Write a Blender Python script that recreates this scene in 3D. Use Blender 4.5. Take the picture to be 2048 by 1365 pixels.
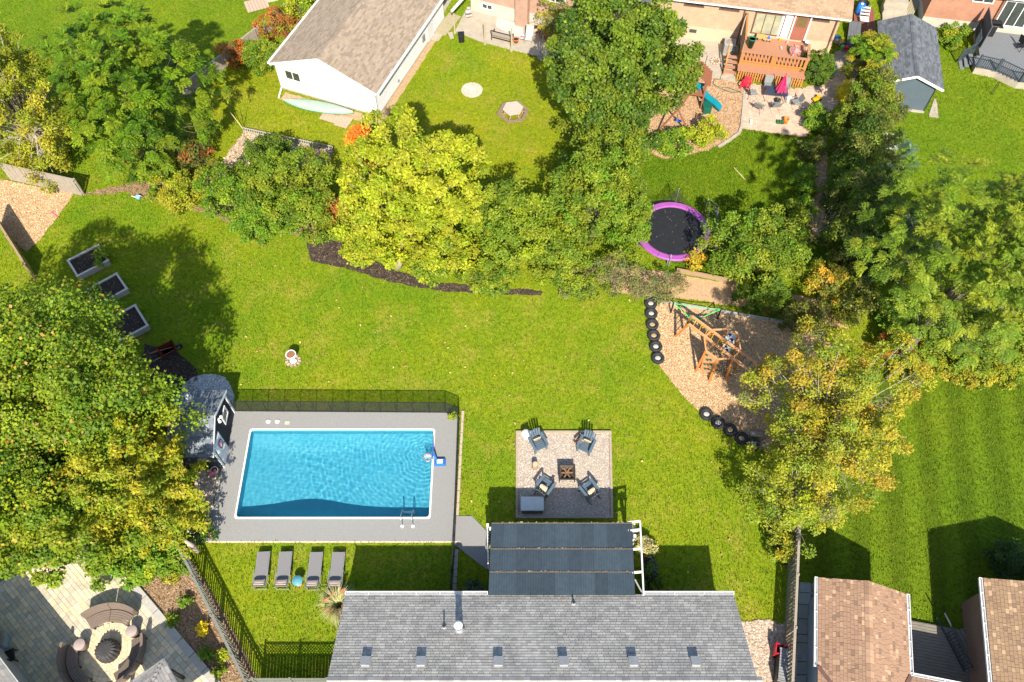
import bpy, math, random
import numpy as np
from mathutils import Vector, Matrix

# ------------------------------------------------------------------ clean start
for o in list(bpy.data.objects):
    bpy.data.objects.remove(o)
scene = bpy.context.scene
COL = scene.collection

# ------------------------------------------------------------------ camera
CAM_H = 41.6                      # metres above the lawn
CAM_P = math.radians(58.6)        # pitch below the horizon
CAM_F = 1700.0                    # focal length in pixels of a 2048 wide picture
cam_data = bpy.data.cameras.new('camera')
cam = bpy.data.objects.new('camera', cam_data)
COL.objects.link(cam)
cam.location = (0, 0, CAM_H)
cam.rotation_euler = (math.pi / 2 - CAM_P, 0, 0)
cam_data.sensor_width = 36
cam_data.lens = CAM_F / 2048 * 36
cam_data.clip_start = 0.5
cam_data.clip_end = 1500
scene.camera = cam

# ------------------------------------------------------------------ sky, sun, exposure
SUN_EL = math.radians(42.0)
SUN_AZ = math.radians(-4.5)       # heading of the shadows from +Y
world = bpy.data.worlds.new('World')
scene.world = world
world.use_nodes = True
wn = world.node_tree.nodes
bg = wn['Background']
sky = wn.new('ShaderNodeTexSky')
sky.sky_type = 'NISHITA'
sky.sun_disc = False
sky.sun_elevation = SUN_EL
sky.sun_rotation = math.pi + SUN_AZ
world.node_tree.links.new(sky.outputs[0], bg.inputs[0])
bg.inputs[1].default_value = 0.125
sd = bpy.data.lights.new('sun', 'SUN')
sd.energy = 5.0
sd.angle = math.radians(0.5)
sd.color = (1.0, 0.915, 0.77)
sun = bpy.data.objects.new('sun', sd)
COL.objects.link(sun)
d = Vector((math.sin(SUN_AZ) * math.cos(SUN_EL), math.cos(SUN_AZ) * math.cos(SUN_EL), -math.sin(SUN_EL)))
sun.rotation_euler = d.to_track_quat('-Z', 'Y').to_euler()
vs = scene.view_settings
vs.view_transform = 'Standard'
vs.look = 'None'
vs.gamma = 1.0
vs.exposure = 0.95
vs.use_curve_mapping = False


# ------------------------------------------------------------------ survey helpers
def G(px, py, z=0.0):
    """point of the place seen at a pixel of the 2048x1365 photograph, at height z"""
    u = (px - 1024) / CAM_F
    v = (py - 682.5) / CAM_F
    dx, dy, dz = u, math.cos(CAM_P) - v * math.sin(CAM_P), -math.sin(CAM_P) - v * math.cos(CAM_P)
    t = (z - CAM_H) / dz
    return Vector((dx * t, dy * t, z))


def ang(p, q, z=0.0):
    a, b = G(*p, z), G(*q, z)
    return math.atan2(b.y - a.y, b.x - a.x)


def inside(poly, x, y):
    """numpy point in polygon"""
    r = np.zeros(len(x), bool)
    n = len(poly)
    for i in range(n):
        x0, y0 = poly[i][:2]
        x1, y1 = poly[(i + 1) % n][:2]
        c = ((y0 > y) != (y1 > y)) & (x < (x1 - x0) * (y - y0) / ((y1 - y0) or 1e-9) + x0)
        r ^= c
    return r


# ------------------------------------------------------------------ materials
MATS = {}


def mat(name, c1, c2=None, rough=0.85, scale=3.0, bump=0.0, bscale=40.0, tint=False, metal=0.0, spec=0.3,
        detail=5.0, aniso=None, rnd=0.0):
    """procedural material: two colours mixed by noise, optional per-piece tint, optional bump"""
    if name in MATS:
        return MATS[name]
    m = bpy.data.materials.new(name)
    m.use_nodes = True
    nt = m.node_tree
    N, L = nt.nodes, nt.links
    b = N['Principled BSDF']
    b.inputs['Roughness'].default_value = rough
    b.inputs['Metallic'].default_value = metal
    b.inputs['Specular IOR Level'].default_value = spec
    if c2 is None:
        c2 = tuple(c * 0.78 for c in c1)
    pos = N.new('ShaderNodeNewGeometry').outputs['Position']
    if aniso:
        mp = N.new('ShaderNodeMapping')
        mp.inputs['Scale'].default_value = aniso
        L.new(pos, mp.inputs[0])
        pos = mp.outputs[0]
    nz = N.new('ShaderNodeTexNoise')
    nz.inputs['Scale'].default_value = scale
    nz.inputs['Detail'].default_value = detail
    nz.inputs['Roughness'].default_value = 0.65
    L.new(pos, nz.inputs['Vector'])
    mr = N.new('ShaderNodeMapRange')
    mr.inputs[1].default_value = 0.32
    mr.inputs[2].default_value = 0.68
    L.new(nz.outputs[0], mr.inputs[0])
    mx = N.new('ShaderNodeMix')
    mx.data_type = 'RGBA'
    mx.inputs[6].default_value = (*c1, 1)
    mx.inputs[7].default_value = (*c2, 1)
    L.new(mr.outputs[0], mx.inputs[0])
    out = mx.outputs[2]
    if tint:
        at = N.new('ShaderNodeAttribute')
        at.attribute_name = 'tint'
        mu = N.new('ShaderNodeMix')
        mu.data_type = 'RGBA'
        mu.blend_type = 'MULTIPLY'
        mu.inputs[0].default_value = 1
        L.new(out, mu.inputs[6])
        L.new(at.outputs['Color'], mu.inputs[7])
        out = mu.outputs[2]
    if rnd:
        oi = N.new('ShaderNodeObjectInfo')
        r2 = N.new('ShaderNodeMapRange')
        r2.inputs[3].default_value = 1 - rnd
        r2.inputs[4].default_value = 1 + rnd
        L.new(oi.outputs['Random'], r2.inputs[0])
        hs = N.new('ShaderNodeHueSaturation')
        L.new(r2.outputs[0], hs.inputs['Value'])
        L.new(out, hs.inputs['Color'])
        out = hs.outputs[0]
    L.new(out, b.inputs['Base Color'])
    if bump:
        n2 = N.new('ShaderNodeTexNoise')
        n2.inputs['Scale'].default_value = bscale
        n2.inputs['Detail'].default_value = 4
        L.new(pos, n2.inputs['Vector'])
        bp = N.new('ShaderNodeBump')
        bp.inputs['Strength'].default_value = bump
        bp.inputs['Distance'].default_value = 0.03
        L.new(n2.outputs[0], bp.inputs['Height'])
        L.new(bp.outputs[0], b.inputs['Normal'])
    MATS[name] = m
    return m


def leaf_mat(name, trans=0.35, rough=0.55):
    if name in MATS:
        return MATS[name]
    m = bpy.data.materials.new(name)
    m.use_nodes = True
    nt = m.node_tree
    N, L = nt.nodes, nt.links
    b = N['Principled BSDF']
    b.inputs['Roughness'].default_value = rough
    b.inputs['Specular IOR Level'].default_value = 0.25
    at = N.new('ShaderNodeAttribute')
    at.attribute_name = 'tint'
    L.new(at.outputs['Color'], b.inputs['Base Color'])
    tr = N.new('ShaderNodeBsdfTranslucent')
    hs = N.new('ShaderNodeHueSaturation')
    hs.inputs['Value'].default_value = 1.25
    hs.inputs['Saturation'].default_value = 1.05
    L.new(at.outputs['Color'], hs.inputs['Color'])
    L.new(hs.outputs[0], tr.inputs['Color'])
    ms = N.new('ShaderNodeMixShader')
    ms.inputs[0].default_value = trans
    L.new(b.outputs[0], ms.inputs[1])
    L.new(tr.outputs[0], ms.inputs[2])
    L.new(ms.outputs[0], N['Material Output'].inputs['Surface'])
    MATS[name] = m
    return m


def lawn_mat(name, green, yellow, dry, stripe=0.0, stripe_ang=0.0, dry_amt=0.35, tint=False):
    """mown grass: big patches, clumps and fine blades of three turf colours"""
    if name in MATS:
        return MATS[name]
    m = bpy.data.materials.new(name)
    m.use_nodes = True
    nt = m.node_tree
    N, L = nt.nodes, nt.links
    b = N['Principled BSDF']
    b.inputs['Roughness'].default_value = 0.9
    b.inputs['Specular IOR Level'].default_value = 0.15
    pos = N.new('ShaderNodeNewGeometry').outputs['Position']

    def noise(s, det=4, rough=.6):
        n = N.new('ShaderNodeTexNoise')
        n.inputs['Scale'].default_value = s
        n.inputs['Detail'].default_value = det
        n.inputs['Roughness'].default_value = rough
        L.new(pos, n.inputs['Vector'])
        return n.outputs[0]

    def rng(v, a, c, lo=0.0, hi=1.0):
        r = N.new('ShaderNodeMapRange')
        r.inputs[1].default_value, r.inputs[2].default_value = a, c
        r.inputs[3].default_value, r.inputs[4].default_value = lo, hi
        L.new(v, r.inputs[0])
        return r.outputs[0]

    def mix(f, a, c, mode='MIX'):
        x = N.new('ShaderNodeMix')
        x.data_type = 'RGBA'
        x.blend_type = mode
        for i, q in ((0, f), (6, a), (7, c)):
            if isinstance(q, (int, float)):
                x.inputs[i].default_value = q
            elif isinstance(q, tuple):
                x.inputs[i].default_value = (*q, 1)
            else:
                L.new(q, x.inputs[i])
        return x.outputs[2]
    c = mix(rng(noise(0.16, 6, .68), .36, .64), green, yellow)
    c = mix(rng(noise(0.06, 4, .55), .42, .62, 0, .5), c, yellow)
    c = mix(rng(noise(1.7, 6, .7), .35, .7), c, mix(0.55, c, green))
    c = mix(rng(noise(0.5, 9, .78), .50, .72, 0, dry_amt), c, dry)
    fine = noise(14, 5, .8)
    c = mix(1.0, c, rng(fine, .25, .75, .42, 1.58), 'MULTIPLY')
    med = noise(4.5, 6, .75)
    c = mix(1.0, c, rng(med, .3, .7, .66, 1.34), 'MULTIPLY')
    fine2 = noise(55, 2, .8)
    c = mix(1.0, c, rng(fine2, .25, .75, .6, 1.4), 'MULTIPLY')
    if stripe:
        mp = N.new('ShaderNodeMapping')
        mp.inputs['Rotation'].default_value = (0, 0, stripe_ang)
        L.new(pos, mp.inputs[0])
        w = N.new('ShaderNodeTexWave')
        w.inputs['Scale'].default_value = 0.17
        w.inputs['Distortion'].default_value = 1.2
        w.inputs['Detail'].default_value = 3
        w.inputs['Detail Scale'].default_value = 1.0
        L.new(mp.outputs[0], w.inputs[0])
        c = mix(1.0, c, rng(w.outputs['Fac'], .2, .8, 1 - stripe, 1 + stripe), 'MULTIPLY')
    if tint:
        at = N.new('ShaderNodeAttribute')
        at.attribute_name = 'tint'
        c = mix(1.0, c, at.outputs['Color'], 'MULTIPLY')
    L.new(c, b.inputs['Base Color'])
    bp = N.new('ShaderNodeBump')
    bp.inputs['Strength'].default_value = 0.7
    bp.inputs['Distance'].default_value = 0.05
    L.new(fine, bp.inputs['Height'])
    L.new(bp.outputs[0], b.inputs['Normal'])
    MATS[name] = m
    return m


# ------------------------------------------------------------------ mesh builder
class MB:
    def __init__(s):
        s.v, s.f, s.t = [], [], []

    def add(s, vs_, fs, tint=None):
        o = len(s.v)
        s.v += [tuple(p) for p in vs_]
        s.f += [tuple(i + o for i in q) for q in fs]
        s.t += [tint or (1, 1, 1)] * len(fs)
        return s

    def box(s, c, sz, rz=0.0, M=None, tint=None, taper=1.0):
        hx, hy, hz = sz[0] / 2, sz[1] / 2, sz[2] / 2
        ca, sa = math.cos(rz), math.sin(rz)
        P = []
        for z in (-hz, hz):
            k = taper if z > 0 else 1.0
            for x, y in ((-hx, -hy), (hx, -hy), (hx, hy), (-hx, hy)):
                x *= k
                y *= k
                p = Vector((x * ca - y * sa, x * sa + y * ca, z))
                if M is not None:
                    p = M @ p
                P.append((p[0] + c[0], p[1] + c[1], p[2] + c[2]))
        return s.add(P, [(3, 2, 1, 0), (4, 5, 6, 7), (0, 1, 5, 4), (1, 2, 6, 5), (2, 3, 7, 6), (3, 0, 4, 7)], tint)

    def bar(s, a, b, w, h=None, tint=None):
        """square bar between two points"""
        a, b = Vector(a), Vector(b)
        h = h or w
        d_ = (b - a)
        l = d_.length
        if l < 1e-6:
            return s
        d_ /= l
        up = Vector((0, 0, 1)) if abs(d_.z) < .95 else Vector((1, 0, 0))
        x = d_.cross(up).normalized() * (w / 2)
        y = x.cross(d_).normalized() * (h / 2)
        P = []
        for q in (a, b):
            P += [q - x - y, q + x - y, q + x + y, q - x + y]
        return s.add(P, [(0, 1, 2, 3), (7, 6, 5, 4), (0, 4, 5, 1), (1, 5, 6, 2), (2, 6, 7, 3), (3, 7, 4, 0)], tint)

    def tube(s, pts, r, n=6, tint=None, cap=True):
        pts = [Vector(p) for p in pts]
        rs = r if isinstance(r, (list, tuple)) else [r] * len(pts)
        P, F = [], []
        for i, p in enumerate(pts):
            d_ = (pts[min(i + 1, len(pts) - 1)] - pts[max(i - 1, 0)])
            if d_.length < 1e-7:
                d_ = Vector((0, 0, 1))
            d_.normalize()
            up = Vector((0, 0, 1)) if abs(d_.z) < .9 else Vector((1, 0, 0))
            x = d_.cross(up).normalized()
            y = x.cross(d_).normalized()
            for k in range(n):
                a = 2 * math.pi * k / n
                P.append(p + (x * math.cos(a) + y * math.sin(a)) * rs[i])
        for i in range(len(pts) - 1):
            for k in range(n):
                k2 = (k + 1) % n
                F.append((i * n + k, i * n + k2, (i + 1) * n + k2, (i + 1) * n + k))
        if cap:
            F.append(tuple(range(n))[::-1])
            F.append(tuple((len(pts) - 1) * n + k for k in range(n)))
        return s.add(P, F, tint)

    def lathe(s, prof, c=(0, 0, 0), n=16, tint=None, sx=1.0, sy=1.0, a0=0.0):
        P, F = [], []
        for r, z in prof:
            for k in range(n):
                a = 2 * math.pi * k / n + a0
                P.append((c[0] + r * math.cos(a) * sx, c[1] + r * math.sin(a) * sy, c[2] + z))
        for i in range(len(prof) - 1):
            for k in range(n):
                k2 = (k + 1) % n
                F.append((i * n + k, i * n + k2, (i + 1) * n + k2, (i + 1) * n + k))
        closed = prof[0] == prof[-1]
        if prof[0][0] > 1e-4 and not closed:
            F.append(tuple(range(n))[::-1])
        if prof[-1][0] > 1e-4 and not closed:
            F.append(tuple((len(prof) - 1) * n + k for k in range(n)))
        return s.add(P, F, tint)

    def prism(s, poly, z0, z1, tint=None):
        n = len(poly)
        P = [(p[0], p[1], z0) for p in poly] + [(p[0], p[1], z1) for p in poly]
        a = sum(poly[i][0] * poly[(i + 1) % n][1] - poly[(i + 1) % n][0] * poly[i][1] for i in range(n))
        idx = list(range(n))
        if a < 0:
            P = [(p[0], p[1], z0) for p in poly[::-1]] + [(p[0], p[1], z1) for p in poly[::-1]]
        F = [tuple(idx[::-1]), tuple(i + n for i in idx)]
        for i in idx:
            j = (i + 1) % n
            F.append((i, j, j + n, i + n))
        return s.add(P, F, tint)

    def ext(s, prof, y0, y1, tint=None):
        """extrude an (x,z) profile along local y"""
        n = len(prof)
        P = [(p[0], y0, p[1]) for p in prof] + [(p[0], y1, p[1]) for p in prof]
        F = [tuple(range(n)), tuple(i + n for i in range(n))[::-1]]
        for i in range(n):
            j = (i + 1) % n
            F.append((j, i, i + n, j + n))
        return s.add(P, F, tint)

    def cushion(s, c, sz, rz=0.0, M=None, puff=.35, tint=None, n=6):
        """a puffed rounded block"""
        P, F = [], []
        ca, sa = math.cos(rz), math.sin(rz)
        for side in (1, -1):
            o = len(P)
            for i in range(n + 1):
                for j in range(n + 1):
                    u, v_ = 2 * i / n - 1, 2 * j / n - 1
                    e = (1 - abs(u) ** 3.5) * (1 - abs(v_) ** 3.5)
                    k = 1 - .06 * (u * u + v_ * v_)
                    x, y, z = u * sz[0] / 2 * k, v_ * sz[1] / 2 * k, side * sz[2] / 2 * (puff + (1 - puff) * max(e, 0) ** .5)
                    p = Vector((x * ca - y * sa, x * sa + y * ca, z))
                    if M is not None:
                        p = M @ p
                    P.append((p[0] + c[0], p[1] + c[1], p[2] + c[2]))
            for i in range(n):
                for j in range(n):
                    q = (o + i * (n + 1) + j, o + (i + 1) * (n + 1) + j, o + (i + 1) * (n + 1) + j + 1, o + i * (n + 1) + j + 1)
                    F.append(q if side > 0 else q[::-1])
        m_ = (n + 1) ** 2
        edge = [i * (n + 1) for i in range(n + 1)] + [n * (n + 1) + j for j in range(1, n + 1)] + \
               [i * (n + 1) + n for i in range(n - 1, -1, -1)] + [j for j in range(n - 1, 0, -1)]
        for a, b in zip(edge, edge[1:] + edge[:1]):
            F.append((a, b, b + m_, a + m_))
        return s.add(P, F, tint)

    def mesh(s, name, m, smooth=False):
        me = bpy.data.meshes.new(name)
        me.from_pydata(s.v, [], s.f)
        me.materials.append(m)
        if any(t != (1, 1, 1) for t in s.t) or True:
            at = me.color_attributes.new('tint', 'FLOAT_COLOR', 'CORNER')
            buf = []
            for q, t in zip(s.f, s.t):
                buf += [t[0], t[1], t[2], 1.0] * len(q)
            at.data.foreach_set('color', buf)
        if smooth:
            me.polygons.foreach_set('use_smooth', [True] * len(me.polygons))
        me.update()
        return me

    def obj(s, name, m, parent=None, smooth=False, bevel=0.0, kind=None):
        o = bpy.data.objects.new(name, s.mesh(name, m, smooth))
        COL.objects.link(o)
        if parent is not None:
            o.parent = parent
        if bevel:
            b = o.modifiers.new('bevel', 'BEVEL')
            b.width = bevel
            b.segments = 2
            b.limit_method = 'ANGLE'
        if kind:
            o['kind'] = kind
        return o


def np_mesh(name, V, F, T, m, parent=None, kind=None, k=3):
    """big mesh from numpy: V (n,3), F (m,k), T (m,3) tint for each face"""
    me = bpy.data.meshes.new(name)
    nf = len(F)
    me.vertices.add(len(V))
    me.vertices.foreach_set('co', np.asarray(V, np.float32).ravel())
    me.loops.add(nf * k)
    me.loops.foreach_set('vertex_index', np.asarray(F, np.int32).ravel())
    me.polygons.add(nf)
    me.polygons.foreach_set('loop_start', np.arange(0, nf * k, k, dtype=np.int32))
    me.polygons.foreach_set('loop_total', np.full(nf, k, np.int32))
    me.update(calc_edges=True)
    me.materials.append(m)
    at = me.color_attributes.new('tint', 'FLOAT_COLOR', 'CORNER')
    c = np.ones((nf, k, 4), np.float32)
    c[:, :, :3] = np.asarray(T, np.float32)[:, None, :]
    at.data.foreach_set('color', c.ravel())
    o = bpy.data.objects.new(name, me)
    COL.objects.link(o)
    if parent is not None:
        o.parent = parent
    if kind:
        o['kind'] = kind
    return o


def tag(o, label, cat, group=None):
    o['label'] = label
    o['category'] = cat
    if group:
        o['group'] = group
    return o


def thing(name, label, cat, loc=(0, 0, 0), rz=0.0, group=None):
    o = bpy.data.objects.new(name, None)
    o.empty_display_size = 0.2
    COL.objects.link(o)
    o.location = loc
    o.rotation_euler = (0, 0, rz)
    return tag(o, label, cat, group)


def piece(name, me, parent, loc, rot=None, M=None):
    o = bpy.data.objects.new(name, me)
    COL.objects.link(o)
    o.parent = parent
    if M is not None:
        o.matrix_local = M
    else:
        o.location = loc
        if rot:
            o.rotation_euler = rot
    return o


def copy_tree(o, parent=None):
    c = o.copy()
    COL.objects.link(c)
    c.parent = parent
    for ch in [x for x in bpy.data.objects if x.parent == o]:
        copy_tree(ch, c)
    return c


def struct(o):
    o['kind'] = 'structure'
    return o


def sheet(name, pxs, z, m, kind='structure', thick=0.0, sub=None, wob=0.0, seed=1):
    """flat ground sheet outlined by survey pixels"""
    poly = [G(*p)[:2] for p in pxs]
    if wob:
        rr = random.Random(seed)
        out = []
        for i, a in enumerate(poly):
            b = poly[(i + 1) % len(poly)]
            l = math.dist(a, b)
            n = max(1, int(l / .35))
            for k in range(n):
                t = k / n
                out.append((a[0] + (b[0] - a[0]) * t + rr.uniform(-wob, wob), a[1] + (b[1] - a[1]) * t + rr.uniform(-wob, wob)))
        poly = out
    mb = MB()
    mb.prism(poly, z - max(thick, .02), z)
    o = mb.obj(name, m)
    if kind:
        o['kind'] = kind
    return o, poly


rng = np.random.default_rng(7)
R = random.Random(11)


def scatter(name, poly, n, size, m, cols, z=0.01, shape='pebble', parent=None, seed=0, flat=.6, holes=(), kind='stuff', var=.35):
    """many loose pieces inside a polygon joined into one mesh"""
    r = np.random.default_rng(seed)
    xs = [p[0] for p in poly]
    ys = [p[1] for p in poly]
    X = r.uniform(min(xs), max(xs), n * 3)
    Y = r.uniform(min(ys), max(ys), n * 3)
    ok = inside(poly, X, Y)
    for h in holes:
        ok &= ~inside(h, X, Y)
    X, Y = X[ok][:n], Y[ok][:n]
    n = len(X)
    s_ = size * r.uniform(1 - var, 1 + var, n)
    a = r.uniform(0, 6.283, n)
    if shape == 'pebble':
        base = np.array([(1, 0, 0), (.3, .85, .1), (-.8, .5, 0), (-.85, -.4, .05), (.2, -.9, 0), (.1, 0, 1), (0, 0, -1)], float)
        F0 = np.array([(0, 1, 5), (1, 2, 5), (2, 3, 5), (3, 4, 5), (4, 0, 5)])
        B = np.repeat(base[None], n, 0)
        B = B * (s_[:, None, None] * .5) * (1 + r.uniform(-.25, .25, (n, 7, 1)))
        B[:, :, 2] *= flat
        tilt = 0.15
    elif shape == 'chip':
        base = np.array([(-.5, -.18, 0), (.5, -.14, 0), (.45, .18, .0), (-.45, .15, .0)], float)
        F0 = np.array([(0, 1, 2), (0, 2, 3)])
        B = np.repeat(base[None], n, 0) * s_[:, None, None]
        tilt = .45
    elif shape == 'leaf':
        base = np.array([(-.5, 0, 0), (0, -.36, .1), (.5, 0, .02), (0, .36, .12)], float)
        F0 = np.array([(0, 1, 2), (0, 2, 3)])
        B = np.repeat(base[None], n, 0) * s_[:, None, None]
        tilt = .3
    else:      # grass blade
        base = np.array([(-.18, 0, 0), (.18, 0, 0), (0, .55, 1)], float)
        F0 = np.array([(0, 1, 2)])
        B = np.repeat(base[None], n, 0) * s_[:, None, None]
        tilt = .35
    tx, ty = r.normal(0, tilt, n), r.normal(0, tilt, n)
    B[:, :, 2] += B[:, :, 0] * tx[:, None] + B[:, :, 1] * ty[:, None]
    ca, sa = np.cos(a)[:, None], np.sin(a)[:, None]
    x = B[:, :, 0] * ca - B[:, :, 1] * sa + X[:, None]
    y = B[:, :, 0] * sa + B[:, :, 1] * ca + Y[:, None]
    zz = B[:, :, 2] + z + (s_[:, None] * .12)
    V = np.stack([x, y, zz], 2).reshape(-1, 3)
    k = base.shape[0]
    F = (F0[None] + (np.arange(n) * k)[:, None, None]).reshape(-1, 3)
    C = np.array(cols, float)
    T = C[r.integers(0, len(C), n)] * r.uniform(.75, 1.25, (n, 1))
    T = np.repeat(T, len(F0), 0)
    return np_mesh(name, V, F, T, m, parent, kind)


def oriented(u, v, n_, o):
    return Matrix(((u[0], v[0], n_[0], o[0]), (u[1], v[1], n_[1], o[1]), (u[2], v[2], n_[2], o[2]), (0, 0, 0, 1)))


def shingles(parent, a, b, c, d_, m, tints, tab=.33, exp_=.145, single=0, near=None, seed=3, name='shingle', th=.016):
    """courses of roof shingles on the plane a-b (eave) to d-c (ridge); the first `single` nearest the camera are pieces of their own"""
    r = random.Random(seed)
    a, b, c, d_ = map(Vector, (a, b, c, d_))
    if (b - a).cross(d_ - a).z < 0:
        a, b, c, d_ = b, a, d_, c
    u = (b - a).normalized()
    up = ((d_ - a) - u * (d_ - a).dot(u)).normalized()
    n_ = u.cross(up).normalized()
    if n_.z < 0:
        n_ = -n_
    H_ = (d_ - a).dot(up)
    sl, sr = (d_ - a).dot(u), (c - b).dot(u)
    W = (b - a).length
    rows = int(math.ceil(H_ / exp_))
    items = []
    for i in range(rows):
        v0 = i * exp_
        t = v0 / H_
        x0, x1 = sl * t, W + sr * t
        x = x0 - r.random() * tab
        while x < x1 - .02:
            w = tab * r.choice((.6, 1, 1, 1.25))
            l, rr = max(x, x0), min(x + w, x1)
            x += w
            if rr - l > .04:
                items.append((l, rr, v0))
    me_cache = {}

    def tabmesh(mb, l, rr, v0, ti, local):
        h = min(exp_ * 1.12, H_ - v0)
        g = .006
        P = [(l + g, v0, th * 1.0), (rr - g, v0, th * 1.0), (rr - g, v0 + h, .004), (l + g, v0 + h, .004),
             (l + g, v0, -.004), (rr - g, v0, -.004)]
        if not local:
            P = [a + u * p[0] + up * p[1] + n_ * p[2] for p in P]
        F = [(0, 1, 2, 3), (4, 5, 1, 0), (4, 0, 3), (1, 5, 2)]
        if not local and u.cross(up).dot(n_) < 0:
            F = [q[::-1] for q in F]
        mb.add(P, F, ti)
    if single:
        def key(it):
            p = a + u * (it[0] + it[1]) * .5 + up * it[2]
            return (p - near).length
        vis = sorted(items, key=key)
        singles, rest = vis[:single], vis[single:]
    else:
        singles, rest = [], items
    mb = MB()
    for l, rr, v0 in rest:
        tabmesh(mb, l, rr, v0, r.choice(tints), False)
    if rest:
        mb.obj(name + '_field' if singles else name + 's', m, parent, kind='stuff')
    flip = u.cross(up).dot(n_) < 0
    for l, rr, v0 in singles:
        w = round((rr - l) / .04) * .04
        h = round(min(exp_ * 1.12, H_ - v0) / .02) * .02
        ti = r.choice(tints)
        k = (w, h, ti)
        if k not in me_cache:
            q = MB()
            g = .006
            P = [(g - w / 2, 0, th), (w / 2 - g, 0, th), (w / 2 - g, h, .004), (g - w / 2, h, .004), (g - w / 2, 0, -.004), (w / 2 - g, 0, -.004)]
            q.add(P, [(0, 1, 2, 3), (4, 5, 1, 0), (4, 0, 3), (1, 5, 2)], ti)
            me_cache[k] = q.mesh(name, m)
        o = a + u * ((l + rr) / 2) + up * v0
        piece(name, me_cache[k], parent, None, M=oriented(u if not flip else u, up, u.cross(up), o))


# ------------------------------------------------------------------ plants
FOL = 1.45


def norm_rows(A):
    return A / (np.linalg.norm(A, axis=-1, keepdims=True) + 1e-9)


def leaf_quads(pos, axis, nrm, ln, wd, fold=.25):
    """folded rhombus leaves: base at pos, tip along axis"""
    side = norm_rows(np.cross(axis, nrm))
    nrm = np.cross(side, axis)
    tip = pos + axis * ln[:, None]
    mid = pos + axis * (ln * .5)[:, None] + nrm * (ln * -fold * .35)[:, None]
    l_ = mid + side * (wd * .5)[:, None] + nrm * (wd * fold)[:, None]
    r_ = mid - side * (wd * .5)[:, None] + nrm * (wd * fold)[:, None]
    V = np.stack([pos, r_, tip, l_], 1).reshape(-1, 3)
    k = np.arange(len(pos)) * 4
    F = np.stack([np.stack([k, k + 1, k + 2], 1), np.stack([k, k + 2, k + 3], 1)], 1).reshape(-1, 3)
    return V, F


def crown_points(rad, K, r, up_bias=.35, lobes=.22, shell=.55):
    D = norm_rows(r.normal(size=(K * 3, 3)) + np.array([0, 0, up_bias]))
    ph = r.uniform(0, 6.28, 6)
    th = np.arctan2(D[:, 1], D[:, 0])
    lob = 1 + lobes * (np.sin(3 * th + ph[0]) * .5 + np.sin(5 * th + ph[1] + 3 * D[:, 2]) * .4 + np.sin(4 * D[:, 2] + ph[2] + 2 * th) * .4)
    rr = (shell + (1 - shell) * r.random(len(D)) ** .6) * lob
    P = D * rr[:, None] * np.array(rad)
    # spread: greedy thinning for even clumps
    keep = []
    mind = (rad[0] * rad[1] * rad[2]) ** (1 / 3) * 1.6 / math.sqrt(K)
    for i in range(len(P)):
        if all(np.sum((P[i] - P[j]) ** 2) > mind * mind for j in keep):
            keep.append(i)
        if len(keep) >= K:
            break
    return P[keep], D[keep]


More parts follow.
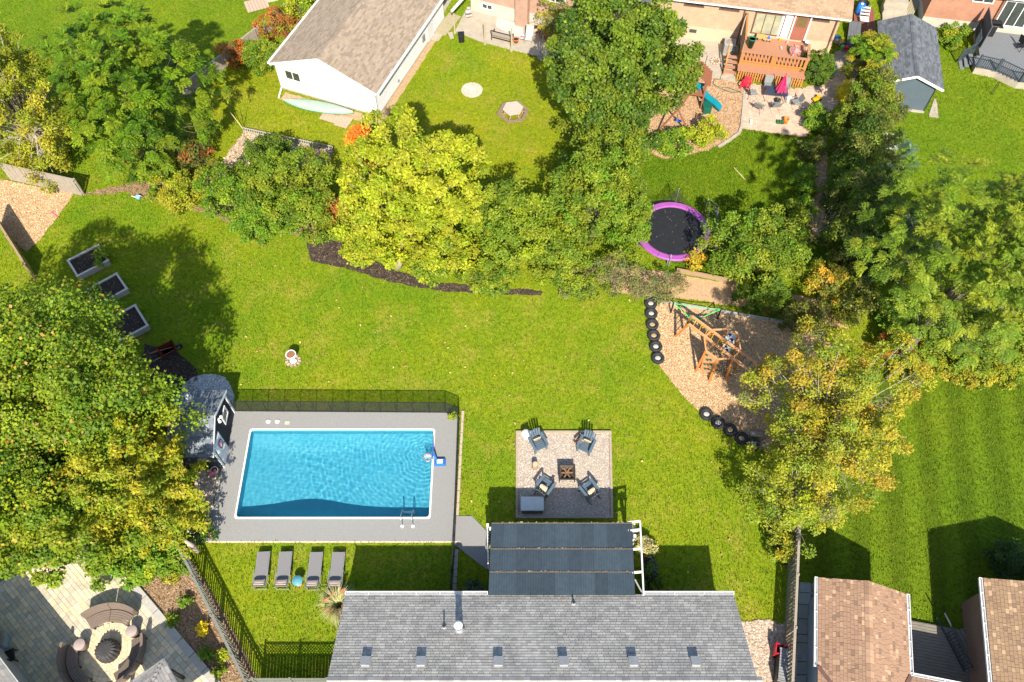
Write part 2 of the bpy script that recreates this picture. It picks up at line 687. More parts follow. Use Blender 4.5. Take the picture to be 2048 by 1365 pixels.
def plant(name, label, cat, px, py, zc, rad, n, leaf, pal, seed=0, style='broad', K=None, group=None, trunk=.16, bark='bark_grey',
          tips=None, lobes=.22, clump=None, wide=.6, bare=0, base=None, shell=.55, trans=.35, part='crown', up=.35, fat=1.0, fill=.3):
    r = np.random.default_rng(seed + 100)
    rr = random.Random(seed)
    C = G(px, py, zc)
    b0 = Vector((C.x, C.y, 0)) if base is None else G(*base)
    t = thing(name, label, cat, b0, 0, group)
    cc = np.array([C.x - b0.x, C.y - b0.y, zc])
    K = K or int(14 + 4.2 * rad[0] * rad[1])
    P, D = crown_points(rad, K, r, up, lobes, shell)
    if fill:
        P2, D2 = crown_points([q_ * .62 for q_ in rad], max(4, int(K * fill)), r, up + .4, lobes, .3)
        P, D = np.concatenate([P, P2]), np.concatenate([D, D2])
    K = len(P)
    # nothing hangs below the ground
    P[:, 2] = np.maximum(P[:, 2], -zc + .25)
    gm = (rad[0] * rad[1] * rad[2]) ** (1 / 3)
    rc = clump or (gm * 1.55 / math.sqrt(K) * 1.25)
    pal = np.array(pal, float)
    ccol = pal[r.integers(0, len(pal), K)] * r.uniform(.8, 1.2, (K, 1))
    per = max(4, n // K)
    if style == 'frond':
        nf = max(3, per // 15)
        fi = np.repeat(np.arange(K), nf)
        m_ = len(fi)
        a = r.uniform(0, 6.283, m_)
        out = norm_rows(D[fi] * 1.1 + np.stack([np.cos(a), np.sin(a), r.uniform(-.3, .5, m_)], 1))
        L_ = rc * r.uniform(1.0, 1.7, m_)
        q = 9
        ts = np.linspace(.12, 1, q)
        rach = P[fi][:, None, :] + out[:, None, :] * (L_[:, None] * ts)[:, :, None]
        rach[:, :, 2] -= (L_[:, None] * ts ** 2 * .35)
        tang = norm_rows(np.gradient(rach, axis=1))
        sid = norm_rows(np.cross(tang, np.array([0, 0, 1.0])))
        pos, ax, ln = [], [], []
        for s_ in (1, -1):
            pos.append(rach.reshape(-1, 3))
            ax.append(norm_rows(sid * s_ + tang * .65 + r.normal(0, .12, sid.shape)).reshape(-1, 3))
            ln.append((leaf * r.uniform(.75, 1.2, (m_, q)) * (1 - .45 * np.abs(ts - .45))[None]).ravel())
        pos, ax, ln = np.concatenate(pos), np.concatenate(ax), np.concatenate(ln)
        nr = norm_rows(np.array([0, 0, 1.0]) + r.normal(0, .25, pos.shape) + np.repeat(np.tile(D[fi], (2, 1)), q, 0) * .4)
        ci = np.tile(np.repeat(fi, q), 2)
        frc = np.tile(np.repeat(r.uniform(.82, 1.18, m_), q), 2)
        col = ccol[ci] * frc[:, None]
        wd = ln * .36 * fat
    else:
        ci = np.repeat(np.arange(K), per)
        m_ = len(ci)
        dd = norm_rows(r.normal(size=(m_, 3)) + D[ci] * .7 + np.array([0, 0, .35]))
        sc = rc * r.uniform(.75, 1.3, K)[ci]
        q = r.random(m_) ** .45
        pos = P[ci] + dd * (sc * q)[:, None] * np.array([1, 1, .8])
        if style == 'spray':       # long outward sprays
            pos = P[ci] + dd * (sc * q)[:, None] * np.array([.55, .55, .5]) + D[ci] * (sc * r.uniform(-.4, 1.5, m_))[:, None]
        nr = norm_rows(dd * .6 + np.array([0, -.22, .6]) + r.normal(0, .42, (m_, 3)))
        ax = norm_rows(np.cross(nr, r.normal(size=(m_, 3))) + dd * .3 - np.array([0, 0, .15]))
        ln = leaf * r.uniform(.65, 1.35, m_)
        wd = ln * wide * r.uniform(.85, 1.15, m_)
        col = ccol[ci].copy()
        if tips is not None:
            tp = (r.random(m_) < .045) & (q > .75)
            tc = np.array(tips, float)
            col[tp] = tc[r.integers(0, len(tc), tp.sum())]
        sw = r.random(m_) < .18
        col[sw] = pal[r.integers(0, len(pal), sw.sum())]
    col = col * r.uniform(.68, 1.32, (len(col), 1)) * FOL
    pos = pos + cc
    pos[:, 2] = np.maximum(pos[:, 2], .03)
    V, F = leaf_quads(pos, ax, nr, ln, wd)
    V[:, 2] = np.maximum(V[:, 2], .02)
    np_mesh(part, V, F, np.repeat(col, 2, 0), leaf_mat('leaf', trans), t)
    # trunk, limbs and twigs
    if trunk:
        bm_ = mat(bark, *BARK[bark], rough=.9, scale=9, bump=.4)
        tb = MB()
        top = Vector(cc) + Vector((0, 0, -rad[2] * (.35 if style == 'frond' else .1)))
        pts = [Vector((0, 0, -.05)).lerp(top, k / 5) + Vector((rr.uniform(-1, 1), rr.uniform(-1, 1), 0)) * trunk * (.6 if 0 < k < 5 else 0) for k in range(6)]
        tb.tube(pts, [trunk * (1.25 - k * .2) for k in range(6)], 8)
        tr = tb.obj('trunk', bm_, t, smooth=True)
        lb = MB()
        nl = min(K, 34 if not bare else K)
        for i in range(nl):
            e = Vector(P[i]) + Vector(cc)
            k = rr.uniform(.35, .8)
            s0 = Vector((0, 0, 0)).lerp(top, k)
            mid = s0.lerp(e, .5) + Vector((0, 0, rad[2] * .06))
            r0 = trunk * (.14 if not bare else .2)
            lb.tube([s0, mid, e], [r0, r0 * .6, r0 * .25], 5, cap=False)
            for q_ in range(bare):
                dv = Vector(D[i]) * rr.uniform(.3, 1.0) + Vector((rr.uniform(-1, 1), rr.uniform(-1, 1), rr.uniform(-.2, .9)))
                dv.normalize()
                s1 = mid.lerp(e, rr.uniform(.2, 1))
                l_ = rc * rr.uniform(.6, 1.35)
                e2 = s1 + dv * l_
                s2 = s1.lerp(e2, .5) + Vector((rr.uniform(-1, 1), rr.uniform(-1, 1), rr.uniform(-1, 1))) * l_ * .1
                lb.tube([s1, s2, e2], [r0 * .32, r0 * .22, r0 * .1], 4, cap=False)
        lb.obj('branches', bm_, t)
    return t


BARK = {'bark_grey': ((.17, .14, .11), (.09, .07, .055)), 'bark_pale': ((.42, .37, .30), (.27, .23, .18)),
        'bark_brown': ((.14, .09, .055), (.07, .045, .03))}

# leaf colours (real foliage reflectances, SHADE excepted)
LIME = [(0.2, 0.235, 0.01), (0.245, 0.26, 0.012), (0.16, 0.205, 0.008), (0.23, 0.235, 0.015)]
YEL = [(.20, .20, .012), (.24, .21, .015), (.16, .18, .01), (.13, .16, .01)]
MID = [(0.1, 0.15, 0.009), (0.13, 0.17, 0.01), (0.075, 0.125, 0.008), (0.15, 0.18, 0.011)]
DARK = [(0.055, 0.1, 0.008), (0.075, 0.12, 0.009), (0.04, 0.08, 0.007), (0.1, 0.14, 0.01)]
FRESH = [(0.085, 0.16, 0.009), (0.105, 0.175, 0.01), (0.065, 0.135, 0.008), (0.13, 0.185, 0.011)]
MAPLE = [(0.115, 0.17, 0.008), (0.145, 0.185, 0.009), (0.08, 0.135, 0.007), (0.16, 0.19, 0.009), (0.06, 0.11, 0.006), (0.1, 0.16, 0.008)]
CEDAR = [(0.165, 0.19, 0.009), (0.205, 0.205, 0.01), (0.125, 0.16, 0.008), (0.225, 0.205, 0.012)]
PALE = [(0.11, 0.165, 0.013), (0.145, 0.19, 0.016), (0.085, 0.14, 0.011), (0.16, 0.19, 0.013)]
AUT = [(.235, .205, .014), (.26, .215, .016), (.20, .20, .013), (.165, .185, .013), (.27, .19, .02)]
ORANGE = [(.42, .13, .012), (.5, .19, .015), (.36, .10, .012), (.45, .24, .02)]
RUST = [(.24, .075, .02), (.30, .10, .02), (.18, .06, .018), (.20, .11, .02)]
OLIVE = [(.075, .09, .015), (.095, .11, .018), (.06, .075, .012), (.11, .115, .018)]
GREYG = [(.12, .13, .045), (.15, .15, .05), (.10, .12, .035), (.17, .14, .05)]
BLUEG = [(.07, .12, .07), (.09, .14, .085), (.06, .10, .06)]
DEEP = [(0.075, 0.135, 0.006), (0.1, 0.155, 0.007), (0.05, 0.105, 0.005), (0.12, 0.165, 0.008)]
SHADE = [(.035, .075, .014), (.045, .085, .018), (.03, .06, .012)]  # greens darkened: shadow over the undergrowth put into the leaf colour


# ------------------------------------------------------------------ ground
def px_poly(pxs):
    return [tuple(G(*p)[:2]) for p in pxs]


LAWN = lawn_mat('lawn_main', (.098, .182, .005), (.205, .235, .007), (.32, .25, .045), dry_amt=.7)
LAWN_B = lawn_mat('lawn_back', (.12, .19, .005), (.235, .235, .007), (.32, .24, .05), dry_amt=.7)
LAWN_G = lawn_mat('lawn_green', (.08, .155, .004), (.15, .20, .005), (.21, .19, .02), dry_amt=.4)
LAWN_S = lawn_mat('lawn_striped', (.07, .125, .004), (.105, .15, .005), (.18, .18, .015), stripe=.17, stripe_ang=math.radians(100 - 90), dry_amt=.2)
LAWN_T = lawn_mat('lawn_tufts', (.105, .19, .005), (.20, .24, .007), (.27, .21, .035), dry_amt=.35, tint=True)

LAWN_TG = lawn_mat('lawn_tufts_green', (.075, .145, .004), (.12, .18, .005), (.18, .18, .02), dry_amt=.25, tint=True)
PX0, PX1, PY0, PY1 = -14.03, -4.22, 14.87, 19.74      # inner edge of the pool
mb = MB()
B_ = 400
for x0, x1, y0, y1 in ((-B_, PX0, -B_, B_), (PX1, B_, -B_, B_), (PX0, PX1, -B_, PY0), (PX0, PX1, PY1, B_)):
    mb.add([(x0, y0, 0), (x1, y0, 0), (x1, y1, 0), (x0, y1, 0)], [(0, 1, 2, 3)])
struct(mb.obj('ground', LAWN))

LAWNS, LAWNPOLY = [], {}


def lawn(name, pxs, m, z=.004):
    LAWNS.append(name)
    o, p = sheet(name, pxs, .001 + .0015 * len(LAWNS), m)
    LAWNPOLY[name] = p
    return p


lawn('neighbour_lawn', [(1592, 1365), (1592, 1050), (1620, 900), (1700, 760), (2300, 740), (2300, 1500), (1592, 1500)], LAWN_S)
lawn('trampoline_lawn', [(1270, 480), (1270, 270), (1440, 230), (1640, 230), (1660, 520), (1400, 560)], LAWN_G)
lawn('fire_ring_lawn', [(700, 420), (740, 235), (760, 215), (870, 60), (1130, 130), (1290, 300), (1270, 480)], LAWN_B)
lawn('garage_lawn', [(300, 420), (390, 190), (500, 90), (560, 150), (757, 235), (700, 420)], LAWN_B)
lawn('shed_lawn', [(1680, 560), (1740, 140), (1900, 40), (2200, 60), (2300, 560)], LAWN_G)
lawn('corner_lawn', [(-400, -30), (660, -30), (540, 70), (380, 200), (300, 300), (-400, 330)], LAWN_G)

# soil, chips, stones ------------------------------------------------
CHIP = mat('wood_chips', (.52, .34, .20), (.36, .22, .12), scale=6, bump=.8, bscale=30)
CHIP_T = mat('chip_piece', (1, 1, 1), (.8, .8, .8), scale=5, tint=True)
SOIL = mat('soil', (.32, .205, .115), (.20, .13, .07), scale=4, bump=.8, bscale=18)
MULCH = mat('dark_mulch', (.055, .04, .03), (.03, .022, .018), scale=5, bump=.8, bscale=25)
STONE_T = mat('stone_piece', (1, 1, 1), (.82, .82, .82), scale=12, tint=True, rough=.8)
LEAFLET = mat('dry_leaf', (1, 1, 1), (.7, .7, .7), scale=20, tint=True, rough=.7)

NOGRASS = []
CHIPC = [(.60, .42, .24), (.48, .31, .16), (.68, .50, .31), (.42, .23, .10), (.60, .44, .25)]
chip_px = [(1291, 603), (1330, 602), (1440, 618), (1600, 650), (1680, 700), (1700, 800), (1640, 900), (1540, 905), (1495, 893), (1462, 872),
           (1430, 848), (1402, 828), (1370, 795), (1340, 760), (1318, 728), (1306, 690), (1297, 650)]
o, p = sheet('play_area_ground', chip_px, .02, CHIP, wob=.04)
NOGRASS.append(p)
scatter('wood_chip_litter', p, 42000, .085, CHIP_T, CHIPC, z=.02, shape='chip', seed=2)
o, p = sheet('corner_chip_ground', [(14, 362), (150, 388), (118, 430), (76, 484), (52, 505), (-30, 420), (-30, 362)], .02, CHIP, wob=.05)
NOGRASS.append(p)
scatter('corner_chip_litter', p, 9000, .085, CHIP_T, CHIPC, z=.02, shape='chip', seed=3)
for i, (nm, pp, nn) in enumerate((('tree_mulch_bed', [(612, 487), (648, 478), (700, 490), (770, 535), (870, 565), (1085, 583), (1080, 592), (980, 588), (880, 582), (790, 566), (700, 540), (622, 522)], 4000),
                                  ('shed_mulch_bed', [(290, 690), (350, 700), (395, 740), (400, 790), (330, 800), (280, 740)], 1500),
                                  ('fence_mulch_bed', [(1525, 1030), (1560, 1010), (1590, 1080), (1588, 1130), (1566, 1132), (1540, 1095)], 1500),
                                  ('porch_plant_bed', [(1285, 1090), (1310, 1090), (1316, 1188), (1285, 1188)], 700))):
    o, p = sheet(nm, pp, .015, MULCH, wob=.06, seed=i)
    NOGRASS.append(p)
    scatter(nm + '_litter', p, nn, .11, CHIP_T, [(.07, .05, .04), (.04, .03, .025), (.10, .07, .05), (.16, .11, .07)], z=.015, shape='chip', seed=20 + i)
o, p = sheet('garden_bed_soil', [(268, 1168), (330, 1120), (360, 1085), (425, 1185), (520, 1365), (425, 1365), (330, 1235)], .015, SOIL, wob=.05)
NOGRASS.append(p)
scatter('garden_bed_litter', p, 4500, .10, CHIP_T, [(.34, .22, .13), (.24, .155, .085), (.42, .29, .18), (.18, .12, .07)], z=.015, shape='chip', seed=31)
o, p = sheet('hedge_bed_soil', [(150, 392), (250, 385), (420, 430), (470, 450), (640, 480), (640, 440), (420, 350), (240, 370)], .012, SOIL, wob=.08)
scatter('hedge_bed_litter', p, 4000, .11, CHIP_T, [(.2, .13, .07), (.12, .09, .04), (.28, .2, .1)], z=.012, shape='chip', seed=32)
NOGRASS.append(p)
o, p = sheet('playset_chip_ground', [(1296, 262), (1310, 200), (1345, 150), (1400, 150), (1490, 165), (1484, 262), (1470, 272), (1420, 300), (1330, 320), (1290, 300)], .02, CHIP, wob=.06)
NOGRASS.append(p)
scatter('playset_chip_litter', p, 12000, .09, CHIP_T, [(.42, .27, .15), (.33, .2, .11), (.52, .36, .22), (.24, .14, .08)], z=.02, shape='chip', seed=33)
o, p = sheet('hedge_gap_ground', [(1632, 300), (1645, 270), (1655, 300), (1652, 420), (1635, 470), (1620, 460)], .02, CHIP, wob=.06)
NOGRASS.append(p)
scatter('hedge_gap_litter', p, 1600, .12, CHIP_T, CHIPC, z=.02, shape='chip', seed=34)
o, p = sheet('play_border_soil', [(1230, 535), (1300, 540), (1480, 570), (1640, 600), (1700, 660), (1560, 630), (1400, 600), (1290, 592), (1220, 585)], .012, CHIP, wob=.08)
NOGRASS.append(p)
# river stones by the house, pale gravel round the pool shed
o, p = sheet('river_stone_ground', [(1478, 1246), (1520, 1240), (1560, 1246), (1580, 1246), (1578, 1420), (1478, 1420)], .02, mat('stone_bed', (.4, .3, .22), (.25, .2, .15), scale=8), wob=.08)
NOGRASS.append(p)
scatter('river_stones', p, 4200, .12, STONE_T, [(.5, .38, .29), (.42, .31, .23), (.58, .48, .4), (.33, .27, .22), (.47, .35, .25)], z=.02, seed=41)
o, p = sheet('shed_gravel_ground', [(352, 800), (366, 770), (392, 752), (420, 747), (450, 757), (466, 778), (468, 822), (440, 830), (352, 830)], .012, mat('white_bed', (.5, .5, .48), (.3, .3, .28), scale=8), wob=.08)
NOGRASS.append(p)
scatter('shed_gravel', p, 4200, .085, STONE_T, [(.62, .62, .61), (.5, .5, .49), (.7, .7, .69), (.36, .37, .36)], z=.012, seed=42)
o, p = sheet('pool_side_gravel_ground', [(395, 945), (440, 935), (418, 1050), (405, 1085), (360, 1085)], .012, mat('tan_bed', (.42, .34, .26), (.28, .22, .16), scale=8), wob=.05)
NOGRASS.append(p)
scatter('pool_side_gravel', p, 2600, .07, STONE_T, [(.55, .45, .36), (.45, .36, .28), (.62, .54, .45), (.36, .3, .24)], z=.012, seed=43)
o, p = sheet('garage_border_soil', [(572, 186), (757, 236), (872, 58), (885, 62), (800, 195), (770, 244), (745, 250), (560, 200)], .012, mat('sandy_soil', (.46, .32, .2), (.3, .2, .1), scale=5, bump=.6), wob=.05)
NOGRASS.append(p)
o, p = sheet('compost_bed_soil', [(420, 355), (488, 264), (668, 302), (652, 335), (560, 330), (470, 330), (440, 362)], .012, mat('pale_soil', (.5, .38, .27), (.32, .23, .14), scale=5, bump=.6), wob=.05)
NOGRASS.append(p)
scatter('compost_bed_litter', p, 2500, .13, CHIP_T, [(.55, .42, .3), (.4, .28, .18), (.65, .52, .4), (.2, .15, .1)], z=.012, shape='chip', seed=44)

# ------------------------------------------------------------------ pool
CONC = mat('pool_deck', (.27, .27, .265), (.20, .20, .195), rough=.9, scale=24, bump=.35, bscale=70, detail=3)
tl, tr_, br, bl = G(468, 824), G(918, 824), G(905, 1083), G(411, 1083)
mb = MB()
outer = [(tl.x, tl.y), (tr_.x, tr_.y), (br.x, br.y), (bl.x, bl.y)]
inn = [(PX0, PY1), (PX1, PY1), (PX1, PY0), (PX0, PY0)]
zt = .05
P = [(x, y, zt) for x, y in outer] + [(x, y, zt) for x, y in inn] + [(x, y, -.1) for x, y in outer]
mb.add(P, [(0, 4, 5, 1), (1, 5, 6, 2), (2, 6, 7, 3), (3, 7, 4, 0), (0, 1, 9, 8), (1, 2, 10, 9), (2, 3, 11, 10), (3, 0, 8, 11)])
struct(mb.obj('pool_deck', CONC))
NOGRASS.append(outer)
o, p = sheet('deck_path', [(911, 1033), (944, 1033), (979, 1069), (979, 1142), (968, 1136), (904, 1086)], .045, CONC, thick=.1)
NOGRASS.append(p)
EDGE = mat('deck_edge', (.62, .5, .4), (.5, .4, .3), scale=10)
mb = MB()
mb.bar((bl.x, bl.y - .04, .02), (br.x + .4, br.y - .04, .02), .07, .06)
tag(mb.obj('deck_edging', EDGE), 'pale thin edging strip along the lower side of the pool deck', 'edging')
# the basin
LINER = mat('pool_liner', (.12, .43, .53), (.085, .38, .50), rough=.6, scale=1.2)
pool = thing('swimming_pool', 'rectangular in-ground swimming pool with blue water and white coping', 'pool', (PX0, PY0, 0))
W_, D_ = PX1 - PX0, PY1 - PY0
NX, NY = 48, 24


def depth(u, v):
    s = min(1, max(0, (v) / .8)) * min(1, max(0, (D_ - v) / .8))
    deep = math.exp(-((u - W_ * .36) / 2.1) ** 2)
    return -(.56 + .2 * s + .55 * s * deep)


mb = MB()
Pp = [(W_ * i / NX, D_ * j / NY, depth(W_ * i / NX, D_ * j / NY)) for j in range(NY + 1) for i in range(NX + 1)]
mb.add(Pp, [(j * (NX + 1) + i, j * (NX + 1) + i + 1, (j + 1) * (NX + 1) + i + 1, (j + 1) * (NX + 1) + i) for j in range(NY) for i in range(NX)])
mb.obj('floor', LINER, pool, smooth=True)
mb = MB()
ring = [(0, 0), (W_, 0), (W_, D_), (0, D_)]
mb.add([(x, y, -1.3) for x, y in ring] + [(x, y, .06) for x, y in ring], [(1, 0, 4, 5), (2, 1, 5, 6), (3, 2, 6, 7), (0, 3, 7, 4)])
mb.obj('liner_wall', LINER, pool)
# coping as a rounded white frame
WHITE = mat('white_plastic', (.78, .77, .74), (.70, .69, .66), rough=.5, scale=5)
mb = MB()
rr_ = .14
loop = []
for cx, cy, a0 in ((rr_, rr_, 180), (W_ - rr_, rr_, 270), (W_ - rr_, D_ - rr_, 0), (rr_, D_ - rr_, 90)):
    for k in range(5):
        a = math.radians(a0 + k * 22.5)
        loop.append((cx + rr_ * math.cos(a), cy + rr_ * math.sin(a)))
n_ = len(loop)
P, F = [], []
for (x, y) in loop:
    dx, dy = x - W_ / 2, y - D_ / 2
    k = 1 + .1 / max(1e-3, 1)
    ox = x + (.085 if x > W_ / 2 else -.085)
    oy = y + (.085 if y > D_ / 2 else -.085)
    ox = x + (-.085 if x < .3 else .085 if x > W_ - .3 else 0)
    oy = y + (-.085 if y < .3 else .085 if y > D_ - .3 else 0)
    P += [(x, y, .03), (x, y, .08), (ox, oy, .08), (ox, oy, .03)]
for i in range(n_):
    j = (i + 1) % n_
    for a, b in ((0, 1), (1, 2), (2, 3), (3, 0)):
        F.append((i * 4 + a, i * 4 + b, j * 4 + b, j * 4 + a))
mb.add(P, F)
# small corner fillets so the corners read rounded
for cx, cy, sx, sy in ((0, 0, 1, 1), (W_, 0, -1, 1), (W_, D_, -1, -1), (0, D_, 1, -1)):
    arc = [(cx + sx * (rr_ - rr_ * math.cos(math.radians(a))), cy + sy * (rr_ - rr_ * math.sin(math.radians(a)))) for a in (0, 30, 60, 90)]
    mb.prism([(cx, cy)] + arc, .03, .078)
mb.obj('coping', WHITE, pool)
# water with real ripples spreading from the jet by the hoop
wm = bpy.data.materials.new('water')
wm.use_nodes = True
N, L = wm.node_tree.nodes, wm.node_tree.links
pb = N['Principled BSDF']
N.remove(pb)
gl = N.new('ShaderNodeBsdfGlass')
gl.inputs['IOR'].default_value = 1.33
gl.inputs['Roughness'].default_value = 0.0
gl.inputs['Color'].default_value = (.80, .97, 1.0, 1)
L.new(gl.outputs[0], N['Material Output'].inputs['Surface'])
nx, ny = 420, 210
xs = np.linspace(.002, W_ - .002, nx + 1)
ys = np.linspace(.002, D_ - .002, ny + 1)
X, Y = np.meshgrid(xs, ys)
hx, hy = W_ - .25, 3.25
rd = np.hypot(X - hx, Y - hy)
wr = np.random.default_rng(5)
Z = .0018 * np.sin(rd * 2 * math.pi / .24 + 1.6 * np.sin(np.arctan2(Y - hy, X - hx) * 9 + rd) + 1.2 * np.sin(2.3 * Y + 1.1 * X) + .9 * np.sin(3.7 * X - 1.3 * Y)) * np.exp(-rd / 3.4) * np.clip(rd / 1.2, .1, 1)
for k in range(46):
    a = wr.uniform(0, 6.283)
    wl = wr.uniform(.18, .6)
    kx, ky = math.cos(a) * 6.283 / wl, math.sin(a) * 6.283 / wl
    amp = .00036 * (wl / .4)
    Z += amp * np.sin(kx * X + ky * Y + wr.uniform(0, 6.28) + .6 * np.sin(X * wr.uniform(.5, 1.5) + Y * wr.uniform(.5, 1.5))) * (.55 + .6 * X / W_)
V = np.stack([X, Y, Z - .07], 2).reshape(-1, 3)
I = np.arange((nx + 1) * (ny + 1)).reshape(ny + 1, nx + 1)
F = np.stack([I[:-1, :-1], I[:-1, 1:], I[1:, 1:], I[1:, :-1]], 2).reshape(-1, 4)
water = np_mesh('water', V, F, np.ones((len(F), 3)), wm, pool, k=4)
water.data.polygons.foreach_set('use_smooth', [True] * len(F))
water.cycles.is_caustics_caster = True
for ch in pool.children:
    if ch.name.startswith(('floor', 'liner_wall')):
        ch.cycles.is_caustics_receiver = True
sd.cycles.is_caustics_light = True


# ------------------------------------------------------------------ the house in the foreground
SH_GREY = mat('grey_shingle', (.345, .335, .315), (.255, .25, .235), rough=.9, scale=1.6, tint=True, aniso=(1, .3, 1), detail=9)
GREYT = [(1, 1, 1), (.88, .88, .89), (1.12, 1.12, 1.1), (.94, .94, .95), (1.05, 1.05, 1.03), (.8, .8, .82), (1.2, 1.19, 1.16), (.97, .97, .97)]
ROOF_UNDER = mat('roof_under', (.09, .09, .095), scale=5)
GUTTER = mat('white_gutter', (.72, .71, .69), (.62, .61, .6), rough=.45, scale=6)
WALLW = mat('house_siding', (.42, .42, .42), (.36, .36, .37), scale=2)
METAL = mat('galvanised', (.42, .43, .45), (.3, .31, .33), rough=.4, metal=.6, scale=8)
DARKMETAL = mat('dark_metal', (.035, .035, .04), (.02, .02, .024), rough=.5, scale=8)

E0, E1 = G(690, 1190, 2.7), G(1468, 1190, 2.7)
R0, R1 = Vector((E0.x - .05, 6.3, 4.45)), Vector((E1.x + .05, 6.3, 4.45))
hs = thing('grey_roofed_house', 'long house with grey shingle roof and row of roof vents beside the pergola', 'house', (0, 0, 0))
mb = MB()
mb.box(((E0.x + E1.x) / 2, 5.9, 1.25), (E1.x - E0.x - .7, 7.8, 2.5))
mb.obj('wall', WALLW, hs)
mb = MB()
yb = 2 * 6.3 - E0.y
mb.add([(E0.x, E0.y, 2.68), (E1.x, E1.y, 2.68), (R1.x, R1.y, 4.43), (R0.x, R0.y, 4.43), (E0.x, yb, 2.68), (E1.x, yb, 2.68),
        (E0.x, E0.y, 2.5), (E1.x, E1.y, 2.5), (E0.x, yb, 2.5), (E1.x, yb, 2.5)],
       [(0, 3, 2, 1), (3, 4, 5, 2), (6, 8, 4, 3, 0), (1, 2, 5, 9, 7), (0, 1, 7, 6), (4, 8, 9, 5), (6, 7, 9, 8)])
roof = mb.obj('roof', ROOF_UNDER, hs)
shingles(roof, E0, E1, R1, R0, SH_GREY, GREYT, tab=.24, exp_=.135, single=300, near=Vector((0, 8.3, 5)), seed=4, th=.022)
shingles(roof, (E0.x, yb, 2.7), (E1.x, yb, 2.7), R1, R0, SH_GREY, GREYT, seed=5)
rc = MB()
x = R0.x
while x < R1.x:
    w = R.uniform(.26, .32)
    rc.add([(x, 6.3 - .16, 4.4), (x + w - .01, 6.3 - .16, 4.4), (x + w - .01, 6.3, 4.49), (x, 6.3, 4.49), (x, 6.46, 4.4), (x + w - .01, 6.46, 4.4)],
           [(0, 1, 2, 3), (3, 2, 5, 4)], R.choice(GREYT))
    x += w
rc.obj('ridge_cap', SH_GREY, roof)


def gutter(parent, a, b, hang=6, w=.13, h=.11, name='gutter'):
    """open U-shaped gutter with hangers"""
    a, b = Vector(a), Vector(b)
    d_ = (b - a).normalized()
    s_ = Vector((d_.y, -d_.x, 0))
    m_ = MB()
    for off in (0, w):
        m_.bar(a + s_ * off, b + s_ * off, .022, h)
    m_.bar(a + s_ * w / 2 - Vector((0, 0, h / 2)), b + s_ * w / 2 - Vector((0, 0, h / 2)), w + .02, .012)
    n = max(2, int((b - a).length / (hang * .17)))
    for i in range(n + 1):
        p_ = a.lerp(b, i / n)
        m_.bar(p_ + Vector((0, 0, h / 2)), p_ + s_ * w + Vector((0, 0, h / 2)), .03, .015)
    return m_.obj(name, GUTTER, parent)


gutter(hs, (G(975, 1190, 2.7).x, E0.y + .02, 2.66), (E0.x, E0.y + .02, 2.66))
gutter(hs, (E1.x, E0.y + .02, 2.66), (G(1290, 1190, 2.7).x, E0.y + .02, 2.66))
slope = math.atan2(4.45 - 2.7, E0.y - 6.3)


def roof_z(y):
    return 2.7 + (E0.y - y) * math.tan(slope)


VENT = mat('vent_grey', (.30, .31, .33), (.24, .25, .26), rough=.5, scale=9)
proto = None
for i, vx in enumerate((735, 844, 997, 1126, 1264, 1387)):
    c = G(vx, 1330, 3.72)
    v = thing('roof_vent', 'box vent on the grey house roof', 'roof vent', (c.x, c.y, roof_z(c.y)), 0, 'box vents along the grey roof')
    v['label'] = ['square grey roof vent farthest left on the grey house roof', 'second grey roof vent from the left on the grey roof',
                  'third grey roof vent from the left, middle of the grey roof', 'fourth grey roof vent from the left, below the pergola roof',
                  'fifth grey roof vent from the left on the grey roof', 'square grey roof vent farthest right on the grey house roof'][i]
    v.rotation_euler = (-slope, 0, R.uniform(-.03, .03))
    if proto is None:
        q = MB()
        q.box((0, .02, .02), (.46, .5, .016))
        fl = q.mesh('flange', SH_GREY)
        q = MB()
        q.box((0, -.02, .11), (.34, .36, .16), taper=.93)
        hd = q.mesh('hood', VENT)
        q = MB()
        q.box((0, -.03, .2), (.40, .42, .03))
        lp = q.mesh('cap', VENT)
        proto = (fl, hd, lp)
    piece('flange', proto[0], v, (0, 0, 0))
    piece('hood', proto[1], v, (0, 0, 0))
    piece('cap', proto[2], v, (0, 0, 0))
# stove pipe and two plumbing stacks
c = G(919, 1262, 3.35)
v = thing('chimney_pipe', 'white capped round chimney pipe on the grey roof', 'chimney', (c.x, c.y, roof_z(c.y) - .03))
MB().lathe([(.26, 0), (.24, .05), (.17, .12), (.155, .5)], n=16).obj('collar', VENT, v, smooth=True)
MB().lathe([(.14, .4), (.14, .95)], n=16).obj('flue', METAL, v, smooth=True)
MB().lathe([(.19, .95), (.2, 1.0), (.12, 1.08), (.0, 1.1)], n=16).obj('rain_cap', WHITE, v, smooth=True)
for (vx, vy, lb) in ((889, 1258, 'thin dark plumbing stack beside the white chimney pipe'), (1148, 1205, 'thin dark plumbing stack just below the pergola roof')):
    c = G(vx, vy, 3.2)
    v = thing('plumbing_stack', lb, 'vent pipe', (c.x, c.y, roof_z(c.y) - .03), 0, 'plumbing stacks on the grey roof')
    MB().lathe([(.12, .03), (.10, .06), (.05, .16)], n=12).obj('boot', VENT, v, smooth=True)
    MB().lathe([(.042, .1), (.042, .42), (.03, .42), (.03, .3)], n=10).obj('pipe', DARKMETAL, v, smooth=True)

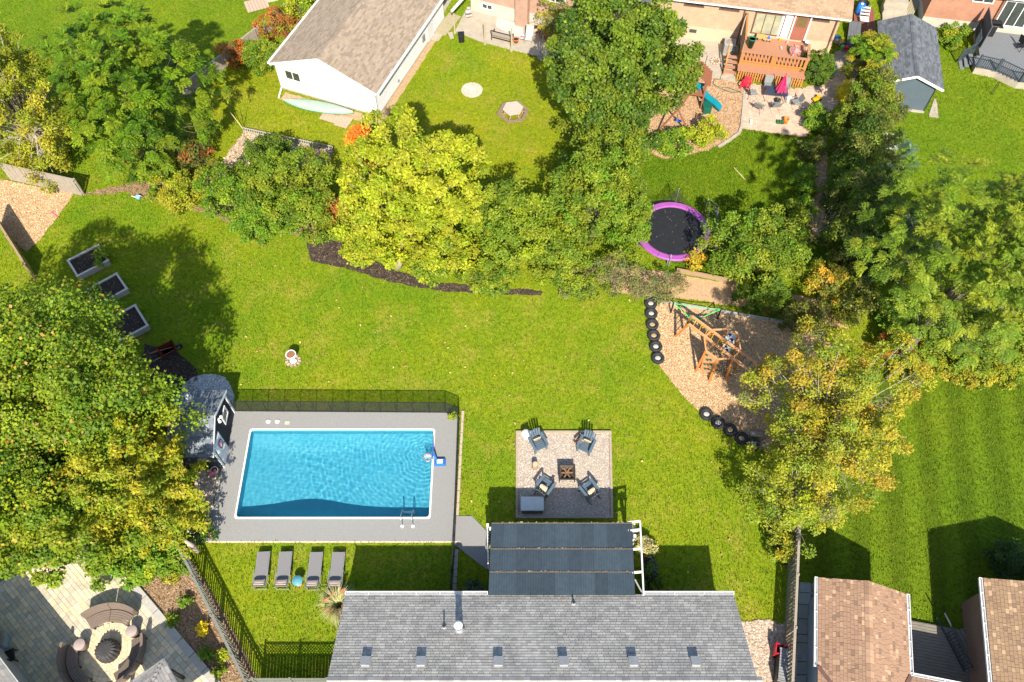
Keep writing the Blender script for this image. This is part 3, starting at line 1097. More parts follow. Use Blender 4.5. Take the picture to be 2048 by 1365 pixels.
# ------------------------------------------------------------------ pergola with corrugated roof
PT = mat('white_paint', (.76, .73, .70), (.66, .62, .58), rough=.6, scale=6)
CORR = mat('corrugated_sheet', (.052, .072, .086), (.038, .054, .066), rough=.35, spec=.55, scale=4, tint=True)
BEAM = mat('tan_batten', (.19, .15, .10), (.10, .08, .06), scale=14)
F0, F1 = G(983, 1045, 2.5), G(1264, 1045, 2.5)
bk0, bk1 = G(977, 1191, 2.95), G(1270, 1191, 2.95)
pg = thing('pergola', 'lean-to pergola roofed with dark corrugated sheets joined to the grey house', 'pergola', (0, 0, 0))
nxp, rows = 11, [(0, .385), (.385, .70), (.70, 1.0)]
for ri, (t0, t1) in enumerate(rows):
    for ci in range(nxp):
        q = MB()
        sub = 5
        P, F = [], []
        ti = R.uniform(.85, 1.2)
        for k in range(sub * 2 + 1):
            s_ = (ci + k / (sub * 2)) / nxp
            a = F0.lerp(F1, s_)
            b = bk0.lerp(bk1, s_)
            dz = .017 * math.cos(k * math.pi) + (.012 if ri == 1 else 0) + (.006 if ci % 2 else 0)
            o0, o1 = a.lerp(b, max(0, t0 - .008)), a.lerp(b, t1)
            P += [o0 + Vector((0, 0, dz)), o1 + Vector((0, 0, dz))]
        for k in range(sub * 2):
            F.append((k * 2, k * 2 + 2, k * 2 + 3, k * 2 + 1)[::-1])
        q.add(P, F, (ti, ti, ti * 1.02))
        q.obj('roof_sheet', CORR, pg)
# battens, rafters and beam
for t in (.02, .385, .70):
    q = MB()
    q.bar(F0.lerp(bk0, t) - Vector((0, 0, .07)), F1.lerp(bk1, t) - Vector((0, 0, .07)), .07, .07)
    q.obj('batten', BEAM, pg)
    q = MB()
    q.bar(F0.lerp(bk0, t - .004) + Vector((0, 0, .035)), F1.lerp(bk1, t - .004) + Vector((0, 0, .035)), .035, .015)
    q.obj('lap_strip', BEAM, pg)
    lit = MB()
    for k in range(30):
        s_ = R.random()
        p_ = F0.lerp(bk0, t - .012).lerp(F1.lerp(bk1, t - .012), s_)
        lit.box((p_.x, p_.y + R.uniform(-.02, .03), p_.z + .03), (R.uniform(.03, .12), R.uniform(.02, .05), .012), R.uniform(-.3, .3), tint=R.choice([(.25, .18, .1), (.2, .13, .06), (.4, .36, .25), (.36, .15, .05)]))
    lit.obj('leaf_litter', LEAFLET, pg, kind='stuff')
for k in range(14):
    s_, t = R.random(), R.random()
    p_ = F0.lerp(bk0, t).lerp(F1.lerp(bk1, t), s_)
bmz = Vector((0, 0, -.2))
q = MB()
q.bar(F0 + bmz + Vector((-.1, -.25, 0)), G(1281, 1058, 2.5) + bmz, .12, .2)
q.obj('front_beam', PT, pg)
for s_ in (.0, .5, 1.0):
    p_ = F0.lerp(F1, s_) + Vector((0.05, -.25, 0))
    q = MB()
    q.box((p_.x, p_.y, 1.1), (.13, .13, 2.2))
    q.obj('post', PT, pg)
# open rafter frame sticking out on the right
o0, o1 = G(1280, 1043, 2.5), G(1287, 1190, 2.95)
q = MB()
q.bar(o0, o1, .07, .14)
q.obj('side_rafter', PT, pg)
for t in (.0, .12, .385, .70):
    q = MB()
    a = F1.lerp(bk1, t) + Vector((-.2, 0, -.06))
    q.bar(a, o0.lerp(o1, t) + Vector((-.03, 0, -.02)), .09, .09)
    q.obj('outrigger', PT, pg)
q = MB()
q.box((o0.x - .25, o0.y - .6, 1.1), (.12, .12, 2.2))
q.obj('post', PT, pg)
q = MB()
q.bar((o0.x - .25, o0.y - .6, 1.5), (o0.x - .25, o0.y - .05, 2.3), .07)
q.obj('knee_brace', PT, pg)
q = MB()
q.bar(G(1270, 1160, 2.2), G(1285, 1188, 2.6), .06)
q.obj('knee_brace', PT, pg)
q = MB()
q.box((F1.x - .15, F1.y - 1.7, .55), (.05, 2.9, 1.0))
q.obj('side_screen', PT, pg)
q = MB()
q.prism([(F0.x, F0.y - .2), (F1.x + .25, F0.y - .2), (F1.x + .25, 10.0), (F0.x, 10.0)], 0, .12)
struct(q.obj('porch_floor', mat('porch_boards', (.3, .24, .19), (.22, .17, .13), scale=4)))
# white slat gate by the deck path
gt = thing('slat_gate', 'white slat gate standing open left of the pergola', 'gate', G(978, 1140), math.radians(92))
for k in range(11):
    q = MB()
    q.box((.05 + k * .165, 0, .62), (.075, .03, 1.1))
    q.obj('slat', PT, gt)
for z in (.18, 1.05):
    q = MB()
    q.box((.87, .03, z), (1.78, .035, .09))
    q.obj('rail', PT, gt)
q = MB()
q.box((1.85, 0, .65), (.12, .12, 1.3))
q.obj('post', PT, gt)

# ------------------------------------------------------------------ fire pit square
TIMB = mat('timber_pale', (.40, .32, .24), (.28, .22, .16), scale=3, aniso=(1, 6, 6), bump=.2)
fp = thing('gravel_patio', 'square of pale gravel edged with timbers above the pergola', 'gravel patio', (0, 0, 0))
c0, c1, c2, c3 = (.27, 19.61), (5.27, 19.61), (5.08, 14.86), (.25, 14.86)
GR = mat('gravel_base', (.36, .30, .24), (.26, .22, .18), scale=18, bump=.6, bscale=40)
q = MB()
q.prism([c0, c1, c2, c3], -.02, .06)
q.obj('gravel_base', GR, fp)
scatter('gravel', [c0, c1, c2, c3], 17000, .048, STONE_T, [(.52, .43, .34), (.43, .36, .29), (.6, .52, .43), (.34, .29, .25), (.47, .42, .37)], z=.06, parent=fp, seed=61)
for a, b in ((c0, c1), (c1, c2), (c2, c3), (c3, c0)):
    q = MB()
    v = Vector((b[0] - a[0], b[1] - a[1], 0)).normalized() * .06
    q.bar((a[0] - v.x, a[1] - v.y, .07), (b[0] + v.x * -1, b[1] + v.y * -1, .07), .12, .16)
    q.obj('timber', TIMB, fp)
NOGRASS.append([c0, c1, c2, c3])
# square fire bowl
RUSTM = mat('rusty_steel', (.11, .075, .05), (.05, .04, .035), rough=.75, scale=14)
c = G(1133, 952)
f = thing('fire_pit', 'square black steel fire pit with burnt logs in gravel square', 'fire pit', (c.x, c.y, .07), 0)
q = MB()
for sx, sy, w, h in ((0, .4, .86, .06), (0, -.4, .86, .06), (.4, 0, .06, .74), (-.4, 0, .06, .74)):
    q.box((sx, sy, .44), (w, h, .04))
q.obj('rim', DARKMETAL, f)
q = MB()
P = [(-.38, -.38, .43), (.38, -.38, .43), (.38, .38, .43), (-.38, .38, .43), (-.16, -.16, .16), (.16, -.16, .16), (.16, .16, .16), (-.16, .16, .16)]
q.add(P, [(0, 1, 5, 4), (1, 2, 6, 5), (2, 3, 7, 6), (3, 0, 4, 7), (4, 5, 6, 7)])
q.obj('bowl', RUSTM, f)
for sx in (-1, 1):
    for sy in (-1, 1):
        q = MB()
        q.bar((sx * .39, sy * .39, 0), (sx * .39, sy * .39, .44), .04)
        q.obj('leg', DARKMETAL, f)
for k in range(6):
    a = k * 1.05
    q = MB()
    q.tube([(.3 * math.cos(a), .3 * math.sin(a), .38), (-.1 * math.cos(a), -.1 * math.sin(a), .3)], .045, 7)
    q.obj('log', mat('burnt_log', (.30, .17, .08), (.06, .04, .03), scale=9), f)

# lounge chairs with slatted backs round the fire
BLUE = mat('blue_grey_paint', (.095, .135, .175), (.075, .11, .145), rough=.55, scale=7)
CUSH = mat('cream_cushion', (.66, .52, .32), (.56, .43, .26), rough=.9, scale=6)


def garden_chair(px, py, face, label):
    p = G(px, py)
    t = thing('garden_chair', label, 'chair', (p.x, p.y, .06), face, 'blue slatted chairs round the fire pit')
    # faces local +y ; seat slopes down to the back
    for k in range(6):
        q = MB()
        q.bar((-.27, .36 - k * .11, .40 - k * .028), (.27, .36 - k * .11, .40 - k * .028), .095, .02)
        q.obj('seat_slat', BLUE, t)
    for k in range(5):
        x = (k - 2) * .115
        top = .98 - .05 * abs(k - 2)
        q = MB()
        q.bar((x, -.24, .26), (x * 1.25, -.58, top), .10, .02)
        q.obj('back_slat', BLUE, t)
    for s in (-1, 1):
        q = MB()
        q.box((s * .36, .02, .60), (.14, .78, .025))
        q.obj('armrest', BLUE, t)
        q = MB()
        q.bar((s * .33, .36, 0), (s * .33, .36, .59), .03, .1)
        q.obj('leg', BLUE, t)
        q = MB()
        q.bar((s * .30, .38, .36), (s * .30, -.62, .02), .03, .11)
        q.obj('side_rail', BLUE, t)
        q = MB()
        q.bar((s * .33, -.32, .1), (s * .33, -.32, .59), .03, .06)
        q.obj('rear_support', BLUE, t)
    Mx = Matrix.Rotation(math.radians(62), 3, 'X')
    q = MB()
    q.cushion((0, -.20, .52), (.44, .42, .17), M=Mx)
    q.obj('cushion', CUSH, t, smooth=True)
    return t


garden_chair(1076, 893, math.radians(205), 'blue slatted chair with cream cushion beside the white round side table')
garden_chair(1171, 897, math.radians(155), 'blue slatted chair with wide cream cushion beside the stacked log pile')
garden_chair(1090, 980, math.radians(-35), 'shaded blue slatted chair with cushion above the grey storage box')
garden_chair(1177, 987, math.radians(35), 'shaded blue slatted chair with cushion on the right of the gravel')
c = G(1052, 876)
t = thing('side_table', 'white round side table at corner of the gravel square', 'side table', (c.x, c.y, .06))
MB().lathe([(.0, .47), (.24, .47), (.25, .49), (.24, .51), (0, .515)], n=20).obj('table_top', WHITE, t, smooth=True)
MB().lathe([(.15, 0), (.12, .05), (.06, .2), (.1, .47)], n=12).obj('pedestal', WHITE, t, smooth=True)
c = G(1157, 884)
t = thing('log_pile', 'small heap of split logs beside the upper right chair', 'firewood', (c.x, c.y, .06))
LOGM = mat('split_log', (.45, .27, .16), (.25, .15, .09), scale=10)
for k in range(10):
    q = MB()
    a = R.uniform(0, 3)
    x, y, z = R.uniform(-.14, .14), R.uniform(-.2, .2), .07 + .09 * (k // 3)
    q.tube([(x - .17 * math.cos(a), y - .17 * math.sin(a), z), (x + .17 * math.cos(a), y + .17 * math.sin(a), z + .03)], R.uniform(.045, .07), 6)
    q.obj('log', LOGM, t)
c = G(1070, 936)
t = thing('tree_stump_stool', 'small cut log stool left of the fire pit', 'stool', (c.x, c.y, .06))
MB().lathe([(.17, 0), (.15, .1), (.15, .42), (.14, .44)], n=12).obj('trunk_section', LOGM, t, smooth=True)
MB().lathe([(.14, .441), (.0, .45)], n=12).obj('cut_face', mat('cut_wood', (.55, .42, .28), (.42, .3, .18), scale=12), t)
c = G(1064, 1017)
t = thing('storage_box', 'light grey rounded deck storage box in the gravel corner', 'storage box', (c.x, c.y, .06))
BOXG = mat('grey_resin', (.50, .53, .51), (.44, .47, .45), rough=.5, scale=4)
MB().box((0, 0, .27), (1.1, .68, .54)).obj('base', mat('dark_resin', (.10, .11, .11), scale=4), t, bevel=.05)
MB().box((0, 0, .60), (1.18, .76, .12)).obj('lid', BOXG, t, bevel=.055)
MB().box((0, -.385, .52), (.2, .03, .06)).obj('latch', DARKMETAL, t)
for k, (bx, by) in enumerate(((-.45, -.2), (.45, -.2))):
    MB().box((bx, by, .02), (.1, .1, .04)).obj('foot', DARKMETAL, t)

# ------------------------------------------------------------------ four sun loungers
SLING = mat('grey_sling', (.19, .185, .19), (.16, .155, .16), rough=.8, scale=30)
FRAME = mat('silver_frame', (.40, .40, .41), (.32, .32, .33), rough=.4, metal=.4, scale=8)


def pillow_mat():
    m = mat('patterned_pillow', (.62, .5, .42), (.5, .36, .3), scale=14, rough=.9)
    return m


lab = ['grey sling sun lounger with patterned pillow, farthest left of the four', 'grey sling sun lounger directly left of the round blue table',
       'grey sling sun lounger directly right of the round blue table', 'grey sling sun lounger nearest the red ornamental grass']
for i, (lx, ly, rz) in enumerate(((527, 1146, .05), (571, 1146, .04), (632, 1147, .02), (676, 1147, .0))):
    c = G(lx, ly)
    t = thing('sun_lounger', lab[i], 'sun lounger', (c.x, c.y, 0), rz, 'sun loungers on the lawn')
    q = MB()
    q.box((0, .32, .36), (.56, 1.25, .025))
    q.obj('seat_sling', SLING, t)
    q = MB()
    q.bar((0, -.31, .365), (0, -.86, .70), .56, .025)
    q.obj('back_sling', SLING, t)
    for s in (-1, 1):
        q = MB()
        q.tube([(s * .3, .96, .33), (s * .3, -.32, .35), (s * .3, -.9, .72)], .022, 6)
        q.obj('side_rail', FRAME, t)
        q = MB()
        q.tube([(s * .34, .0, .0), (s * .34, .0, .53), (s * .34, -.55, .55), (s * .34, -.6, .0)], .02, 6)
        q.obj('arm', FRAME, t)
        for y in (.85, -.85):
            q = MB()
            q.tube([(s * .28, y, 0), (s * .28, y, .36)], .02, 6)
            q.obj('leg', FRAME, t)
    for y, z in ((-.85, .12), (.85, .12)):
        q = MB()
        q.tube([(-.28, y, z), (.28, y, z)], .016, 6)
        q.obj('crossbar', FRAME, t)
    q = MB()
    q.cushion((0, -.64, .63), (.58, .34, .13), M=Matrix.Rotation(math.radians(-30), 3, 'X'))
    pl = q.obj('pillow', pillow_mat(), t, smooth=True)
c = G(599, 1167)
t = thing('round_table', 'small blue topped round table between the sun loungers', 'table', (c.x, c.y, 0))
MB().lathe([(0, .46), (.25, .46), (.26, .48), (.25, .5), (0, .503)], n=24).obj('table_top', mat('teal_top', (.10, .30, .38), (.07, .22, .28), rough=.5, scale=10), t, smooth=True)
MB().lathe([(.2, 0), (.14, .12), (.1, .25), (.14, .38), (.2, .46)], n=16).obj('drum_base', mat('rattan', (.5, .34, .2), (.35, .23, .13), scale=20), t, smooth=True)

# ------------------------------------------------------------------ pool furniture
STEEL = mat('polished_rail', (.62, .62, .62), (.5, .5, .5), rough=.3, metal=.7, scale=6)
t = thing('pool_handrail', 'pair of bent handrails with white feet at lower pool edge', 'handrail', G(816, 1045), 0)
for s in (-.27, .27):
    q = MB()
    q.tube([(s, -.22, .05), (s, -.22, .75), (s, -.12, .88), (s, .1, .86), (s, .5, .45), (s, .62, -.1), (s, .62, -.5)], .022, 8)
    q.obj('rail', STEEL, t, smooth=True)
    MB().lathe([(.09, .05), (.09, .08), (.04, .11)], c=(s, -.22, 0), n=12).obj('foot_plate', WHITE, t)
MB().box((0, .62, -.28), (.54, .12, .03)).obj('step', WHITE, t)
BLUEP = mat('bright_blue_plastic', (.02, .16, .55), (.015, .12, .45), rough=.4, scale=5)
t = thing('pool_basketball_hoop', 'blue poolside basketball hoop with white net on right edge', 'hoop', G(878, 926), 0)
MB().box((.06, -.02, .14), (.62, .42, .18), taper=.86).obj('base', BLUEP, t, bevel=.04)
MB().box((.06, -.02, .236), (.3, .22, .014)).obj('decal', WHITE, t)
MB().box((-.3, .38, .62), (.05, .72, .5)).obj('backboard', BLUEP, t, bevel=.015)
MB().bar((-.1, .05, .2), (-.28, .3, .6), .08).obj('support_arm', BLUEP, t)
MB().lathe([(.21, .5), (.225, .51), (.21, .52), (.195, .51), (.21, .5)], c=(-.56, .1, 0), n=18).obj('rim', mat('red_rim', (.5, .1, .05), scale=5), t)
q = MB()
for k in range(12):
    a = k * math.pi / 6
    for s in (.4, -.4):
        q.tube([(-.56 + .2 * math.cos(a), .1 + .2 * math.sin(a), .5), (-.56 + .11 * math.cos(a + s), .1 + .11 * math.sin(a + s), .16)], .009, 4)
q.obj('net', WHITE, t)
for (dx, lb) in ((537, 'round white skimmer lid on pool deck, left of the pair'), (555, 'round white skimmer lid on pool deck, right of the pair')):
    c = G(dx, 844)
    t = thing('deck_jet', lb, 'deck fitting', (c.x, c.y, .05), 0, 'white lids on the pool deck')
    MB().lathe([(.13, 0), (.13, .015), (.11, .02)], n=14).obj('collar', WHITE, t, smooth=True)
    MB().lathe([(.11, .018), (.11, .04), (.08, .06), (0, .065)], n=14).obj('lid', WHITE, t, smooth=True)
c = G(575, 847)
t = thing('skimmer_cover', 'square beige skimmer cover set into the pool deck', 'cover', (c.x, c.y, .05))
MB().box((0, 0, .012), (.26, .2, .02)).obj('plate', mat('beige_plastic', (.5, .46, .36), scale=4), t, bevel=.005)
MB().box((0, 0, .026), (.08, .02, .01)).obj('grip', mat('beige_plastic', (.5, .46, .36)), t)

# mesh pool fence
NET = bpy.data.materials.new('fence_mesh')
NET.use_nodes = True
N, L = NET.node_tree.nodes, NET.node_tree.links
pb = N['Principled BSDF']
pb.inputs['Base Color'].default_value = (.012, .012, .013, 1)
pb.inputs['Roughness'].default_value = .8
tp = N.new('ShaderNodeBsdfTransparent')
ms = N.new('ShaderNodeMixShader')
ms.inputs[0].default_value = .62
L.new(tp.outputs[0], ms.inputs[1])
L.new(pb.outputs[0], ms.inputs[2])
L.new(ms.outputs[0], N['Material Output'].inputs['Surface'])
BLK = mat('black_pole', (.02, .02, .022), (.012, .012, .014), rough=.5, scale=8)


def mesh_fence(pts, n, label, h=1.22, seg=None):
    P = [G(*p) for p in pts]
    t = thing('pool_fence', label, 'fence', (P[0].x, P[0].y, .04))
    o = P[0]
    L_ = [(P[i + 1] - P[i]).length for i in range(len(P) - 1)]
    tot = sum(L_)
    def at(s):
        i = 0
        while i < len(L_) - 1 and s > L_[i]:
            s -= L_[i]
            i += 1
        return P[i].lerp(P[i + 1], min(1, s / L_[i])) - o
    k = [at(tot * i / n) for i in range(n + 1)]
    for i, p in enumerate(k):
        q = MB()
        q.tube([(p.x, p.y, 0), (p.x, p.y, h + .02)], .022, 6)
        q.obj('post', BLK, t)
        if i < n:
            e = k[i + 1]
            q = MB()
            q.add([(p.x, p.y, .04), (e.x, e.y, .04), (e.x, e.y, h), (p.x, p.y, h)], [(0, 1, 2, 3)])
            m_ = q.obj('mesh_panel', NET, t)
            q = MB()
            q.bar((p.x, p.y, h), (e.x, e.y, h), .025, .03)
            q.obj('hem', BLK, m_)
            q = MB()
            q.bar((p.x, p.y, .05), (e.x, e.y, .05), .02, .03)
            q.obj('hem', BLK, m_)
    return t


mesh_fence([(470, 824), (906, 827), (919, 838)], 14, 'black mesh pool fence along the upper side of the deck')
mesh_fence([(919, 838), (912, 1040), (908, 1120), (903, 1184)], 11, 'black mesh pool fence seen edge-on along the right deck side')
t = thing('timber_kerb', 'tan concrete kerb strip between pool fence and lawn', 'kerb', (0, 0, 0))
a, b = G(926, 823), G(915, 1032)
q = MB()
for k in range(9):
    p0, p1 = a.lerp(b, k / 9 + .003), a.lerp(b, (k + 1) / 9 - .003)
    MB().bar(p0 + Vector((0, 0, .04)), p1 + Vector((0, 0, .04)), .13, .12).obj('kerb_stone', mat('kerb_tan', (.46, .38, .29), (.36, .29, .22), scale=12), t)
t = thing('stone_edging', 'row of pale concrete edging stones below the pool gate', 'edging', (0, 0, 0))
a, b = G(909, 1100), G(904, 1182)
for k in range(6):
    p0, p1 = a.lerp(b, k / 6 + .006), a.lerp(b, (k + 1) / 6 - .006)
    MB().bar(p0 + Vector((.12, 0, .05)), p1 + Vector((.12, 0, .05)), .17, .12).obj('edging_stone', mat('kerb_grey', (.34, .33, .30), (.25, .24, .22), scale=12), t)


# ------------------------------------------------------------------ pool shed
NAVY = mat('navy_siding', (.030, .036, .045), (.022, .027, .035), rough=.6, scale=3)
SH_BLUE = mat('blue_grey_shingle', (.20, .225, .25), (.14, .165, .19), rough=.9, scale=20, tint=True)
sx1, sy0, sy1 = -15.13, 17.56, 20.87
sxw = 2.15
ps = thing('pool_shed', 'small dark pool shed with blue grey shingle roof and white door', 'shed', (sx1, (sy0 + sy1) / 2, 0))
hw = (sy1 - sy0) / 2
q = MB()
prof = [(-hw, 0), (hw, 0), (hw, 2.1), (0, 2.85), (-hw, 2.1)]
P = [(0, y, z) for y, z in prof] + [(-sxw, y, z) for y, z in prof]
q.add(P, [(0, 1, 2, 3, 4), (9, 8, 7, 6, 5), (1, 0, 5, 6), (2, 1, 6, 7), (0, 4, 9, 5), (3, 2, 7, 8), (4, 3, 8, 9)])
q.obj('wall', NAVY, ps)
for k in range(14):      # lap siding on the gable
    z = .1 + k * .19
    w = hw if z < 2.05 else hw * (2.85 - z) / .75
    if w > .15:
        MB().box((.012, 0, z), (.02, w * 2 - .02, .012)).obj('siding_board', NAVY, ps)
ov = .06
q = MB()
e = hw + .25
ze, zr = 2.1 - .25 * (.75 / hw), 2.88
for s in (1, -1):
    q.add([(ov, s * e, ze), (-sxw - .15, s * e, ze), (-sxw - .15, 0, zr), (ov, 0, zr), (ov, s * e, ze - .06), (-sxw - .15, s * e, ze - .06), (-sxw - .15, 0, zr - .06), (ov, 0, zr - .06)],
          [(0, 1, 2, 3), (7, 6, 5, 4), (0, 4, 5, 1), (0, 3, 7, 4), (1, 5, 6, 2)])
rf = q.obj('roof', ROOF_UNDER, ps)
BT = [(1, 1, 1), (.75, .78, .82), (1.3, 1.25, 1.18), (.88, .9, .95), (1.15, 1.12, 1.08), (.62, .66, .7)]
for s in (1, -1):
    shingles(rf, (ov, s * e, ze + .012), (-sxw - .15, s * e, ze + .012), (-sxw - .15, 0, zr + .012), (ov, 0, zr + .012), SH_BLUE, BT, tab=.30, exp_=.15, single=150, near=Vector((0, 0, 3)), seed=8 + s)
for s in (1, -1):
    q = MB()
    q.bar((ov + .015, s * e, ze - .05), (ov + .015, 0, zr - .05), .03, .13)
    q.obj('barge_board', WHITE, ps)
    q = MB()
    q.box((.03, s * (hw - .06), 1.0), (.05, .12, 2.0))
    q.obj('corner_board', WHITE, ps)
MB().box((.03, -.95, 1.0), (.06, .96, 2.0)).obj('door_frame', WHITE, ps)
dr = MB().box((.065, -.95, .98), (.03, .84, 1.92)).obj('door', mat('door_white', (.66, .66, .66), (.6, .6, .61), rough=.5, scale=4), ps)
for zz in (.5, 1.42):
    for yy in (-1.15, -.75):
        MB().box((.085, yy, zz), (.015, .3, .66)).obj('door_panel', MATS['door_white'], dr)
MB().lathe([(.035, 0), (.045, .03), (.02, .06)], n=10).obj('door_knob', DARKMETAL, dr).matrix_local = Matrix.Translation((.08, -.6, .98)) @ Matrix.Rotation(math.pi / 2, 4, 'Y')
# oval sign with dark ring on the door
sg = thing('oval_door_sign', 'oval grey and pink ringed sign hanging on the shed door', 'sign', (sx1 + .105, (sy0 + sy1) / 2 - .9, 1.45))
q = MB()
q.lathe([(0, 0), (.28, 0), (.28, .02), (0, .021)], n=28, sy=.8)
pl = q.obj('plate', mat('sign_grey', (.5, .47, .48), (.36, .33, .36), scale=14), sg)
pl.rotation_euler = (0, math.pi / 2, 0)
q = MB()
q.lathe([(.25, .0), (.3, .0), (.3, .03), (.25, .03), (.25, 0)], n=28, sy=.8)
pl = q.obj('ring', mat('sign_dark', (.08, .07, .08), scale=9), sg)
pl.rotation_euler = (0, math.pi / 2, 0)
PINK = mat('flamingo_pink', (.75, .2, .33), (.65, .15, .26), scale=9, rough=.5)
q = MB()
q.tube([(.03, -.08, -.12), (.03, -.02, -.02), (.03, .05, .05), (.03, 0, .12), (.03, -.05, .1)], .022, 6)
q.obj('figure', PINK, sg)
q = MB()
for yy in (-.33, .33):
    q.box((.035, .75 + yy, 1.42), (.05, .1, .74))
for zz in (1.09, 1.75):
    q.box((.035, .75, zz), (.05, .56, .1))
q.obj('window_frame', WHITE, ps)
MB().box((.02, .75, 1.42), (.03, .56, .58)).obj('window_pane', mat('dark_glass', (.03, .035, .04), rough=.08, spec=.8), ps)
lt = thing('wall_lamp', 'twin white globe lamp above the shed window', 'lamp', (sx1 + .06, (sy0 + sy1) / 2 + .05, 2.3))
MB().box((.02, 0, 0), (.04, .14, .14)).obj('back_plate', WHITE, lt)
for s in (-1, 1):
    MB().lathe([(0, -.09), (.06, -.07), (.09, 0), (.06, .07), (0, .09)], c=(.14, s * .14, .06), n=12).obj('globe', WHITE, lt, smooth=True)
q = MB()
for s in (-1, 1):
    q.bar((.03, 0, 0), (.14, s * .14, .0), .03)
q.obj('arm', WHITE, lt)
t = thing('shed_vent_pipe', 'tall white vent pipe rising from the pool shed roof', 'vent pipe', (G(389, 812, 2.5).x, G(389, 812, 2.5).y, 2.3))
MB().lathe([(.16, .2), (.14, .26), (.1, .34)], n=14).obj('collar', WHITE, t)
MB().lathe([(.095, .2), (.095, 1.15)], n=14).obj('flue', METAL, t, smooth=True)
MB().lathe([(.13, 1.12), (.15, 1.14), (.15, 1.26), (.12, 1.26), (.12, 1.2), (0, 1.2)], n=16).obj('cap', WHITE, t, smooth=True)
c = G(358, 803, 1.2)
t = thing('blue_tarp', 'crumpled bright blue tarp behind the pool shed', 'tarp', (c.x, c.y, 0))
q = MB()
q.cushion((0, 0, .55), (1.1, .7, 1.1), puff=.5, rz=.3)
q.obj('folded_sheet', BLUEP, t, smooth=True)

# ------------------------------------------------------------------ bird bath urn and raised planters
c = G(587, 722)
t = thing('garden_urn', 'white garden urn with rusty bowl on the open lawn', 'urn', (c.x, c.y, 0))
MB().lathe([(.2, 0), (.22, .06), (.12, .14), (.1, .4), (.16, .52), (.28, .62), (.30, .74), (.26, .76), (.24, .70)], n=20).obj('vase', WHITE, t, smooth=True)
MB().lathe([(.245, .72), (.0, .73)], n=20).obj('soil', mat('rusty_soil', (.30, .13, .07), (.18, .08, .05), scale=14), t)
q = MB()
for k in range(11):
    a = k * .571
    MB().cushion((.36 * math.cos(a), .30 * math.sin(a) - .04, .05), (.2, .15, .12), rz=a, puff=.5).obj('ring_stone', mat('ring_stone', (.5, .36, .28), (.3, .22, .18), scale=10, rnd=.3), t, smooth=True)

BEDCAP = mat('pale_bed_cap', (.58, .54, .48), (.46, .42, .37), scale=3, aniso=(2, 9, 9), bump=.3)
GWOOD = mat('weathered_plank', (.40, .37, .33), (.27, .25, .22), scale=3, aniso=(2, 9, 9), bump=.3)
TWOOD = mat('tan_plank', (.36, .25, .15), (.25, .17, .1), scale=3, aniso=(2, 9, 9), bump=.3)


def raised_bed(px, label, w, l, rz, h=.45, tan=False):
    c = px
    t = thing('raised_bed', label, 'planter', (c[0], c[1], 0), rz, 'raised vegetable beds beside the big maple')
    MB().box((0, 0, h / 2 - .04), (w - .1, l - .1, h - .08)).obj('soil', MULCH, t)
    for s in (-1, 1):
        for k in range(2):
            z = h / 4 + k * h / 2
            MB().box((0, s * (l / 2), z), (w + .1, .05, h / 2 - .012)).obj('board', GWOOD, t)
            MB().box((s * (w / 2), 0, z), (.05, l - .06, h / 2 - .012)).obj('board', TWOOD if tan and s > 0 else GWOOD, t)
        MB().box((0, s * (l / 2), h + .02), (w + .16, .12, .035)).obj('cap_board', BEDCAP, t)
        MB().box((s * (w / 2), 0, h + .021), (.12, l - .13, .035)).obj('cap_board', TWOOD if tan and s > 0 else BEDCAP, t)
    lt_ = MB()
    for k in range(60):
        lt_.box((R.uniform(-w, w) * .42, R.uniform(-l, l) * .42, h - .06), (.09, .06, .05), R.uniform(0, 3), tint=R.choice([(.05, .035, .03), (.09, .06, .045), (.14, .1, .07)]))
    lt_.obj('clods', CHIP_T, t, kind='stuff')
    return t


a_ = ang((170, 517), (226, 530))


def corner_bed(cx, cy, dir_px, w, l, label, tan=False):
    """bed placed by its upper right corner"""
    p = G(cx, cy, .45)
    ux = ang((cx, cy), dir_px)
    rz = ux + math.pi / 2
    v = Vector((math.cos(ux), math.sin(ux), 0))
    n_ = Vector((v.y, -v.x, 0))
    c = p + v * (l / 2) + n_ * (w / 2)
    return raised_bed((c.x, c.y), label, w, l, rz, tan=tan)


corner_bed(196, 491, (223, 533), 1.9, 1.45, 'largest raised bed with one tan board, farthest from the shed', True)
corner_bed(233, 548, (262, 590), 1.9, 1.4, 'middle raised bed with grey boards half under the maple')
corner_bed(270, 611, (303, 664), 1.9, 1.75, 'raised bed nearest the pool shed with long grey board')
REDP = mat('barrow_red', (.24, .04, .02), (.16, .03, .02), rough=.5, scale=8)
c = G(340, 708)
t = thing('wheelbarrow', 'rusty red wheelbarrow parked at edge of mulch bed', 'wheelbarrow', (c.x, c.y, 0), .6)
q = MB()
P = [(-.3, -.25, .3), (.3, -.25, .3), (.3, .25, .3), (-.3, .25, .3), (-.45, -.36, .6), (.48, -.36, .6), (.48, .36, .6), (-.45, .36, .6)]
q.add(P, [(3, 2, 1, 0), (0, 1, 5, 4), (1, 2, 6, 5), (2, 3, 7, 6), (3, 0, 4, 7)])
q.add(P, [(0, 1, 2, 3), (4, 5, 1, 0), (5, 6, 2, 1), (6, 7, 3, 2), (7, 4, 0, 3)])
q.obj('tray', REDP, t)
wl = MB().lathe([(.1, -.05), (.2, -.05), (.2, .05), (.1, .05), (.1, -.05)], n=16).obj('wheel', DARKMETAL, t)
wl.matrix_local = Matrix.Translation((.62, 0, .2)) @ Matrix.Rotation(math.pi / 2, 4, 'X')
for s in (-1, 1):
    MB().bar((.65, s * .08, .22), (-.95, s * .3, .5), .04).obj('handle', TWOOD, t)
    MB().bar((-.3, s * .22, 0), (-.3, s * .22, .4), .035).obj('leg', DARKMETAL, t)
c = G(322, 703)
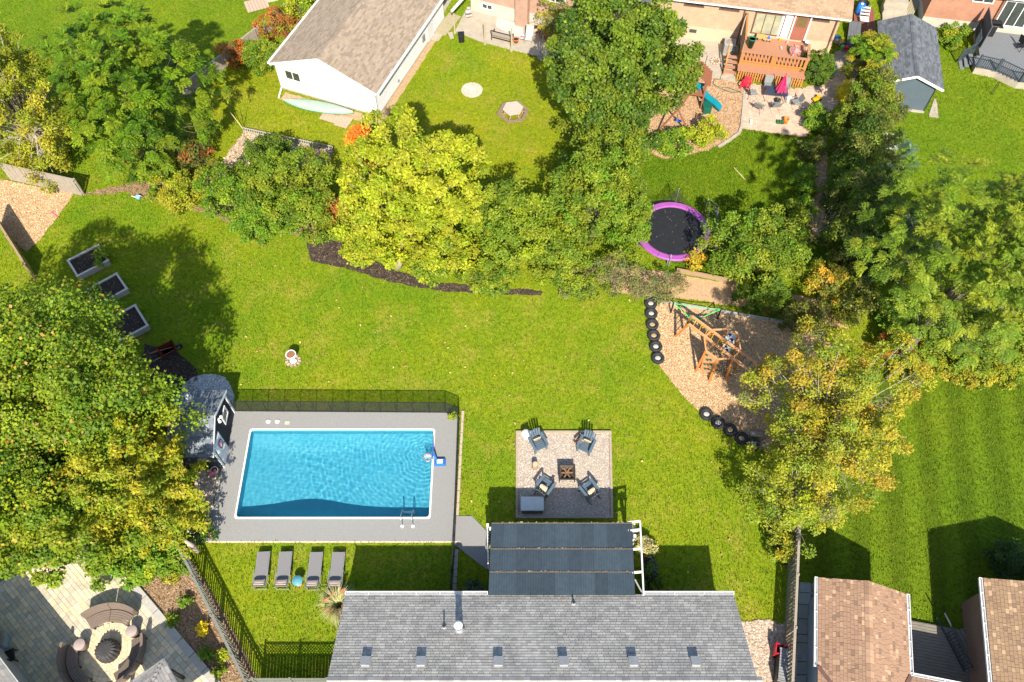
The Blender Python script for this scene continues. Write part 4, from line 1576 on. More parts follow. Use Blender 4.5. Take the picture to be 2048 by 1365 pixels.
t = thing('red_planter', 'small bright red pot beside the wheelbarrow', 'pot', (c.x, c.y, 0))
MB().lathe([(.12, 0), (.17, .25), (.15, .25), (.13, .2)], n=14).obj('pot', mat('red_pot', (.5, .04, .03), scale=6, rough=.4), t, smooth=True)
MB().lathe([(.135, .2), (0, .21)], n=14).obj('soil', MULCH, t)


# ------------------------------------------------------------------ play area
RUBBER = mat('tyre_rubber', (.030, .032, .035), (.02, .021, .023), rough=.75, scale=8)
ty = [(1301, 610, 'grey stones'), (1302, 630, 'grey stones'), (1304, 652, 'sand'), (1307, 674, 'sand'), (1311, 696, 'grey stones'), (1315, 719, 'grey stones'),
      (1412, 831, 'grey stones'), (1435, 848, 'grey stones'), (1459, 862, 'sand'), (1482, 879, 'sand'), (1506, 891, 'grey stones')]
tl_ = ['old black tyre at top end of the upright row', 'second tyre from the top of the upright row', 'third tyre from the top, filled with sand',
       'fourth tyre from the top, filled with sand', 'fifth tyre from the top, filled with grey gravel', 'lowest tyre of the upright row, filled with gravel',
       'first tyre of the slanting lower row, nearest the lawn', 'second tyre of the slanting lower row', 'middle tyre of the slanting lower row holding sand',
       'fourth tyre of the slanting lower row, in tree shade', 'last tyre of the slanting row, half hidden by leaves']
FILL = {'grey stones': mat('tyre_gravel', (.50, .47, .42), (.36, .34, .31), scale=14, bump=.8), 'sand': mat('tyre_sand', (.42, .31, .17), (.3, .22, .12), scale=10, bump=.5)}
tyre_me = fill_me = None
for i, (x, y, fl) in enumerate(ty):
    c = G(x, y)
    t = thing('tyre', tl_[i], 'tyre', (c.x, c.y, .02), R.uniform(0, 3), 'old tyres edging the play area')
    if tyre_me is None:
        prof = [(.19, .03), (.25, 0), (.32, .0), (.355, .04), (.36, .11), (.355, .18), (.32, .22), (.25, .22), (.19, .18)]
        tyre_me = MB().lathe(prof + [prof[0]], n=28).mesh('tyre_casing', RUBBER, True)
    piece('casing', tyre_me, t, (0, 0, 0))
    MB().lathe([(.2, .1), (.12, .14), (0, .15)], n=18).obj('filling', FILL[fl], t, smooth=True)
    tr = MB()
    for k in range(26):
        a = k * 2 * math.pi / 26
        tr.box((.357 * math.cos(a), .357 * math.sin(a), .11), (.02, .045, .15), a)
    tr.obj('tread', RUBBER, t, kind='stuff')
c = G(1513, 872)
t = thing('fallen_log', 'short grey log lying behind the last tyres', 'log', (c.x, c.y, .02), ang((1500, 870), (1525, 874)))
MB().tube([(-.4, 0, .17), (.42, .02, .17)], [.17, .16], 12).obj('trunk_section', mat('grey_log', (.3, .25, .2), (.2, .16, .13), scale=8, bump=.4), t, smooth=True)
MB().lathe([(.16, 0), (0, .005)], n=12).obj('cut_face', MATS['cut_wood'], t).matrix_local = Matrix.Translation((.425, .02, .17)) @ Matrix.Rotation(math.pi / 2, 4, 'Y')

CEDARW = mat('cedar_wood', (.56, .22, .05), (.43, .165, .04), scale=4, aniso=(5, 5, 1), rough=.7)
CEDARL = mat('cedar_pale', (.60, .30, .14), (.50, .24, .11), scale=4, rough=.7)
GREENP = mat('green_plastic', (.01, .30, .13), (.008, .24, .1), rough=.4, scale=5)
YELP = mat('yellow_plastic', (.62, .38, .01), (.52, .3, .01), rough=.4, scale=5)
DGREEN = mat('dark_green_plastic', (.01, .10, .07), (.008, .08, .05), rough=.45, scale=5)
o = G(1449, 715)
th = ang((1378, 640), (1516, 752), 2.1)
cl = thing('climbing_frame', 'orange wooden climbing frame with monkey bars and rock wall', 'climbing frame', (o.x, o.y, .02), th)
inv = Matrix.Rotation(-th, 3, 'Z')


def lc(px, py, z):
    v = inv @ (G(px, py, z) - Vector((o.x, o.y, 0)))
    return Vector((v.x, v.y, z - .02))


HB = 2.15
A0, A1 = lc(1384, 633, HB), lc(1524, 736, HB)       # upper rail
B0, B1 = lc(1378, 649, HB), lc(1510, 750, HB)       # lower rail
for a, b in ((A0, A1), (B0, B1)):
    MB().bar(a, b, .10, .14).obj('beam', CEDARL, cl)
for k in range(11):
    t_ = .06 + k * .09
    MB().tube([A0.lerp(A1, t_), B0.lerp(B1, t_)], .022, 7).obj('rung', DGREEN if t_ > .6 else YELP, cl)
# end ladder on the left
e0, e1 = lc(1350, 674, 0), lc(1366, 660, 0)
top0, top1 = B0.copy(), A0.copy()
for a, b in ((e0, top0), (e1, top1)):
    MB().bar(a, b, .09, .12).obj('post', CEDARW, cl)
for k in range(4):
    t_ = .2 + k * .2
    MB().tube([e0.lerp(top0, t_), e1.lerp(top1, t_)], .02, 6).obj('ladder_rung', DGREEN, cl)
# right end posts
for (px_, py_), topp in (((1509, 783), B1), ((1520, 760), A1)):
    e = lc(px_, py_, 0)
    MB().bar(e, topp, .09, .09).obj('post', CEDARW, cl)
    MB().box((topp.x, topp.y, topp.z + .09), (.13, .13, .05)).obj('post_cap', DGREEN, cl)
# the hexagonal tower
hexa = [lc(1426, 660, HB), lc(1454, 659, HB), lc(1476, 672, HB), lc(1481, 701, HB), lc(1466, 717, HB), lc(1436, 719, HB), lc(1412, 702, HB), lc(1408, 676, HB)]
for k in range(8):
    a, b = hexa[k], hexa[(k + 1) % 8]
    MB().bar(a, b, .07, .09).obj('top_rail', CEDARL, cl)
feet = []
cen = sum((p for p in hexa), Vector()) / 8
for k in (0, 1, 2, 3, 4, 5, 6):
    a = hexa[k]
    f_ = Vector((cen.x + (a.x - cen.x) * 1.18, cen.y + (a.y - cen.y) * 1.18, 0))
    feet.append(f_)
    MB().bar(f_, a, .10, .10).obj('post', CEDARW, cl)
# rock wall panel on the camera side
w0, w1 = hexa[6], hexa[5]
g0, g1 = lc(1401, 738, .15), lc(1423, 755, .15)
q = MB()
nrm = (w1 - w0).cross(g0 - w0).normalized() * .04
for k in range(6):
    a, b = w0.lerp(g0, k / 6 + .004), w0.lerp(g0, (k + 1) / 6 - .004)
    c_, d2 = w1.lerp(g1, (k + 1) / 6 - .004), w1.lerp(g1, k / 6 + .004)
    q = MB()
    q.add([a - nrm, b - nrm, c_ - nrm, d2 - nrm, a + nrm, b + nrm, c_ + nrm, d2 + nrm],
          [(3, 2, 1, 0), (4, 5, 6, 7), (0, 1, 5, 4), (1, 2, 6, 5), (2, 3, 7, 6), (3, 0, 4, 7)])
    q.obj('climbing_board', CEDARL, cl)
for k in range(9):
    p_ = w0.lerp(w1, .2 + .6 * ((k * .618) % 1)).lerp(g0.lerp(g1, .2 + .6 * ((k * .618) % 1)), .1 + k * .095)
    for s in (1, -1):
        MB().cushion(p_ + nrm * 1.6 * s, (.13, .13, .13), puff=.4).obj('hand_hold', DGREEN, cl, smooth=True)
# shelves with tic tac toe panels
PANEL = mat('grey_panel', (.55, .57, .58), (.45, .47, .48), rough=.5, scale=6)
for (a, b, c_, d2) in (((1456, 661), (1476, 674), (1467, 690), (1450, 678)), ((1448, 688), (1463, 697), (1457, 707), (1444, 697))):
    pts = [lc(*p_, 1.55) for p_ in (a, b, c_, d2)]
    q = MB()
    q.prism([(v.x, v.y) for v in pts], 1.5, 1.54)
    pn = q.obj('play_panel', PANEL, cl)
    for k in (.33, .68):
        m_ = pts[0].lerp(pts[2], k)
        q = MB()
        q.lathe([(.09, 0), (.09, .01), (0, .012)], n=10)
        k_ = q.obj('symbol', BLK, pn)
        k_.location = (m_.x, m_.y, 1.56)
# cargo net between two posts
n0, n1, n2, n3 = hexa[5], hexa[4], lc(1460, 752, .05), lc(1432, 755, .05)
q = MB()
for k in range(7):
    a = n0.lerp(n1, k / 6)
    b = n3.lerp(n2, k / 6)
    q.tube([a, b], .014, 4)
for k in range(9):
    q.tube([n0.lerp(n3, k / 8), n1.lerp(n2, k / 8)], .014, 4)
q.obj('cargo_net', BLK, cl)
f2 = lc(1452, 755, 0)
MB().bar(f2, hexa[4], .09, .11).obj('post', CEDARW, cl)
for k in range(4):
    a = f2.lerp(hexa[4], .15 + k * .2)
    MB().tube([a, a + Vector((.5, .2, 0))], .02, 6).obj('ladder_rung', DGREEN, cl)
for k in range(8):
    t_ = .15 + k * .1
    p_ = A0.lerp(A1, t_ * .7) if k % 2 else B0.lerp(B1, t_ * .7)
    MB().lathe([(.06, -.2), (.075, -.17), (.06, -.14), (.045, -.17), (.06, -.2)], c=tuple(p_), n=10).obj('grip_ring', YELP, cl)

# hammock strap with green seat hung between two posts along the border timber
h0, h1 = G(1347, 607, 1.0), G(1442, 619, 1.0)
sw = thing('strap_swing', 'bright green strap swing strung between two dark stakes', 'swing', (h0.x, h0.y, 0))
rel = lambda v: v - Vector((h0.x, h0.y, 0))
for h_ in (h0, h1):
    v = rel(h_)
    MB().tube([(v.x, v.y, 0), (v.x, v.y, 1.05)], .05, 8).obj('stake', BLK, sw)
GRL = mat('lime_strap', (.10, .55, .12), (.08, .45, .1), rough=.5, scale=6)
mid = rel(G(1390, 637, .45))
MB().tube([rel(h0), rel(h0).lerp(mid, .5) - Vector((0, 0, .12)), mid + Vector((-.3, 0, 0))], .028, 5).obj('strap', GRL, sw)
MB().tube([rel(h1), rel(h1).lerp(mid, .5) - Vector((0, 0, .12)), mid + Vector((.35, 0, 0))], .028, 5).obj('strap', GRL, sw)
MB().tube([rel(h0), rel(h0).lerp(rel(h1), .5) - Vector((0, 0, .1)), rel(h1)], .022, 5).obj('top_line', GRL, sw)
MB().cushion(mid, (.75, .34, .12), puff=.5, rz=-.25).obj('seat', GREENP, sw, smooth=True)
MB().cushion(mid + Vector((-.1, .02, .09)), (.22, .16, .08), puff=.5).obj('seat_pad', PANEL, sw, smooth=True)
# border timbers behind
t = thing('border_timbers', 'long grey landscape timbers along top of the play area', 'border', (0, 0, 0))
a, b = G(1292, 600), G(1600, 652)
for k in range(5):
    MB().bar(a.lerp(b, k / 5 + .004) + Vector((0, 0, .1)), a.lerp(b, (k + 1) / 5 - .004) + Vector((0, 0, .1)), .15, .17).obj('timber', GWOOD, t)
t = thing('play_retaining_wall', 'low tan plank retaining wall below the trampoline', 'retaining wall', (0, 0, 0))
a, b = G(1352, 545), G(1490, 572)
for k in range(3):
    MB().bar(a + Vector((0, 0, .08 + k * .13)), b + Vector((0, 0, .08 + k * .13)), .08, .12).obj('plank', TWOOD, t)

# ------------------------------------------------------------------ trampoline
c = G(1346, 462, .75)
tp_ = thing('trampoline', 'round trampoline with black mat and purple pad', 'trampoline', (c.x, c.y, 0))
Rr = 2.28
MAT_ = mat('jump_mat', (.016, .018, .022), (.011, .012, .015), rough=.7, scale=5)
PURP = mat('purple_pad', (.33, .085, .34), (.26, .07, .29), rough=.5, scale=2.5)
MB().lathe([(1.9, .72), (1.9, .745)], n=48).obj('jump_mat', MAT_, tp_)
for k in range(6):
    a0 = k * math.pi / 3
    q = MB()
    P, F = [], []
    for i in range(9):
        a = a0 + (math.pi / 3 - .01) * i / 8
        for r_, z in ((1.86, .77), (1.95, .81), (Rr - .05, .81), (Rr, .75), (Rr, .70), (1.86, .74)):
            P.append((r_ * math.cos(a), r_ * math.sin(a), z))
    for i in range(8):
        for j in range(6):
            j2 = (j + 1) % 6
            F.append((i * 6 + j, i * 6 + j2, (i + 1) * 6 + j2, (i + 1) * 6 + j)[::-1])
    q.add(P, F)
    q.obj('spring_pad', PURP, tp_)
for k in range(6):
    a = k * math.pi / 3 + .3
    x, y = 2.1 * math.cos(a), 2.1 * math.sin(a)
    MB().tube([(x, y, .7), (x, y, .03), (x * .85, y * .85, .03)], .03, 6).obj('leg', FRAME, tp_)
# safety net poles, the net sagging at the back
pole = []
for k in range(6):
    a = math.radians(20 + k * 60)
    x, y = (Rr + .06) * math.cos(a), (Rr + .06) * math.sin(a)
    h = 2.1 if k in (1, 2) else 1.25
    if k in (0,):
        h = 1.5
    pole.append((x, y, h))
    MB().tube([(x, y, .2), (x, y, h - .15), (x * .95, y * .95, h)], .024, 6).obj('net_pole', mat('grey_pole', (.3, .3, .33), scale=5, rough=.4), tp_)
NET2 = NET.copy()
NET2.name = 'sagging_net'
NET2.node_tree.nodes['Mix Shader'].inputs[0].default_value = .38
for k in (0, 1, 2):
    a, b = Vector(pole[k]), Vector(pole[(k + 1) % 6])
    q = MB()
    P, F = [], []
    for i in range(9):
        t_ = i / 8
        tp2 = a.lerp(b, t_)
        ang_ = math.atan2(a.y, a.x) + math.radians(60) * t_
        sag = .7 * math.sin(math.pi * t_)
        P += [(tp2.x * 1.0, tp2.y * 1.0, max(.95, tp2.z - sag)), (Rr * math.cos(ang_), Rr * math.sin(ang_), .82)]
    for i in range(8):
        F.append((i * 2, i * 2 + 1, i * 2 + 3, i * 2 + 2))
    q.add(P, F)
    q.obj('safety_net', NET2, tp_)
lv = MB()
for k in range(26):
    a, r_ = R.uniform(0, 6.28), 1.75 * math.sqrt(R.random())
    lv.box((r_ * math.cos(a), r_ * math.sin(a), .765), (.055, .035, .01), R.uniform(0, 3), tint=R.choice([(.2, .15, .04), (.15, .1, .04), (.22, .18, .08)]))
lv.obj('fallen_leaves', LEAFLET, tp_, kind='stuff')
GREYL = mat('line_grey', (.25, .25, .25), scale=3)
t = thing('wire_fence', 'thin wire fence panel right of the trampoline', 'fence', (0, 0, 0))
pp = [G(1410, 420), G(1430, 435), G(1424, 540)]
for i, v in enumerate(pp):
    MB().tube([v, v + Vector((0, 0, 1.1))], .025, 6).obj('post', GREYL, t)
for i in range(2):
    q = MB()
    for z in (.2, .5, .8, 1.08):
        q.tube([pp[i] + Vector((0, 0, z)), pp[i + 1] + Vector((0, 0, z))], .01, 4)
    q.obj('wires', GREYL, t, kind='stuff')
t = thing('bamboo_cane', 'pale bamboo cane lying on the grass above the trampoline', 'cane', (0, 0, 0))
a, b = G(1468, 337), G(1490, 361)
MB().tube([a + Vector((0, 0, .05)), b + Vector((0, 0, .05))], .03, 6).obj('stem', mat('bamboo', (.6, .5, .25), scale=10), t)
q = MB()
for k in range(4):
    p_ = a.lerp(b, .2 + k * .2) + Vector((0, 0, .05))
    q.lathe([(.036, -.01), (.036, .01)], c=tuple(p_), n=6)
q.obj('nodes', MATS['bamboo'], t, kind='stuff')


# ------------------------------------------------------------------ fences
def picket_fence(a, b, label, h=1.6, pitch=.16, w=.11, m=None, gap_rows=(), rails=(.35, 1.3), side=1, posts=2.4, lattice=False, cap=True, name='picket_fence'):
    a, b = Vector(a), Vector(b)
    L_ = (b - a).length
    rz = math.atan2(b.y - a.y, b.x - a.x)
    t = thing(name, label, 'fence', (a.x, a.y, 0), rz)
    m = m or GWOOD
    n = int(L_ / pitch)
    me = {}
    for v in range(4):
        q = MB()
        hh = h - .1 + (.02 if v % 2 else 0)
        q.box((0, 0, hh / 2 + .04), (w, .022, hh))
        me[v] = q.mesh('picket', m)
    for i in range(n):
        piece('picket', me[R.randrange(4)], t, (pitch * (i + .5), .03 * side, 0), (R.uniform(-.012, .012), R.uniform(-.012, .012), 0))
    for z in rails:
        MB().box((L_ / 2, 0, z), (L_, .04, .09)).obj('rail', m, t)
    if cap:
        MB().box((L_ / 2, .01, h), (L_ + .1, .12, .04)).obj('cap_rail', m, t)
    k = max(1, round(L_ / posts))
    for i in range(k + 1):
        MB().box((L_ * i / k, -.05 * side, (h + .06) / 2), (.1, .09, h + .06)).obj('post', m, t)
    return t


OLDW = mat('old_fence', (.36, .31, .25), (.24, .20, .16), scale=3, aniso=(6, 6, 1), bump=.3)
DGW = mat('greenish_fence', (.20, .21, .18), (.13, .14, .12), scale=3, aniso=(6, 6, 1), bump=.3)
a, b = G(350, 1082, 1.55), G(492, 1368, 1.55)
b = b + (b - a).normalized() * .6
picket_fence((a.x, a.y, 0), (b.x, b.y, 0), 'weathered picket fence slanting between garden bed and lounger lawn', h=1.55, pitch=.2, w=.085, m=DGW, side=1)
a, b = G(1599, 1050, 1.7), G(1585, 1368, 1.7)
picket_fence((a.x, a.y, 0), (b.x, b.y, 0), 'tall brown board fence beside the stone strip on the right', h=1.7, pitch=.17, w=.11, m=OLDW, side=-1)
a, b = G(22, 360), G(168, 392)
picket_fence(a, b, 'grey plank fence above the wood chip corner at far left', h=1.5, pitch=.13, w=.125, m=OLDW, side=-1, rails=(.3, 1.2))
a, b = G(-20, 420, 1.5), G(48, 528, 1.5)
picket_fence((a.x, a.y, 0), (b.x, b.y, 0), 'tan plank fence running down the left picture edge', h=1.5, pitch=.15, w=.145, m=TWOOD, side=1)
a, b = G(372, 198), G(520, 82)
picket_fence(a, b, 'old grey stockade fence beside the tall green tree', h=1.15, pitch=.15, w=.13, m=OLDW, side=-1, rails=(.3, 1.0))
a, b = G(520, 82), G(615, 2)
picket_fence(a, b, 'old fence covered in red creeper left of the white garage', h=1.15, pitch=.15, w=.13, m=OLDW, side=-1, rails=(.3, 1.0))
# lattice topped fence across the bottom of the lounger lawn
a, b = G(525, 1372), G(668, 1372)
t = thing('lattice_fence', 'lattice topped fence at the lower end of lounger lawn', 'fence', (a.x, a.y, 0))
L_ = (b - a).length
for k in range(int(L_ / .15)):
    MB().box((.075 + k * .15, 0, .6), (.14, .025, 1.2)).obj('board', DGW, t)
for s in (1, -1):
    for k in range(int(L_ / .14) + 2):
        x = k * .14
        MB().bar((x, .0 + .012 * s, 1.25), (x + .45 * s, .0 + .012 * s, 1.7), .012, .035).obj('lath', DGW, t)
for z in (1.22, 1.72):
    MB().box((L_ / 2, 0, z), (L_, .06, .06)).obj('rail', DGW, t)
for k in range(3):
    MB().box((L_ * k / 2, 0, .92), (.1, .1, 1.84)).obj('post', DGW, t)
# white trellis edging of the compost bed
t = thing('compost_edging', 'low white slatted edging along top of the compost bed', 'edging', (0, 0, 0))
a, b, c_ = G(488, 264), G(668, 302), G(656, 330)
for p0, p1 in ((a, b), (b, c_)):
    n = int((p1 - p0).length / .16)
    for z in (.1, .38):
        MB().bar(p0 + Vector((0, 0, z)), p1 + Vector((0, 0, z)), .04, .07).obj('rail', GWOOD, t)
    for k in range(n + 1):
        p_ = p0.lerp(p1, k / n)
        MB().box((p_.x, p_.y, .22), (.05, .05, .42)).obj('stake', GWOOD, t)
t = thing('washing_line_poles', 'two thin leaning poles on the grass above the compost bed', 'poles', (0, 0, 0))
for p0, p1 in (((460, 224, .0), (489, 262, 0.05)),):
    MB().tube([G(460, 224, .8), G(489, 262, .05)], .025, 6).obj('pole', MATS['bamboo'], t)
    MB().tube([G(481, 221, 1.2), G(488, 254, .05)], .02, 6).obj('pole', BLK, t)
c = G(278, 398)
t = thing('watering_can', 'small blue and white watering can below the tall green tree', 'watering can', (c.x, c.y, 0))
MB().lathe([(.14, 0), (.15, .25), (.12, .3)], n=14).obj('body', mat('sky_plastic', (.25, .5, .75), scale=5, rough=.4), t, smooth=True)
MB().tube([(-.1, 0, .1), (-.35, -.05, .34)], [.035, .02], 8).obj('spout', WHITE, t, smooth=True)
MB().tube([(.14, 0, .06), (.28, 0, .2), (.1, 0, .34)], .018, 6).obj('handle', WHITE, t, smooth=True)
c = G(112, 432)
t = thing('toy_rake', 'pink handled toy rake lying on the wood chips', 'rake', (c.x, c.y, .06), ang((102, 417), (118, 430)))
PK = mat('pink_plastic', (.7, .12, .2), scale=5, rough=.4)
MB().tube([(-.35, 0, 0), (.35, 0, 0)], .025, 6).obj('handle', PK, t)
MB().box((-.37, 0, 0), (.05, .3, .04)).obj('head', PK, t)


# ------------------------------------------------------------------ white garage
SIDW = mat('white_siding', (.66, .66, .65), (.61, .61, .61), rough=.6, scale=2)
SH_TAN = mat('tan_shingle', (.30, .24, .18), (.23, .18, .14), rough=.9, scale=22, tint=True)
TANT = [(1, 1, 1), (.82, .8, .78), (1.15, 1.15, 1.12), (.92, .92, .92), (1.06, 1.05, 1.0)]
GLASS = mat('window_glass', (.05, .06, .055), (.03, .04, .035), rough=.1, spec=.8, scale=2)
CONCR = mat('old_concrete', (.40, .35, .28), (.31, .27, .21), rough=.9, scale=2, bump=.2, bscale=20)
gp, gq, ge = G(567, 178), G(757, 234), G(869, 54)
Wg = (gq - gp).length
rz = math.atan2(gq.y - gp.y, gq.x - gp.x)
Lg = 11.0
ga = thing('white_garage', 'white sided garage with tan shingle gable roof', 'garage', gp, rz)
hw_, hr_ = 2.42, 4.0
q = MB()
prof = [(0, .12), (Wg, .12), (Wg, hw_), (Wg / 2, hr_ - .1), (0, hw_)]
q.ext(prof, 0, Lg)
q.obj('wall', SIDW, ga)
q = MB()
q.box((Wg / 2, Lg / 2, .06), (Wg + .06, Lg + .06, .14))
q.obj('footing', CONCR, ga)
for k in range(14):
    z = .25 + k * .16
    MB().box((Wg / 2, -.008, z), (Wg - .04, .014, .012)).obj('siding_board', SIDW, ga)
    MB().box((Wg + .008, Lg / 2, z), (.014, Lg - .04, .012)).obj('siding_board', SIDW, ga)
ov, ev = .3, .33
tanp = (hr_ - .1 - hw_) / (Wg / 2)
ze = hw_ - ev * tanp + .08
q = MB()
for s in (0, 1):
    x0 = -ev if s == 0 else Wg + ev
    P = [(x0, -ov, ze), (Wg / 2, -ov, hr_), (Wg / 2, Lg + ov, hr_), (x0, Lg + ov, ze)]
    P += [(x, y, z - .1) for x, y, z in P]
    q.add(P, [(0, 1, 2, 3), (7, 6, 5, 4), (0, 4, 5, 1), (3, 2, 6, 7), (0, 3, 7, 4)])
rf = q.obj('roof', mat('tan_under', (.2, .16, .12)), ga)
for x0 in (-ev, Wg + ev):
    shingles(rf, (x0, -ov, ze + .01), (x0, Lg + ov, ze + .01), (Wg / 2, Lg + ov, hr_ + .01), (Wg / 2, -ov, hr_ + .01), SH_TAN, TANT, tab=.33, exp_=.14, seed=12)
    MB().bar((x0, -ov - .015, ze - .06), (Wg / 2, -ov - .015, hr_ - .06), .03, .17).obj('barge_board', GUTTER, ga)
    s = -1 if x0 < 0 else 1
    a_, b_ = ((x0 + .02, -ov, ze - .02), (x0 + .02, Lg, ze - .02)) if s > 0 else ((x0 - .02, Lg, ze - .02), (x0 - .02, -ov, ze - .02))
    gutter(ga, a_, b_, hang=30)
    MB().bar((Wg * (s > 0) + s * .04, -.06, ze - .1), (Wg * (s > 0) + s * .04, -.06, .2), .07).obj('downspout', GUTTER, ga)
    MB().bar((Wg * (s > 0) + s * .04, -.06, .2), (Wg * (s > 0) + s * -.2, -1.0, .06), .09).obj('downspout_foot', GUTTER, ga)


def window(parent, x, z, w, h, y=-.02, panes=2, axis='x', fr=None, gl=None, face=-1):
    """framed window with separate panes on the local x wall (axis x) or y wall"""
    fr = fr or WHITE
    gl = gl or GLASS
    T = (lambda u, v, d: (x + u, y + d * face, z + v)) if axis == 'x' else (lambda u, v, d: (y + d * face, x + u, z + v))
    S = (lambda a, b, c_: (a, c_, b)) if axis == 'x' else (lambda a, b, c_: (c_, a, b))
    def bx(u, v, d, a, b, c_, mm, nm, par):
        q_ = MB()
        q_.box(T(u, v, d), S(a, b, c_))
        return q_.obj(nm, mm, par)
    q_ = MB()
    for u, v, a, b in ((0, h / 2, w + .12, .07), (0, -h / 2, w + .12, .07), (-w / 2, 0, .07, h - .06), (w / 2, 0, .07, h - .06)):
        q_.box(T(u, v, .03), S(a, b, .06))
    f_ = q_.obj('window_frame', fr, parent)
    for k in range(panes):
        pw = w / panes
        bx(-w / 2 + pw * (k + .5), 0, .015, pw - .03, h - .04, .02, gl, 'pane', f_)
        if k:
            bx(-w / 2 + pw * k, 0, .035, .05, h, .04, fr, 'mullion', f_)
    return f_


window(ga, 1.15, 1.55, 1.15, .78)
window(ga, 4.6, 1.75, .95, .62, y=Wg + .01, axis='y', face=1)
MB().box((Wg + .03, 8.6, 1.05), (.04, .9, 1.95)).obj('door', SIDW, ga)
MB().box((Wg + .05, 7.4, .95), (.1, .35, .5)).obj('meter_box', METAL, ga)
MB().box((Wg + .04, 3.2, .5), (.08, .16, .16)).obj('hose_bib', METAL, ga)
# canoe upside down and planks
a, b = G(569, 207), G(708, 231)
cn = thing('canoe', 'pale green canoe resting by the garage wall', 'canoe', ((a.x + b.x) / 2, (a.y + b.y) / 2, .14), math.atan2(b.y - a.y, b.x - a.x))
Lc = (b - a).length
P, F = [], []
ns, nc = 22, 11
for i in range(ns):
    t_ = -1 + 2 * i / (ns - 1)
    w = .45 * (1 - abs(t_) ** 2.3) + .004
    rise = .10 * abs(t_) ** 3
    for j in range(nc):
        a_ = math.pi * j / (nc - 1)
        P.append((t_ * Lc / 2, w * math.cos(a_), .05 + (.34 - rise * 1.2) * math.sin(a_) ** .8))
for i in range(ns - 1):
    for j in range(nc - 1):
        F.append((i * nc + j, (i + 1) * nc + j, (i + 1) * nc + j + 1, i * nc + j + 1))
q = MB()
q.add(P, F)
q.obj('hull', mat('canoe_green', (.30, .40, .33), (.25, .34, .28), rough=.45, scale=2), cn, smooth=True)
DTEAL = mat('canoe_trim', (.02, .22, .16), (.015, .18, .13), rough=.4, scale=4)
for s in (1, -1):
    MB().tube([P[i * nc + (0 if s > 0 else nc - 1)] for i in range(ns)], .028, 5).obj('gunwale', DTEAL, cn, smooth=True)
MB().tube([(P[i * nc + nc // 2][0], 0, P[i * nc + nc // 2][2] + .008) for i in range(1, ns - 1)], .014, 5).obj('keel', MATS['canoe_green'], cn)
OAK = mat('pale_board', (.5, .36, .26), (.38, .27, .2), scale=3, aniso=(2, 8, 8))
t = thing('plank_platform', 'weathered wooden boards lying beneath the canoe', 'boards', G(670, 240), rz)
for k in range(9):
    MB().box((-.9 + k * .24, 0, .06), (.225, 1.0 if k > 4 else .7, .06)).obj('plank', OAK, t)
t = thing('wooden_pallet', 'small wooden platform lying on grass near the top edge', 'platform', G(515, 12), ang((490, 18), (540, 5)))
for k in range(7):
    MB().box((-.75 + k * .24, 0, .12), (.22, 1.3, .05)).obj('plank', OAK, t)
t = thing('garden_bin_box', 'pale tan box at the top edge by the garage roof', 'box', G(545, 2), ang((490, 18), (540, 5)))
MB().box((0, .3, .5), (.9, .9, 1.0)).obj('body', mat('tan_resin', (.5, .42, .33), scale=3), t, bevel=.04)
MB().box((0, .3, 1.04), (1.0, 1.0, .08)).obj('lid', MATS['tan_resin'], t, bevel=.03)

# driveway and patio slab
sheet('driveway', [(880, 40), (915, -20), (868, -60), (830, 60)], .03, CONCR)
sheet('garage_step_slab', [(866, 60), (889, 66), (877, 84), (862, 80)], .05, CONCR)
sheet('stepping_slab', [(895, 66), (905, 65), (908, 78), (901, 80)], .05, CONCR)
o_, p_ = sheet('brick_house_patio', [(910, 64), (935, 15), (1250, 90), (1250, 160), (1128, 126), (1020, 100), (960, 84)], .06, CONCR, thick=.1)
NOGRASS.append(p_)
sheet('patio_rug', [(995, 37), (1046, 52), (1046, 72), (1036, 78), (992, 55)], .072, mat('mint_rug', (.42, .50, .42), (.36, .44, .37), scale=8))

# ------------------------------------------------------------------ pink brick house, top centre


